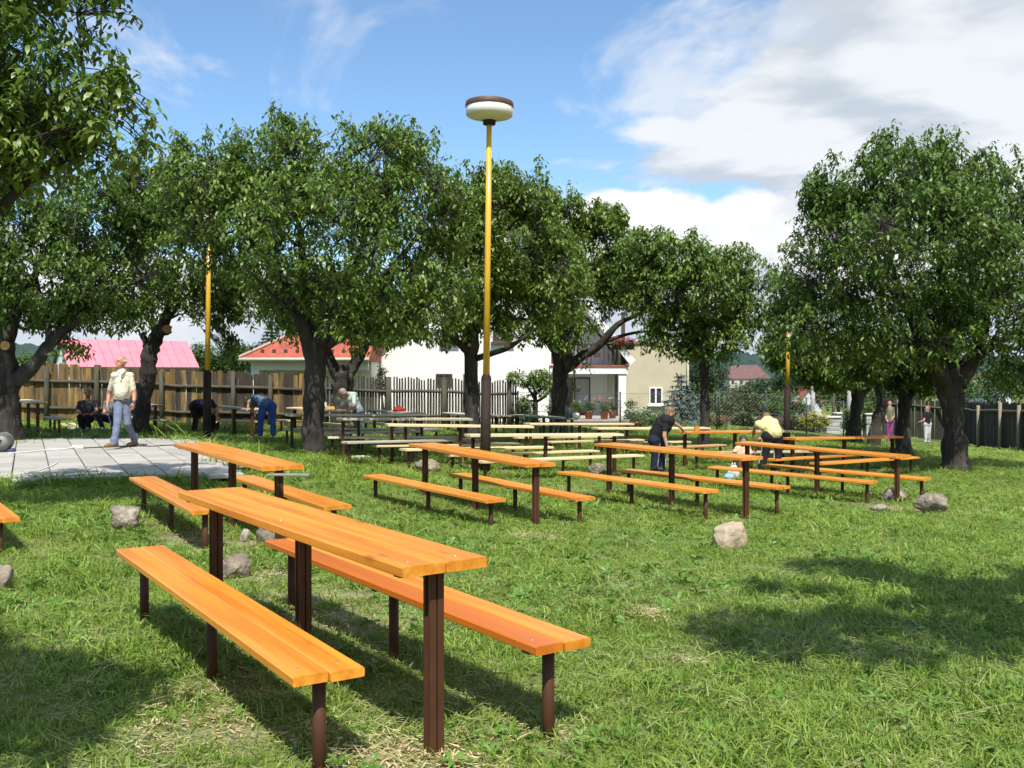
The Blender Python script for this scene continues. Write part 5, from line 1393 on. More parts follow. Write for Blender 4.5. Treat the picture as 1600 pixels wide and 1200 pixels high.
M_conc = mat('pole_concrete', (.50, .49, .46), (.42, .41, .39), scale=2, rough=.9)
util_pole(1270, 560, 70.0, .17, 'pale concrete pole in front of the red-roofed village house', M_conc)
util_pole(1302, 590, 66.0, .12, 'thin brown wooden pole left of the crooked trunks', M_post)
util_pole(1329, 560, 60.0, .26, 'thick pale concrete pole seen beside the left crooked trunk', M_conc)
# low dark garden wall right of the flower bed
q = MB(); a, b = at(1118, 660, 44.0), at(1236, 664, 44.0); za = pz(651, 44.0)
q.box(((a.x + b.x) / 2, 44.0, (za + -1.2) / 2), (b.x - a.x, .2, za + 1.2)); tag(q.build('garden_wall', mat('dark_red_wall', (.10, .05, .045), (.07, .05, .045), scale=3, rough=.9)), 'low dark red garden wall behind the shrubs', 'wall')

# ------------------------------------------------------------------ far hills
def hill(name, label, d, xs, ys, seed, m):
    rng = np.random.default_rng(seed); X = np.linspace(px(xs[0], d), px(xs[-1], d), 420); 
    top = np.interp(X, [px(v, d) for v in xs], [pz(v, d) for v in ys])
    top = top + np.abs(rng.normal(0, 1, len(X))) * d * .0011 + d * .0016 * np.sin(np.arange(len(X)) * 1.9) * np.sin(np.arange(len(X)) * .37)
    rows = 26; V = []
    for r in range(rows):
        t = r / (rows - 1)
        yy = d - d * .35 * (1 - t); zz = -14 + (top + 14) * t ** .8
        if 0 < r < rows - 1: zz = zz + rng.normal(0, d * .0015, len(X))
        V.append(np.stack([X * (yy / d) ** .2, np.full(len(X), yy) + rng.normal(0, d * .003, len(X)), zz], -1))
    V.append(np.stack([X, np.full(len(X), d * 1.25), np.full(len(X), -14.0)], -1))
    V = np.concatenate(V); n = len(X); i, j = np.meshgrid(np.arange(n - 1), np.arange(rows)); k = (j * n + i).ravel()
    me = np_mesh(name, V, np.stack([k, k + 1, k + n + 1, k + n], -1), False)
    tag(link(name, me, m), label, kind='structure')
M_for = mat('haze_tinted_spruce_forest', (.030, .058, .050), (.050, .082, .066), scale=.02, rough=1, spec=.1, detail=8, c3=(.022, .042, .04), c3scale=.09)  # bluish haze of distance is mixed into the forest colour; no air volume
hill('hill', 'forested hill on the horizon at the right', 900.0, [600, 900, 1050, 1110, 1160, 1240, 1400, 1700, 2200], [575, 565, 556, 553, 554, 552, 556, 560, 570], 3, M_for)
hill('hill', 'dark forested hill on the horizon at the left', 700.0, [-700, -200, 0, 60, 110, 250, 420, 600], [560, 545, 538, 541, 548, 556, 568, 580], 4, M_for)

# ------------------------------------------------------------------ background trees and shrubs
def bush(name, label, blobs, n, size, m, seed, cat='shrub', group='shrubs and trees beyond the fences', stem=None, per=6, droop=.5, hollow=.35, flowers=None):
    rng = np.random.default_rng(seed); B = np.array(blobs, float)
    x, y = B[0, 0], B[0, 1]; g = gz(x, y); root = empty(name, (x, y, g)); tag(root, label, cat, group); ox = np.array([x, y, g])
    pr = (B[:, 3] * B[:, 5]); pr = pr / pr.sum(); bi = rng.choice(len(B), n, p=pr); u = rng.normal(0, 1, (n, 3)); u /= np.linalg.norm(u, axis=1, keepdims=True)
    r = rng.uniform(hollow ** 3, 1, n) ** (1 / 3); P = B[bi, :3] + u * r[:, None] * B[bi, 3:6]
    gn = pnoise(P, 2.2 / max(B[:, 3].max(), .6), seed); P = P[gn > np.quantile(gn, .15)]
    P = P[P[:, 2] > g + .03]
    q = MB()
    for k in range(5 if stem is None else 1):
        b = B[k % len(B)]; an = rng.uniform(0, 6.28)
        rr = stem or .03
        q.tube([(rng.normal(0, .08), rng.normal(0, .08), -.1), ((b[0] - x) * .6, (b[1] - y) * .6, (b[2] - g) * .6), (b[0] - x, b[1] - y, b[2] - g)], [rr, rr * .7, rr * .3], 6)
    q.build('trunk' if stem else 'stems', M_bark, root)
    V, Fc, var = cluster_leaves(rng, P - ox, per, size, droop=droop, spread=size * .6)
    leaves_obj('crown' if stem else 'foliage', V, Fc, var, m, root)
    if flowers:
        fm, cnt, fs = flowers
        sel = P[rng.permutation(len(P))[:cnt]]; out = (sel - B[0, :3]); sel = sel + out / np.maximum(np.linalg.norm(out, axis=1, keepdims=True), .01) * size * .6 + np.array([0, -.04, .03])
        V, Fc, var = cluster_leaves(rng, sel - ox, 6, fs, droop=.1, spread=fs * .25)
        leaves_obj('flowers', V, Fc, var, fm, root)
    return root
G1 = leaf_mat('shrub_green', (.05, .10, .022), (.10, .18, .04), (.14, .20, .06))
G2 = leaf_mat('shrub_bright', (.06, .12, .022), (.12, .20, .04), (.19, .27, .08))
G3 = leaf_mat('shrub_olive', (.06, .085, .03), (.12, .15, .055), (.19, .22, .10))
G4 = leaf_mat('shrub_dark', (.026, .058, .022), (.055, .105, .034), (.09, .14, .05))
GB = leaf_mat('blue_needles', (.06, .10, .095), (.12, .17, .165), (.22, .28, .28), trans=.1)
F_red = leaf_mat('red_petals', (.45, .02, .02), (.65, .04, .04), (.75, .12, .1)); F_wht = leaf_mat('white_petals', (.6, .6, .58), (.8, .8, .76), (.85, .85, .82))
F_pink = leaf_mat('pink_petals', (.5, .03, .18), (.68, .07, .30), (.75, .2, .42)); F_yel = leaf_mat('yellow_petals', (.60, .42, .01), (.75, .58, .02), (.8, .65, .08)); F_or = leaf_mat('orange_petals', (.6, .18, .05), (.7, .25, .08), (.75, .35, .15))
def bb(pxx, py, rx, ry, d, dr=None):
    s = d / F; c = at(pxx, py, d); return (c.x, c.y, c.z, rx * s, dr or rx * s * .8, ry * s)
bush('garden_tree', 'round green tree behind the fence left of the red-roofed garage', [bb(345, 565, 45, 28, 46), bb(320, 560, 28, 26, 45), bb(375, 560, 26, 22, 47)], 1500, .16, G1, 1, 'tree', stem=.12)
bush('garden_tree', 'dark green tree close to the left of the garage roof', [bb(398, 560, 20, 22, 50), bb(380, 552, 16, 12, 50)], 600, .16, G4, 2, 'tree', stem=.1)
bush('garden_tree', 'light green tree behind the fence at the left edge', [bb(50, 570, 35, 17, 44), bb(25, 575, 25, 14, 44), bb(75, 580, 20, 12, 44)], 700, .15, G2, 3, 'tree', stem=.1)
bush('garden_tree', 'dense dark tree right of the beige house', [bb(1090, 600, 28, 45, 48), bb(1120, 610, 26, 40, 49), bb(1085, 640, 22, 25, 47)], 1500, .17, G4, 4, 'tree', stem=.14)
bush('garden_shrub', 'large olive-green shrub between the slender tree and the far manor', [bb(1158, 630, 30, 26, 46), bb(1140, 645, 22, 20, 45), bb(1180, 645, 22, 18, 46)], 1300, .13, G3, 5)
bush('garden_shrub', 'bright green shrub behind the person in the yellow shirt', [bb(1225, 635, 34, 26, 47), bb(1205, 645, 24, 18, 46), bb(1250, 645, 22, 16, 47)], 1200, .13, G2, 6)
bush('garden_tree', 'dark tree clump below the far manor', [bb(1200, 610, 40, 20, 75), bb(1170, 612, 30, 14, 80), bb(1230, 600, 26, 20, 72)], 1500, .22, G4, 7, 'tree', stem=.15)
bush('grass_clump', 'pale ornamental grass clump in front of the dark garden wall', [bb(1162, 662, 14, 10, 42)], 240, .22, G3, 8, 'grass clump', droop=-.9, per=8)
bush('grass_clump', 'small pale clump left of the yellow-flowering shrub', [bb(1238, 664, 10, 8, 42)], 120, .18, G3, 9, 'grass clump', droop=-.9, per=8)
bush('flowering_shrub', 'yellow-flowering shrub beside the concrete block pillar', [bb(1272, 660, 24, 13, 42), bb(1256, 664, 12, 9, 42)], 500, .12, G2, 10, flowers=(F_yel, 200, .10))
bush('thuja', 'small conical evergreen behind the left crooked trunk', [bb(1324, 655, 7, 16, 42), bb(1356, 655, 10, 20, 42), bb(1324, 668, 9, 8, 42)], 500, .12, G1, 11, droop=-.6)
bush('garden_tree', 'green trees behind the dark fence at the right edge', [bb(1545, 600, 60, 30, 52), bb(1600, 590, 50, 36, 52), bb(1490, 605, 40, 24, 50), bb(1650, 600, 50, 40, 52)], 2400, .18, G1, 12, 'tree', stem=.16)
bush('garden_tree', 'mid green trees behind the crooked trunks in the distance', [bb(1310, 615, 40, 26, 85), bb(1350, 610, 45, 34, 85), bb(1400, 620, 40, 30, 80)], 1800, .25, G4, 13, 'tree', stem=.2)
bush('garden_tree', 'far row of dark trees left of the pink-roofed shed', [bb(20, 590, 60, 16, 60), bb(-60, 580, 60, 30, 60)], 900, .22, G4, 14, 'tree', stem=.2)
bush('flower_bed', 'flower bed with white and orange blooms below the beige house wall', [bb(1030, 656, 28, 10, 37.5), bb(1000, 650, 16, 12, 37.5), bb(1060, 664, 26, 7, 37)], 620, .12, G1, 15, 'flowers', flowers=(F_wht, 50, .07))
bush('flower_bed', 'tall red flowers right of the slender tree trunk', [bb(1118, 662, 18, 9, 38), bb(1105, 656, 10, 10, 38)], 300, .12, G1, 16, 'flowers', flowers=(F_red, 30, .10))
bush('flower_bed', 'low greenery along the wire fence left of the slender tree', [bb(1085, 668, 26, 6, 37), bb(1150, 670, 30, 5, 38)], 380, .10, G2, 17, 'flowers', flowers=(F_yel, 10, .06))
bush('garden_shrub', 'leafy shrub with orange blooms beside the terrace column', [bb(988, 648, 9, 22, 36.6), bb(995, 660, 12, 12, 36.4)], 260, .13, G1, 18, flowers=(F_or, 12, .10))
bush('garden_shrub', 'dark shrub at the end of the slat fence', [bb(816, 650, 14, 22, 36.5), bb(832, 655, 12, 16, 36.5)], 320, .13, G4, 19)
bush('juniper', 'small pale juniper sticking up behind the slat fence', [bb(597, 588, 7, 14, 37.0), bb(597, 605, 12, 16, 37.0)], 260, .10, G3, 20, droop=-.9)
def spruce(name, label, pxx, ytop, ybase, d, rbase, m, seed, n=2600):
    rng = np.random.default_rng(seed); p = at(pxx, ybase, d); g = gz(p.x, p.y); zt = pz(ytop, d) - g; zb = pz(ybase, d) - g
    root = empty(name, (p.x, p.y, g)); tag(root, label, 'tree', 'conifers beyond the fences')
    q = MB(); q.tube([(0, 0, -.1), (0, 0, zt)], [.09, .015], 7); q.build('trunk', M_bark, root)
    base, dr, ln = [], [], []; br = MB()
    whorls = int((zt - max(zb, .1)) / .17)
    for i in range(whorls):
        t = i / whorls; z = max(zb, .12) + (zt - max(zb, .12)) * t; R_ = rbase * (1 - t) ** .85 + .06; nb = 9 if t < .7 else 6
        for b in range(nb):
            a = 6.283 * b / nb + rng.uniform(-.3, .3); L_ = R_ * rng.uniform(.75, 1.12); tip = np.array([math.cos(a) * L_, math.sin(a) * L_, z - .18 * L_ + .1 * t])
            br.tube([(0, 0, z), tuple(tip)], [.015, .005], 4)
            k = max(10, int(L_ * 60))
            tt = rng.uniform(.15, 1, k)[:, None]; pts = np.array([0, 0, z]) * (1 - tt) + tip * tt
            dd = tip - np.array([0, 0, z]); s = rng.normal(0, .6, (k, 3)); s[:, 2] = s[:, 2] * .5 - .15
            base.append(pts); dr.append(dd / np.linalg.norm(dd) * .7 + s); ln.append(np.full(k, .19) * rng.uniform(.7, 1.2, k))
    base = np.concatenate(base); dr = np.concatenate(dr); ln = np.concatenate(ln)
    V, Fc = leaf_arrays(base, dr, np.tile([0, 0, 1.0], (len(base), 1)), ln, ln * .34)
    tag(br.build('branches', M_bark, root), kind='stuff'); leaves_obj('crown', V, Fc, np.clip(rng.normal(.5, .25, len(base)), 0, 1), m, root)
spruce('blue_spruce', 'young blue spruce in front of the beige house corner', 1064, 583, 672, 39.0, 1.05, GB, 1)
spruce('spruce', 'dark spruce top behind the garage roof', 424, 500, 585, 58.0, 1.5, G4, 2)

# pots on the terrace and flower boxes on the balcony
M_terr = mat('terracotta', (.42, .14, .07), (.36, .115, .06), scale=6, rough=.85)
def pot(pxx, d, label, fl, seed, w=.34, hgt=.30, leaf=G2, nl=70, up=.28, zbase=None):
    p = at(pxx, 655, d); z = TZ if zbase is None else zbase; root = empty('flower_pot', (p.x, p.y, z)); tag(root, label, 'plant pot', 'potted flowers on the terrace')
    q = MB(); r = w / 2; q.lathe([(0, .004), (r * .68, .004), (r * .9, hgt * .78), (r, hgt * .79), (r * 1.02, hgt), (r * .9, hgt), (r * .85, hgt * .85), (0, hgt * .85)], 18); q.build('pot', M_terr, root)
    rng = np.random.default_rng(seed); P = np.stack([rng.normal(0, w * .42, nl), rng.normal(0, w * .42, nl), hgt + np.abs(rng.normal(up * .5, up * .4, nl))], -1)
    q = MB()
    for k in range(6): q.tube([(0, 0, hgt * .8), tuple(P[k])], [.008, .004], 4)
    q.build('stems', M_weedstem, root)
    V, Fc, var = cluster_leaves(rng, P, 6, .085, droop=.3, spread=.03); leaves_obj('foliage', V, Fc, var, leaf, root)
    if fl:
        m, n, s = fl; P = np.stack([rng.normal(0, w * .6, n), rng.normal(-.05, w * .4, n), hgt + up + rng.uniform(.0, .28, n)], -1)
        q = MB()
        for k in range(n): q.tube([(0, 0, hgt * .9), tuple(P[k])], [.006, .004], 4)
        q.build('flower_stems', M_weedstem, root)
        V, Fc, var = cluster_leaves(rng, P, 14, s, droop=.0, spread=s * .5); leaves_obj('flowers', V, Fc, var, m, root)
M_weedstem = mat('green_stem', (.08, .14, .03), rough=.7)
pot(862, 36.6, 'potted white flowers left of the tree trunk by the terrace', (F_wht, 3, .07), 1, leaf=G1)
pot(901, 36.5, 'terracotta pot with a light green leafy plant on the terrace', (F_wht, 2, .06), 2, leaf=G2, nl=110)
pot(920, 36.5, 'terracotta pot with white blooms in the middle of the terrace', (F_wht, 3, .07), 3, leaf=G1, nl=80)
pot(944, 36.4, 'terracotta pot with tall red geraniums on the terrace', (F_red, 6, .09), 4, leaf=G1, nl=60, up=.30)
pot(957, 37.2, 'pot of dark leaves and pale blooms beside the terrace column', (F_wht, 2, .06), 5, leaf=G4, nl=80)
p = at(992, 668, 35.6)
pot(991, 35.6, 'wide terracotta bowl of pale flowers on the ground right of the terrace', (F_wht, 8, .07), 6, leaf=G3, nl=60, w=.5, hgt=.24, zbase=gz(p.x, p.y))
def flower_box(x0, x1, label, m, seed):
    d = 38.65; z = pz(538, 39.0); a, b = px(x0, 39.0), px(x1, 39.0); root = empty('flower_box', ((a + b) / 2, d, z)); tag(root, label, 'flower box', 'flower boxes on the balcony rail')
    q = MB(); q.cbox((0, -.10, -.12), (b - a, .2, .2), .015); q.build('box', M_dwood, root)
    rng = np.random.default_rng(seed); n = 90; P = np.stack([rng.uniform(-(b - a) / 2, (b - a) / 2, n), rng.normal(-.12, .1, n), rng.uniform(-.12, .16, n)], -1)
    V, Fc, var = cluster_leaves(rng, P, 5, .10, droop=.6, spread=.05); leaves_obj('foliage', V, Fc, var, G1, root)
    P = np.stack([rng.uniform(-(b - a) / 2, (b - a) / 2, 46), rng.normal(-.2, .1, 46), rng.uniform(-.05, .26, 46)], -1)
    V, Fc, var = cluster_leaves(rng, P, 8, .08, droop=.1, spread=.04); leaves_obj('flowers', V, Fc, var, m, root)
flower_box(955, 971, 'balcony flower box with red blooms left of the brown post', F_red, 1)
flower_box(974, 988, 'balcony flower box with magenta blooms right of the brown post', F_pink, 2)
# ------------------------------------------------------------------ people
SKIN = mat('skin', (.50, .27, .19), (.44, .22, .15), scale=6, rough=.55)
SKIN_R = mat('ruddy_skin', (.52, .25, .17), (.46, .20, .13), scale=6, rough=.5)
def cloth(name, c, rough=.85): return mat(name, c, tuple(v * .8 for v in c), scale=7, rough=rough, bump=.8, bscale=7, bdist=.05, spec=.2)
def cap_mesh(bm, a, b, ra, rb, n=12):
    """closed tapered capsule"""
    a = Vector(a); b = Vector(b); ax = b - a
    if ax.length < 1e-4: ax = Vector((0, 0, 1e-3)); b = a + ax
    t = ax.normalized(); u = (Vector((1, 0, 0)) if abs(t.x) < .8 else Vector((0, 1, 0))); u = (u - t * u.dot(t)).normalized(); w = t.cross(u)
    rings = []
    for an in (-75, -45, -15): rings.append((a + t * ra * math.sin(R(an)), ra * math.cos(R(an))))
    for an in (15, 45, 75): rings.append((b + t * rb * math.sin(R(an)), rb * math.cos(R(an))))
    vs = []
    for c, r in rings: vs.append([bm.verts.new(c + u * (math.cos(6.2832 * k / n) * r) + w * (math.sin(6.2832 * k / n) * r)) for k in range(n)])
    for i in range(len(rings) - 1):
        for k in range(n): bm.faces.new((vs[i][k], vs[i][(k + 1) % n], vs[i + 1][(k + 1) % n], vs[i + 1][k]))
    p0 = bm.verts.new(a - t * ra); p1 = bm.verts.new(b + t * rb)
    for k in range(n):
        bm.faces.new((p0, vs[0][(k + 1) % n], vs[0][k])); bm.faces.new((p1, vs[-1][k], vs[-1][(k + 1) % n]))
def ell_mesh(bm, c, r, rot=None):
    g = bmesh.ops.create_icosphere(bm, subdivisions=3, radius=1)
    for v in g['verts']:
        p = Vector((v.co.x * r[0], v.co.y * r[1], v.co.z * r[2])); v.co = (rot @ p if rot is not None else p) + Vector(c)
def sd_cap(P, a, b, ra, rb):
    a = np.array(a); b = np.array(b); ab = b - a; t = np.clip(((P - a) @ ab) / max(ab @ ab, 1e-9), 0, 1)
    return np.linalg.norm(P - a - t[:, None] * ab, axis=1) - (ra + (rb - ra) * t)
def sd_ell(P, c, r, rot=None):
    q = P - np.array(c)
    if rot is not None: q = q @ np.array(rot)
    r = np.array(r); k0 = np.linalg.norm(q / r, axis=1); k1 = np.linalg.norm(q / (r * r), axis=1)
    return k0 * (k0 - 1) / np.maximum(k1, 1e-9)
class Body:
    def __init__(s): s.pr = []
    def cap(s, a, b, ra, rb, m): s.pr.append(('c', tuple(a), tuple(b), ra, rb, m))
    def ell(s, c, r, m, rot=None): s.pr.append(('e', tuple(c), tuple(r), rot, None, m))
    def mesh(s, name, voxel, mats, smooth=3):
        bm = bmesh.new()
        for p in s.pr:
            if p[0] == 'c': cap_mesh(bm, p[1], p[2], p[3], p[4])
            else: ell_mesh(bm, p[1], p[2], p[3])
        me = bpy.data.meshes.new(name + '_raw'); bm.to_mesh(me); bm.free()
        tmp = bpy.data.objects.new(name + '_raw', me); COL.objects.link(tmp)
        md = tmp.modifiers.new('remesh', 'REMESH'); md.mode = 'VOXEL'; md.voxel_size = voxel; md.use_smooth_shade = True
        sm = tmp.modifiers.new('smooth', 'SMOOTH'); sm.factor = .5; sm.iterations = smooth
        dg = bpy.context.evaluated_depsgraph_get()
        out = bpy.data.meshes.new_from_object(tmp.evaluated_get(dg)); out.name = name
        bpy.data.objects.remove(tmp); bpy.data.meshes.remove(me)
        n = len(out.polygons); C = np.empty(n * 3); out.polygons.foreach_get('center', C); C = C.reshape(-1, 3)
        best = np.full(n, 1e9); idx = np.zeros(n, np.int32)
        for p in s.pr:
            d = sd_cap(C, *p[1:5]) if p[0] == 'c' else sd_ell(C, p[1], p[2], p[3])
            k = d < best; best[k] = d[k]; idx[k] = p[5]
        out.materials.clear()
        for m in mats: out.materials.append(m)
        out.polygons.foreach_set('material_index', idx); out.polygons.foreach_set('use_smooth', np.ones(n, bool)); out.update()
        return out
def hand(B, wrist, direc, palm_n, m, s=1.0, curl=.5):
    """palm, four fingers of unequal length and a thumb from the side of the palm"""
    w = Vector(wrist); d = Vector(direc).normalized(); n = Vector(palm_n); n = (n - d * n.dot(d)).normalized(); sd = d.cross(n)
    kn = w + d * .085 * s
    B.cap(w, w + d * .03 * s, .024 * s, .026 * s, m)
    for k, (o, l) in enumerate(((-.028, .072), (-.010, .082), (.009, .078), (.027, .060))):
        r0 = w + d * .03 * s + sd * o * .7 * s; r = kn + sd * o * s
        B.cap(r0, r, .0125 * s, .0115 * s, m)
        j = r + (d * math.cos(curl) + n * math.sin(curl)) * l * .5 * s; t = j + (d * math.cos(curl * 2) + n * math.sin(curl * 2)) * l * .5 * s
        B.cap(r, j, .0102 * s, .0092 * s, m); B.cap(j, t, .0090 * s, .0074 * s, m)
    a = w + d * .025 * s - sd * .022 * s; b = a + (d * .6 - sd * .7 + n * .35).normalized() * .045 * s; c = b + (d * .85 - sd * .25 + n * .4).normalized() * .035 * s
    B.cap(a, b, .0125 * s, .0115 * s, m); B.cap(b, c, .0105 * s, .0085 * s, m)
def head(B, c, face, up, skin, hair, s=1.0, bald=False, long_hair=False):
    """c: centre of the skull; face: direction the person looks"""
    f = Vector(face).normalized(); u = Vector(up); u = (u - f * u.dot(f)).normalized(); r = f.cross(u); rot = Matrix((r, f, u)).transposed()
    c = Vector(c); P = lambda x, y, z: c + r * (x * s) + f * (y * s) + u * (z * s)
    B.ell(P(0, -.01, .02), (.074 * s, .094 * s, .096 * s), skin, rot)
    B.ell(P(0, .025, -.055), (.058 * s, .062 * s, .066 * s), skin, rot)
    B.ell(P(0, .072, -.095), (.026 * s, .020 * s, .020 * s), skin, rot)
    B.cap(P(0, .084, .015), P(0, .108, -.028), .010 * s, .015 * s, skin)
    B.ell(P(0, .080, -.066), (.026 * s, .012 * s, .010 * s), skin, rot)
    for sg in (-1, 1):
        B.ell(P(sg * .078, -.005, -.01), (.010 * s, .022 * s, .032 * s), skin, rot)
        B.cap(P(sg * .018, .084, .025), P(sg * .046, .074, .024), .010 * s, .009 * s, skin)
    if bald:
        B.ell(P(0, -.062, .0), (.076 * s, .050 * s, .062 * s), hair, rot)
        for sg in (-1, 1): B.ell(P(sg * .060, -.03, .008), (.022 * s, .046 * s, .034 * s), hair, rot)
    else:
        B.ell(P(0, -.030, .042), (.084 * s, .094 * s, .088 * s), hair, rot)
        B.ell(P(0, -.060, -.01), (.078 * s, .058 * s, .078 * s), hair, rot)
        if long_hair: B.ell(P(0, -.075, -.06), (.075 * s, .045 * s, .09 * s), hair, rot)
    return P
EYE_D = mat('eye_dark', (.02, .015, .012), rough=.2)
def eyes(P, root, O0, s=1.0):
    for sg in (-1, 1):
        c = P(sg * .030, .0815, .006) ; q = MB(); q.lathe([(0, .008), (.006, .006), (.0085, 0), (.006, -.006), (0, -.008)], 10, tuple(c)); q.build('eye', EYE_D, root)
def person(pxx, py, d, label, build, voxel=.016, z=None, group=None, scale=None):
    p = at(pxx, py, d); zz = gz(p.x, p.y) if z is None else z
    root = empty('person', (p.x, p.y, zz)); tag(root, label, 'person', group)
    s = d / F
    def J(x, y, dy=0.0):
        """joint from photo position, dy metres behind the anchor"""
        q = at(x, y, d + dy); return Vector((q.x - p.x, dy, q.z - zz))
    B = Body(); mats, post = build(B, J)
    me = B.mesh('body', voxel, mats); o = bpy.data.objects.new('body', me); COL.objects.link(o); o.parent = root
    if post: post(root)
    return root
def limb2(B, a, b, c, r, m1, m2=None, cut=None):
    """two-segment limb"""
    B.cap(a, b, r[0], r[1], m1); B.cap(b, c, r[1] * .98, r[2], m2 if m2 is not None else m1)
def shoe(B, ankle, toe_dir, m, s=1.0, drop=.075):
    a = Vector(ankle); t = Vector(toe_dir); t.z = 0; t = t.normalized(); g = a + Vector((0, 0, -drop))
    B.cap(a + Vector((0, 0, -.02)), g + Vector((0, 0, .045)) - t * .02, .048 * s, .046 * s, m)
    B.cap(g + Vector((0, 0, .040)) - t * .05, g + t * .13 + Vector((0, 0, .030)), .042 * s, .040 * s, m)
    B.cap(g + t * .13 + Vector((0, 0, .030)), g + t * .175 + Vector((0, 0, .026)), .040 * s, .030 * s, m)

# -- the man walking across the patio
def walking(B, J):
    SK, HR, SH, TR, BT, SO, WA = range(7)
    neck = J(190, 580, .02); P = head(B, J(189, 565, -.02), (-.62, -.76, .02), (0, 0, 1), SK, HR, 1.06, bald=True)
    B.cap(J(190, 571, .02), neck, .060, .066, SK)
    shl, shr = J(179, 587, -.05), J(203.5, 587, .07)
    B.cap(shl, shr, .075, .075, SH); B.cap(J(190, 579.5, .02), J(190, 584, .01), .080, .115, SH)
    B.cap(J(186.5, 595, .0), J(187, 619, -.03), .112, .112, SH); B.cap(J(196, 595, .03), J(194.5, 619, -.01), .112, .112, SH); B.ell(J(190, 611, -.06), (.145, .14, .19), SH)
    B.cap(J(185.5, 626, .0), J(196, 625.5, .03), .105, .105, TR)
    # collar
    B.cap(J(184, 579, -.07), J(189, 584, -.135), .016, .014, SH); B.cap(J(196, 578.5, -.03), J(191, 584, -.13), .016, .014, SH)
    B.cap(J(178.5, 625.2, -.12), J(200, 624.2, -.085), .016, .016, BT)
    # arms: sleeves then bare forearms
    el, wl = J(170.5, 615, .06), J(168.5, 629.5, -.02); er, wr = J(209.5, 615, .05), J(209.5, 629, -.06)
    for sh, e, w in ((shl, el, wl), (shr, er, wr)):
        mid = sh.lerp(e, .72)
        B.cap(sh, mid, .066, .060, SH); B.cap(sh.lerp(e, .66), e, .054, .050, SK); B.cap(e, w, .050, .032, SK)
    hand(B, wl, (-.05, -.25, -1), (.8, .3, 0), SK, 1.15, .45); hand(B, wr, (-.1, -.1, -1), (-.8, .2, 0), SK, 1.15, .5)
    B.cap(wr + Vector((0, 0, .012)), wr + Vector((0, 0, -.006)), .037, .037, WA)
    # legs mid-stride
    hl, hr_ = J(185.5, 630, -.03), J(196.5, 629, .05)
    kl, al = J(183.5, 662, -.24), J(178.5, 691.5, -.34); kr, ar = J(199, 662, -.02), J(210, 685.5, .38)
    limb2(B, hl, kl, al, (.104, .078, .066), TR); limb2(B, hr_, kr, ar, (.104, .078, .060), TR)
    B.cap(al + Vector((0, 0, .05)), al, .078, .080, TR); B.cap(ar + Vector((0, 0, .05)), ar, .074, .078, TR)
    shoe(B, al + Vector((0, -.01, .005)), (-.5, -.8, 0), SO, 1.1, drop=.082); shoe(B, ar + Vector((0, .0, -.01)), (-.35, -.8, 0), SO, 1.1, drop=.125)
    mats = [SKIN_R, mat('white_hair', (.62, .60, .56), (.5, .48, .44), scale=20, rough=.7), mat('cream_shirt_cloth', (.66, .63, .49), (.58, .55, .41), scale=9, rough=.85, bump=.8, bscale=8, bdist=.05, spec=.2), cloth('faded_blue_trousers', (.17, .20, .29)), cloth('belt', (.06, .05, .045)), mat('tan_shoe', (.28, .14, .05), (.2, .1, .04), scale=8, rough=.6), mat('watch_steel', (.12, .12, .13), rough=.3, metallic=.5)]
    def post(root):
        eyes(P, root, None)
        q = MB()
        for a, b in (((176, 599, -.150), (204, 596.5, -.115)),):
            p0, p1 = J(*a), J(*b); q.tube([p0, (p0 + p1) / 2 + Vector((0, -.045, 0)), p1], .005, 5)
        q.build('shirt_stripe', mat('shirt_stripe', (.20, .22, .24), rough=.9), root)
        q = MB(); p0 = J(187.5, 588, -.165); q.box(p0, (.03, .008, .10), Matrix.Rotation(.1, 3, 'Y')); q.build('shirt_placket', F_wht if False else mat('white_placket', (.78, .77, .70), rough=.8), root)
        q = MB(); p0 = J(178, 622.6, -.157); q.box(p0, (.05, .012, .032)); q.build('belt_buckle', M_screw, root)
        c = wl_ = J(166.6, 637, -.13); q = MB(); q.tube([c + Vector((.03, -.02, .01)), c + Vector((.07, -.06, .02))], .004, 6); q.build('cigarette', M_frame, root)
    return mats, post
person(193, 699.5, 19.2, 'balding man in a cream polo shirt and blue trousers walking across the patio', walking, .0125, z=PAT_Z)

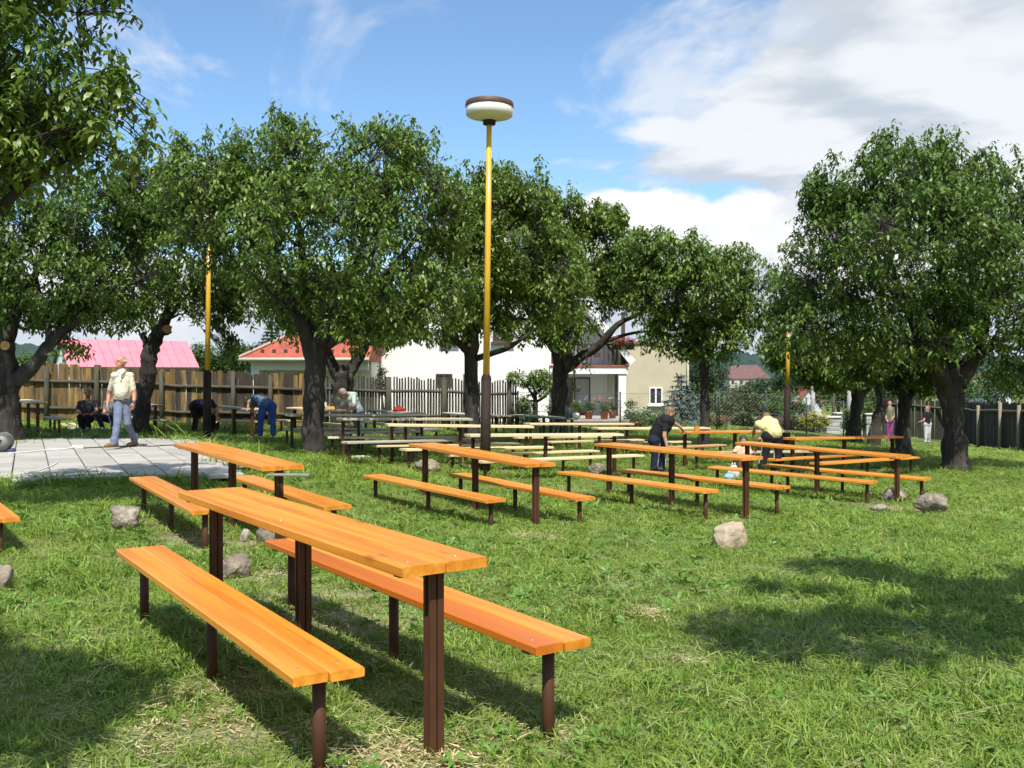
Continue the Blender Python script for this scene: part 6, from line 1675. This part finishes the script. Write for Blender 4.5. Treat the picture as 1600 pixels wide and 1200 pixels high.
# -- seated man in black
def seated(B, J):
    SK, HR, SH, TR, GL, SO = range(6)
    P = head(B, J(138, 612, .0), (.75, -.5, -.05), (0, 0, 1), SK, HR, 1.05)
    B.cap(J(137.5, 617, .03), J(137, 623, .04), .058, .064, SK)
    B.cap(J(125.5, 630, .0), J(148, 629, .06), .082, .082, SH)
    B.ell(J(136, 639, .03), (.215, .14, .22), SH); B.cap(J(133, 650, .05), J(140, 650, .05), .135, .135, SH)
    el, wl = J(121, 643, -.10), J(133, 651.5, -.36); er, wr = J(151, 641, -.05), J(142, 648.5, -.36)
    B.cap(J(125.5, 630, 0), J(122.5, 638, -.05), .074, .066, SH); B.cap(J(122.5, 637, -.05), el, .050, .046, SK); B.cap(el, wl, .046, .034, SK)
    B.cap(J(148, 629, .06), J(150.3, 637, .0), .074, .064, SH); B.cap(J(150, 636, .0), er, .050, .046, SK); B.cap(er, wr, .046, .034, SK)
    hand(B, wl, (.9, -.2, -.2), (.2, .3, -1), GL, 1.25, .7); hand(B, wr, (-.7, -.3, .3), (0, .3, -1), GL, 1.25, .8)
    for hx, kx, ax_, dx in ((131, 125, 127, -.4), (141, 137, 138.5, .2)):
        h = J(hx, 654, .06); k = J(kx, 651.5, -.38); a = J(ax_, 667.5, -.40)
        limb2(B, h, k, a, (.115, .085, .066), TR); shoe(B, a, (dx * .5, -1, 0), SO, 1.0)
    mats = [mat('tanned_skin', (.30, .15, .10), (.24, .12, .08), scale=6, rough=.55), mat('cropped_dark_hair', (.07, .05, .04), rough=.8), mat('printed_black_shirt', (.022, .023, .024), (.03, .03, .032), scale=3, rough=.9, c3=(.16, .17, .17), c3scale=4.5, c3lo=.66, c3hi=.72), cloth('black_trousers', (.016, .016, .017)), mat('red_gloves', (.45, .02, .015), rough=.6), mat('trainer_grey', (.3, .3, .3), rough=.7)]
    return mats, lambda r: eyes(P, r, None)
def bz(pxx, py, d): p = at(pxx, py, d); return gz(p.x, p.y)
person(134, 672, 25.9, 'seated man in a black printed shirt and red gloves by the board fence', seated, .018)
def seated2(B, J):
    SK, HR, SH, TR, ST, SO = range(6)
    P = head(B, J(176, 613, .1), (-.5, -.8, 0), (0, 0, 1), SK, HR, 1.0)
    B.cap(J(176, 618, .1), J(176, 624, .1), .056, .062, SK); B.cap(J(166, 630, .1), J(187, 630, .1), .080, .080, SH); B.ell(J(176, 640, .1), (.20, .14, .2), SH); B.cap(J(172, 651, .1), J(180, 651, .1), .13, .13, SH)
    el, wl = J(163, 644, .0), J(157, 650, -.30)
    B.cap(J(166, 630, .1), J(164, 638, .05), .072, .064, SH); B.cap(J(164, 637, .05), el, .048, .045, SK); B.cap(el, wl, .045, .033, SK); hand(B, wl, (-.4, -.8, -.3), (0, .2, -1), SK, 1.1, .4)
    er, wr = J(190, 644, .05), J(180, 650, -.25); B.cap(J(187, 630, .1), er, .07, .05, SH); B.cap(er, wr, .046, .034, SK); hand(B, wr, (-.5, -.8, -.2), (0, .2, -1), SK, 1.1, .4)
    for hx, kx, ax_ in ((170, 153, 160), (181, 175, 177)):
        h = J(hx, 655, .1); k = J(kx, 651, -.36); a = J(ax_, 667, -.34); limb2(B, h, k, a, (.112, .084, .062), TR)
        B.cap(k + Vector((-.05, -.05, -.01)), a + Vector((-.04, -.04, .03)), .026, .022, ST); shoe(B, a, (.4, -1, 0), SO, 1.0)
    mats = [SKIN, mat('brown_hair', (.10, .06, .035), rough=.8), cloth('grey_tee', (.17, .17, .165)), cloth('navy_track', (.022, .030, .062)), mat('white_stripe', (.6, .6, .6), rough=.9), mat('white_trainer', (.55, .55, .53), rough=.7)]
    return mats, None
person(174, 672, 26.1, 'seated person in navy striped track trousers, mostly hidden behind the walking man', seated2, .02)

def bent(hip, sh, hd, face, elbows, wrists, knees, ankles, colors, sleeve=.8, hair=None, hand_dir=(0, -.2, -1), stripe=None, toe=(0, 1, 0), long_hair=False, belly=.0, tw=.135, s=1.0, hips=None, up=(0, 0, 1), shw=None, trl=0.0):
    """person leaning over work; every joint in photo pixels plus depth"""
    def f(B, J):
        SK, HR, SH, TR, SO, ST = range(6)
        hp = J(*hip); sp = J(*sh)
        dv = sp - hp; L_ = dv.length
        B.cap(hp + dv * .08, hp + dv * .55, tw * 1.02, tw * (1.0 + belly), SH); B.cap(hp + dv * .5, hp + dv * .92, tw * (1 + belly * .5), tw * .95, SH)
        s0, s1 = J(*shw[0]), J(*shw[1]); B.cap(s0, s1, .085 * s, .085 * s, SH); B.cap(s0.lerp(hp, .3), s1.lerp(hp, .3), .10 * s, .10 * s, SH)
        P = head(B, J(*hd), face, up, SK, HR, 1.02 * s, long_hair=long_hair); B.cap(J(*hd), (s0 + s1) / 2, .055 * s, .062 * s, SK)
        for a, e, w in zip((s0, s1), elbows, wrists):
            e = J(*e); w = J(*w); c = a.lerp(e, sleeve); B.cap(a, c, .066 * s, .056 * s, SH); B.cap(a.lerp(e, sleeve * .92), e, .048 * s, .044 * s, SK); B.cap(e, w, .044 * s, .031 * s, SK)
            hand(B, w, (w - e).normalized() * .6 + Vector(hand_dir) * .4, (0, -.3, -1) if abs((w - e).normalized().z) < .8 else (0, -1, 0), SK, 1.05 * s, .55)
        h0, h1 = (J(*hips[0]), J(*hips[1])); B.cap(h0, h1, .13 * s, .13 * s, TR); B.cap(hp, hp + dv * .12, .135 * s, .13 * s, TR)
        for h, k, a in zip((h0, h1), knees, ankles):
            k = J(*k); a = J(*a); limb2(B, h, k, a, (.122 * s, .090 * s, .072 * s), TR); B.cap(a + Vector((0, 0, .06)), a, .074 * s, .078 * s, TR); shoe(B, a, toe, SO, 1.0 * s)
            if stripe: o = Vector(stripe); B.cap(h + o * .118, k + o * .086, .013, .012, ST); B.cap(k + o * .086, a + o * .072, .012, .012, ST)
        return colors, (lambda r: eyes(P, r, None))
    return f
HG = mat('grey_hair', (.32, .29, .25), (.22, .20, .17), scale=20, rough=.75); HB = mat('blond_hair', (.27, .17, .075), (.13, .08, .035), scale=26, rough=.75, bump=1.0, bscale=30, bdist=.03); HD = mat('dark_hair', (.035, .025, .02), (.06, .04, .03), scale=20, rough=.6)
SHOE = mat('dark_shoe', (.04, .035, .03), rough=.6)
# grey-haired man leaning on the table
person(560, 672, 25.3, 'grey-haired man in a pale green checked shirt leaning over a table',
 bent((558, 641, .1), (548, 620, -.05), (535, 615, -.25), (-.75, -.3, -.6), [(533, 633, -.2), (553, 634, -.35)], [(525, 638.5, -.2), (541, 643, -.40)], [(560, 655, .0), (556, 655, .2)], [(562, 668, .05), (557, 668, .25)],
  [SKIN, HG, mat('pale_green_check', (.42, .52, .44), (.34, .44, .38), scale=10, rough=.85, bump=.4, bscale=7, bdist=.03), cloth('grey_blue_trousers', (.20, .22, .29)), SHOE, SHOE], sleeve=.85, hips=[(556, 642, .2), (561, 642, .0)], shw=[(543, 617, -.05), (553, 617, -.1)], toe=(-1, -.2, 0), belly=.08, tw=.15), .018)
# worker in blue overalls, seen from behind bending away to the left
person(416, 683, 24.8, 'worker in blue overalls seen from behind bending over a table',
 bent((420, 631, .05), (402, 625, .25), (393, 632, .35), (-.5, .5, -.7), [(389, 632, .2), (393, 639, .35)], [(387.5, 636.5, .15), (398, 647, .3)], [(407.5, 653, .0), (426, 652, .1)], [(406.5, 677, .05), (427, 677, .1)],
  [SKIN, HG, cloth('faded_blue_jacket', (.11, .15, .25)), cloth('royal_blue_overalls', (.045, .10, .33)), cloth('blue_hem', (.04, .09, .3)), SHOE], sleeve=.3, hips=[(412, 634, .05), (425, 635, .1)], shw=[(397, 622, .12), (401, 630, .4)], toe=(-.2, 1, 0), belly=.0, tw=.15, up=(-.8, 0, .6)), .018)
# dark-clothed person behind the left lamp pole
person(306, 678, 26.8, 'person in dark clothes bent double behind the left lamp pole',
 bent((304, 633, .05), (327, 630, .0), (334, 639, .0), (.5, -.2, -.85), [(340, 640, -.1), (336, 645, .1)], [(339, 653, -.1), (341, 652, .1)], [(306, 652, -.1), (334, 655, .3)], [(304, 670, -.1), (330, 672, .3)],
  [SKIN, HD, cloth('dark_navy_top', (.022, .028, .048)), cloth('black_jeans', (.014, .014, .015)), SHOE, SHOE], sleeve=.6, hips=[(302, 636, -.08), (306, 637, .1)], shw=[(330, 628, -.15), (331, 631, .15)], toe=(1, -.2, 0), tw=.15, up=(.7, 0, .7)), .02)
# woman in black painting the half-painted table
person(1031, 736, 19.6, 'woman in a black shirt and striped track trousers painting a table',
 bent((1026, 679, .05), (1043, 655, -.02), (1047, 646, -.03), (.85, .25, -.45), [(1053, 661, .22), (1038, 681, -.2)], [(1064, 668, .3), (1042, 697, -.22)], [(1024, 705, -.02), (1035, 705, .10)], [(1022, 730, -.02), (1034, 730, .10)],
  [SKIN, HB, cloth('black_tee', (.020, .020, .022)), cloth('dark_blue_track', (.020, .024, .042)), SHOE, mat('pale_blue_stripe', (.40, .52, .68), rough=.8)], sleeve=.62, hips=[(1022, 688, -.02), (1030, 688, .08)], shw=[(1046, 654, .12), (1040, 657, -.14)], toe=(.6, .2, 0), stripe=(.85, -.5, 0), belly=.18, tw=.165), .015)
# person in the yellow shirt, back to us
person(1207, 741, 20.0, 'person in a pale yellow shirt and black striped trousers bending over the half-painted table',
 bent((1210, 676, .0), (1199, 660, .28), (1197, 655, .45), (-.3, .8, -.5), [(1181, 668, .35), (1187, 686, .2)], [(1178, 673, .55), (1181, 698, .35)], [(1196, 706, .0), (1216, 706, .05)], [(1189, 733, -.05), (1213, 734, .0)],
  [SKIN, HB, mat('pale_yellow_shirt', (.74, .66, .30), (.66, .58, .25), scale=8, rough=.85, bump=.4, bscale=6, bdist=.03), cloth('black_track_trousers', (.018, .018, .019)), SHOE, mat('white_side_stripe', (.65, .65, .65), rough=.8)], sleeve=.5, hips=[(1199, 683, .0), (1214, 683, .05)], shw=[(1185, 663, .2), (1210, 660, .3)], toe=(-.2, 1, 0), stripe=(-.95, -.3, 0), belly=.1, tw=.165), .015)
# crouching child
def child(B, J):
    SK, HR, SH, TR, SO = range(5)
    P = head(B, J(1161, 689, .0), (-.1, -.8, -.6), (0, -.2, 1), SK, HR, .92, long_hair=True)
    B.cap(J(1161, 693, .03), J(1161, 697, .04), .046, .05, SK); B.cap(J(1152, 701, .02), J(1169, 701, .02), .062, .062, SH); B.ell(J(1160.5, 710, .05), (.15, .12, .17), SH)
    for a, e, w in (((1152, 701, .02), (1146, 708, -.05), (1153, 707, -.25)), ((1169, 701, .02), (1174, 709, -.05), (1167, 712, -.25))):
        a, e, w = J(*a), J(*e), J(*w); c = a.lerp(e, .75); B.cap(a, c, .055, .05, SH); B.cap(a.lerp(e, .65), e, .038, .034, SK); B.cap(e, w, .034, .026, SK); hand(B, w, (0, -.7, -.5), (0, .2, -1), SK, .85, .5)
    B.cap(J(1156, 722, .1), J(1165, 722, .1), .10, .10, TR)
    for h, k, a in (((1156, 723, .1), (1153, 716, -.18), (1155, 733, -.05)), ((1165, 723, .1), (1168, 716, -.18), (1167, 733, -.05))):
        limb2(B, J(*h), J(*k), J(*a), (.08, .062, .048), TR); shoe(B, J(*a), (0, -1, 0), SO, .75, .06)
    return [SKIN, HD, mat('patterned_child_top', (.62, .34, .16), (.68, .56, .42), scale=14, rough=.9), mat('pink_shorts', (.50, .30, .26), rough=.9), SHOE], lambda r: eyes(P, r, None)
person(1160, 738, 20.3, 'dark-haired child in a patterned orange top crouching behind a table post', child, .015)
# two people far right in the shade
def stand(cols, face, arm=None, s=1.0, jj=None):
    def f(B, J):
        SK, HR, SH, TR, SO = range(5); h = jj
        P = head(B, J(h['x'], h['hd'], 0), face, (0, 0, 1), SK, HR, 1.0 * s, long_hair=True)
        x = h['x']; B.cap(J(x, h['hd'] + 3), J(x, h['sh']), .05, .055, SK); B.cap(J(x - 5.0, h['sh'] + 1.5), J(x + 5.0, h['sh'] + 1.5), .07, .07, SH)
        B.cap(J(x, h['sh'] + 4), J(x, h['wa']), .15, .135, SH); B.cap(J(x - 2.5, h['wa'] + 2), J(x + 2.5, h['wa'] + 2), .125, .125, TR)
        for sg, a in ((-1, arm[0]), (1, arm[1])):
            p = J(x + sg * 5.2, h['sh'] + 2); e = J(*a[0]); w = J(*a[1]); B.cap(p, p.lerp(e, .6), .058, .05, SH); B.cap(p.lerp(e, .5), e, .04, .038, SK); B.cap(e, w, .038, .028, SK); hand(B, w, (w - e), (0, -.2, -1), SK, 1.0, .3)
        for sg in (-1, 1):
            a = J(x + sg * 2.6, h['ft'] - 2.2, .05 * sg); limb2(B, J(x + sg * 2.8, h['wa'] + 3, 0), J(x + sg * 2.6, (h['wa'] + h['ft']) / 2, -.02), a, (.105, .08, .065), TR); shoe(B, a, face, SO, 1.0)
        return cols, (lambda r: eyes(P, r, None))
    return f
DW = 43.0
def ft(pxx, d): p = at(pxx, 690, d); g = gz(p.x, p.y); return HOR + (CZ - g) * F / d
f1 = ft(1449, DW)
person(1449, f1, DW, 'far person in a black top and white patterned trousers with one arm held out',
  stand([SKIN, HB, cloth('black_top', (.02, .02, .022)), mat('white_patterned_trousers', (.62, .61, .58), (.40, .40, .40), scale=9, rough=.9), SHOE], (-.9, -.3, 0), arm=[((1444, f1 - 35, -.1), (1437, f1 - 33, -.25)), ((1454, f1 - 36, .1), (1453, f1 - 29, .0))], jj=dict(x=1449, hd=f1 - 54, sh=f1 - 48, wa=f1 - 31, ft=f1)), .025)
D2 = 38.5; f2 = ft(1390, D2)
person(1390, f2, D2, 'far person in a camouflage top and purple trousers standing in the shade',
  stand([SKIN, HD, mat('camouflage_top', (.10, .11, .06), (.20, .20, .14), scale=8, rough=.9), cloth('purple_trousers', (.26, .07, .20)), SHOE], (-.3, -.9, 0), arm=[((1383, f2 - 40, 0), (1386, f2 - 35, -.22)), ((1397, f2 - 40, 0), (1394, f2 - 36, -.22))], jj=dict(x=1390, hd=f2 - 60, sh=f2 - 54, wa=f2 - 34, ft=f2)), .025)

# ------------------------------------------------------------------ small things
def on_table(tab, f, off=0.0):
    A, B = tab[1], tab[2]; p = A.lerp(B, f); ax = (B - A).normalized(); sd = Vector((ax.y, -ax.x, 0)); return p + sd * off
def bottle(p, label, h, r, m, capm):
    root = empty('bottle', p); tag(root, label, 'bottle'); q = MB(); q.lathe([(0, .002), (r, .002), (r, h * .58), (r * .9, h * .66), (r * .38, h * .78), (r * .36, h * .96), (0, h * .96)], 14); q.build('glass_body', m, root)
    q = MB(); q.lathe([(r * .42, h * .93), (r * .42, h), (0, h)], 12); q.build('cap', capm, root)
M_bot = mat('brown_bottle_glass', (.05, .025, .01), rough=.1, spec=.7); M_gbot = mat('green_bottle_glass', (.02, .05, .025), rough=.1, spec=.7)
bottle(on_table(p12, .08, -.12), 'dark bottle on the table of the worker in blue overalls', .30, .036, M_bot, M_yel)
bottle(on_table(p5, .18, .10), 'slim dark bottle on the table of the grey-haired worker', .30, .034, M_gbot, M_screw)
def can(p, label, r, h, m, handle=True, name='paint_can'):
    root = empty(name, p); tag(root, label, 'paint can'); q = MB(); q.lathe([(0, .002), (r, .002), (r * 1.02, .008), (r, .016), (r, h - .01), (r * 1.04, h), (r * .9, h - .002), (r * .88, h - .02), (0, h - .02)], 20); q.build('can', m, root)
    if handle:
        q = MB(); q.tube([(r * math.cos(t), -.01, h * .8 + r * .9 * math.sin(t)) for t in np.linspace(0, 3.14, 9)], .003, 5); q.build('handle', M_screw, root)
can(on_table(p5, .42, .05), 'white paint can on the table of the grey-haired worker', .08, .16, M_frame)
def plane_tool(p, rz):
    root = empty('hand_plane', p, rz); tag(root, 'wooden hand plane on the table of the grey-haired worker', 'tool')
    q = MB(); q.cbox((0, 0, .035), (.30, .065, .07), .008); q.build('body', M_cut, root)
    q = MB(); q.tube([(.08, 0, .07), (.10, 0, .13), (.07, 0, .15)], .014, 8); q.build('handle', M_bfr, root); q = MB(); q.box((-.01, 0, .10), (.012, .05, .10), Matrix.Rotation(.6, 3, 'Y')); q.build('blade', M_screw, root)
plane_tool(on_table(p5, .30, .0), .4)
def sack(p, label, sx, sy, sz, m, seed, name, cat):
    bm = bmesh.new(); bmesh.ops.create_icosphere(bm, subdivisions=4, radius=1); V = np.array([v.co[:] for v in bm.verts]); V = V * (1 + .14 * pnoise(V, 3, seed)[:, None] + .05 * pnoise(V, 8, seed)[:, None]); V[:, 2] = np.maximum(V[:, 2], -.55)
    for v, c in zip(bm.verts, V): v.co = Vector((c[0] * sx, c[1] * sy, (c[2] + .55) * sz))
    for f in bm.faces: f.smooth = True
    me = bpy.data.meshes.new('body'); bm.to_mesh(me); bm.free(); root = empty(name, p); tag(root, label, cat); link('body', me, m, root)
    q = MB(); q.tube([(-sx * .4, 0, sz * 1.3), (-sx * .2, 0, sz * 1.75), (sx * .2, 0, sz * 1.75), (sx * .4, 0, sz * 1.3)], .012, 6); q.build('handle', m, root)
rp = on_table(p6, .42, .0); sack(rp, 'crumpled red bag on the grey table by the slat fence', .16, .12, .09, mat('red_bag_cloth', (.35, .015, .015), (.2, .01, .01), scale=9, rough=.8), 3, 'bag', 'bag')
pc_ = at(1146, 740, 19.4); pc_.z = gz(pc_.x, pc_.y)
sack(pc_, 'white striped plastic bag on the grass near the crouching child', .11, .09, .18, mat('striped_plastic', (.72, .70, .70), (.55, .35, .35), scale=9, rough=.5, stretch=(3, 3, .1)), 5, 'plastic_bag', 'bag')
pc2 = at(1139, 741, 19.2); pc2.z = gz(pc2.x, pc2.y)
sack(pc2, 'light blue cloth lying left of the white striped plastic bag', .10, .10, .08, mat('light_blue_cloth', (.28, .50, .62), (.2, .4, .5), scale=6, rough=.8), 6, 'cloth', 'cloth')
# brushes in the painters' hands
def brush(p, d, label):
    root = empty('paintbrush', p); tag(root, label, 'brush'); d = Vector(d).normalized()
    q = MB(); q.tube([(0, 0, 0), d * .11], [.011, .008], 8); q.build('handle', M_cut, root); q = MB(); q.tube([d * -.03, d * -.002], [.018, .018], 8); q.build('ferrule', M_screw, root); q = MB(); q.tube([d * -.085, d * -.032], [.012, .02], 8); q.build('bristles', mat('orange_bristles', (.55, .2, .03), rough=.8), root)
brush(at(1068, 671.5, 19.95), (-.6, -.1, .7), 'paintbrush in the hand of the woman in black')
brush(at(1173, 675, 20.6), (.8, -.2, .5), 'paintbrush in the hand of the person in yellow')
can(on_table(t7, .12, .1), 'small can of orange paint on the half-painted table', .06, .10, mat('orange_paint_can', (.60, .22, .03), rough=.5))
# jars on the terrace-side table
def jar(p, label, r, h, m, lid):
    root = empty('jar', p); tag(root, label, 'jar'); q = MB(); q.lathe([(0, .002), (r, .002), (r, h * .8), (r * .8, h * .88), (r * .8, h), (0, h)], 16); q.build('glass_body', m, root); q = MB(); q.lathe([(r * .84, h - .03), (r * .84, h + .012), (0, h + .012)], 14); q.build('lid', lid, root)
M_jar = mat('greenish_jar_glass', (.16, .20, .17), rough=.08, spec=.7)
jar(on_table(p9, .08, .0), 'tall glass jar with a red lid on the weathered plank table', .10, .34, M_jar, mat('red_lid', (.4, .03, .03), rough=.4))
jar(on_table(p9, .02, .1), 'low white tub on the near end of the weathered plank table', .10, .12, M_frame, M_frame)
# power strip, cables and the cable reel on the patio
def cable(pts, r, m, label, name='extension_cable'):
    P = [at_z(x, y, PAT_Z + r + .004) for x, y in pts]; q = MB(); out = []
    for i in range(len(P) - 1):
        for t in np.linspace(0, 1, 6)[:-1]:
            p0, p1, p2, p3 = P[max(i - 1, 0)], P[i], P[i + 1], P[min(i + 2, len(P) - 1)]
            out.append(.5 * ((2 * p1) + (-p0 + p2) * t + (2 * p0 - 5 * p1 + 4 * p2 - p3) * t * t + (-p0 + 3 * p1 - 3 * p2 + p3) * t ** 3))
    out.append(P[-1]); q.tube(out, r, 6); return tag(q.build(name, m), label, 'cable')
M_wcab = mat('white_cable', (.78, .77, .74), rough=.5); M_bcab = mat('black_cable', (.02, .02, .02), rough=.5)
cable([(14, 708.5), (40, 706), (75, 702.5), (100, 701.5), (114, 699.5)], .012, M_wcab, 'white cable running from the cable reel to the power strip')
cable([(130, 700), (150, 699), (175, 698), (215, 696.8), (240, 697), (262, 695.5), (283, 696)], .010, M_bcab, 'black cable running from the power strip past the walking man')
cable([(18, 742), (50, 737), (80, 728), (90, 722)], .008, M_wcab, 'thin pale cable lying across the shaded patio corner')
ps = at_z(122, 700, PAT_Z); root = empty('power_strip', ps, -.1); tag(root, 'white power strip lying on the patio left of the walking man', 'power strip')
q = MB(); q.cbox((0, 0, .028), (.24, .065, .05), .008); q.build('body', M_wcab, root)
for i in range(3): q = MB(); q.lathe([(0, .0545), (.021, .0545), (.021, .0535)], 14, (-.075 + .07 * i, 0, 0)); q.build('socket', M_glass, root)
def reel():
    p = at_z(4, 706, PAT_Z); root = empty('cable_reel', p); tag(root, 'cable reel with grey discs on the patio at the left edge', 'cable reel'); root.rotation_euler = (0, 0, R(12))
    M_rd = mat('grey_reel_plastic', (.10, .10, .095), (.07, .07, .066), scale=8, rough=.6)
    for y in (-.11, .11):
        q = MB(); n = 32; V = []; rr = .17
        q.lathe([(rr * .72, -.012), (rr, -.012), (rr, .012), (rr * .72, .012), (rr * .72, -.012)], 32); q.lathe([(0, -.008), (rr * .73, -.008), (rr * .73, .008), (0, .008)], 32, mi=1)
        q.v = [(x, yy_, z_) for x, z_, yy_ in [(v[0], v[1], v[2]) for v in q.v]]; q.v = [(a, b + y, c + .19) for a, b, c in q.v]
        q.build('reel_disc', [M_rd, mat('pale_reel_face', (.26, .26, .22), (.2, .2, .17), scale=8, rough=.6)], root)
    q = MB(); q.tube([(0, -.095, .215), (0, .095, .215)], .11, 20); q.build('wound_cable', M_bcab, root)
    q = MB(); q.tube([(0, -.15, .215), (0, .15, .215)], .02, 10); q.build('axle', M_rod, root)
    q = MB(); q.cbox((.03, 0, .03), (.34, .2, .06), .012); q.build('foot', mat('blue_reel_foot', (.06, .07, .14), rough=.5), root)
reel()
# loose boards by the seated men
for i, (a, b) in enumerate((((96, 667), (118, 674)), ((110, 666.5), (128, 672)))):
    A, B_ = at_z(*a, .12), at_z(*b, .12); A.z = gz(A.x, A.y) + .07; B_.z = gz(B_.x, B_.y) + .05
    root = empty('loose_board', A); tag(root, ('left' if i == 0 else 'right') + ' one of two loose grey boards lying near the seated man', 'board', 'loose boards'); plank(root, Vector((0, 0, 0)), B_ - A, 0, .16, .03, M_grey, i)
# offcut poking out under the table by the patio
A = at(462, 735.5, 9.3); q = MB(); root = empty('offcut_board', A); tag(root, 'grey board end sticking out under the table beside the patio', 'board'); plank(root, Vector((-.25, .03, -.03)), Vector((.14, -.02, -.03)), 0, .10, .02, mat('dull_offcut', (.28, .26, .22), (.2, .18, .15), scale=4, rough=.9), 3)
# fallen leaves and wood shavings
M_shav = leaf_mat('wood_shaving', (.55, .38, .18), (.72, .58, .36), (.80, .72, .55), trans=.1, inst=True)
def shavings():
    rng = np.random.default_rng(3); cs = bpy.data.collections.new('shaving_bits')
    for i in range(3): cs.objects.link(blade_tuft('shaving_%d' % i, 9, .015, .05, .009, .10, .4, 140 + i, M_shav, flat=.92))
    pts = []
    for x, y, r in BARE:
        n = int(11 * min(r, .6) / .3); pts.append(np.stack([x + rng.normal(0, r * .6, n), y + rng.normal(0, r * .6, n)], -1))
    for pxx, py, n, r in ((600, 1175, 60, .18), (700, 1190, 36, .16), (330, 1140, 24, .16), (300, 1105, 16, .14), (1010, 948, 26, .07), (1330, 1010, 20, .06), (1075, 1020, 14, .06)):
        p = at_z(pxx, py, .02); pts.append(np.stack([p.x + rng.normal(0, r, n), p.y + rng.normal(0, r, n)], -1))
    p = np.concatenate(pts); n = len(p); s = rng.uniform(.6, 1.2, n)
    scatter('wood_shavings', np.stack([p[:, 0], p[:, 1], gzv(p[:, 0], p[:, 1]) + rng.uniform(.01, .04, n)], -1), np.stack([rng.normal(0, .1, n), rng.normal(0, .1, n), rng.uniform(0, 6.28, n)], -1), np.stack([s, s, s], -1), rng.integers(0, 3, n), cs, 'pale wood shavings scattered under the benches and tables', 'shavings')
shavings()
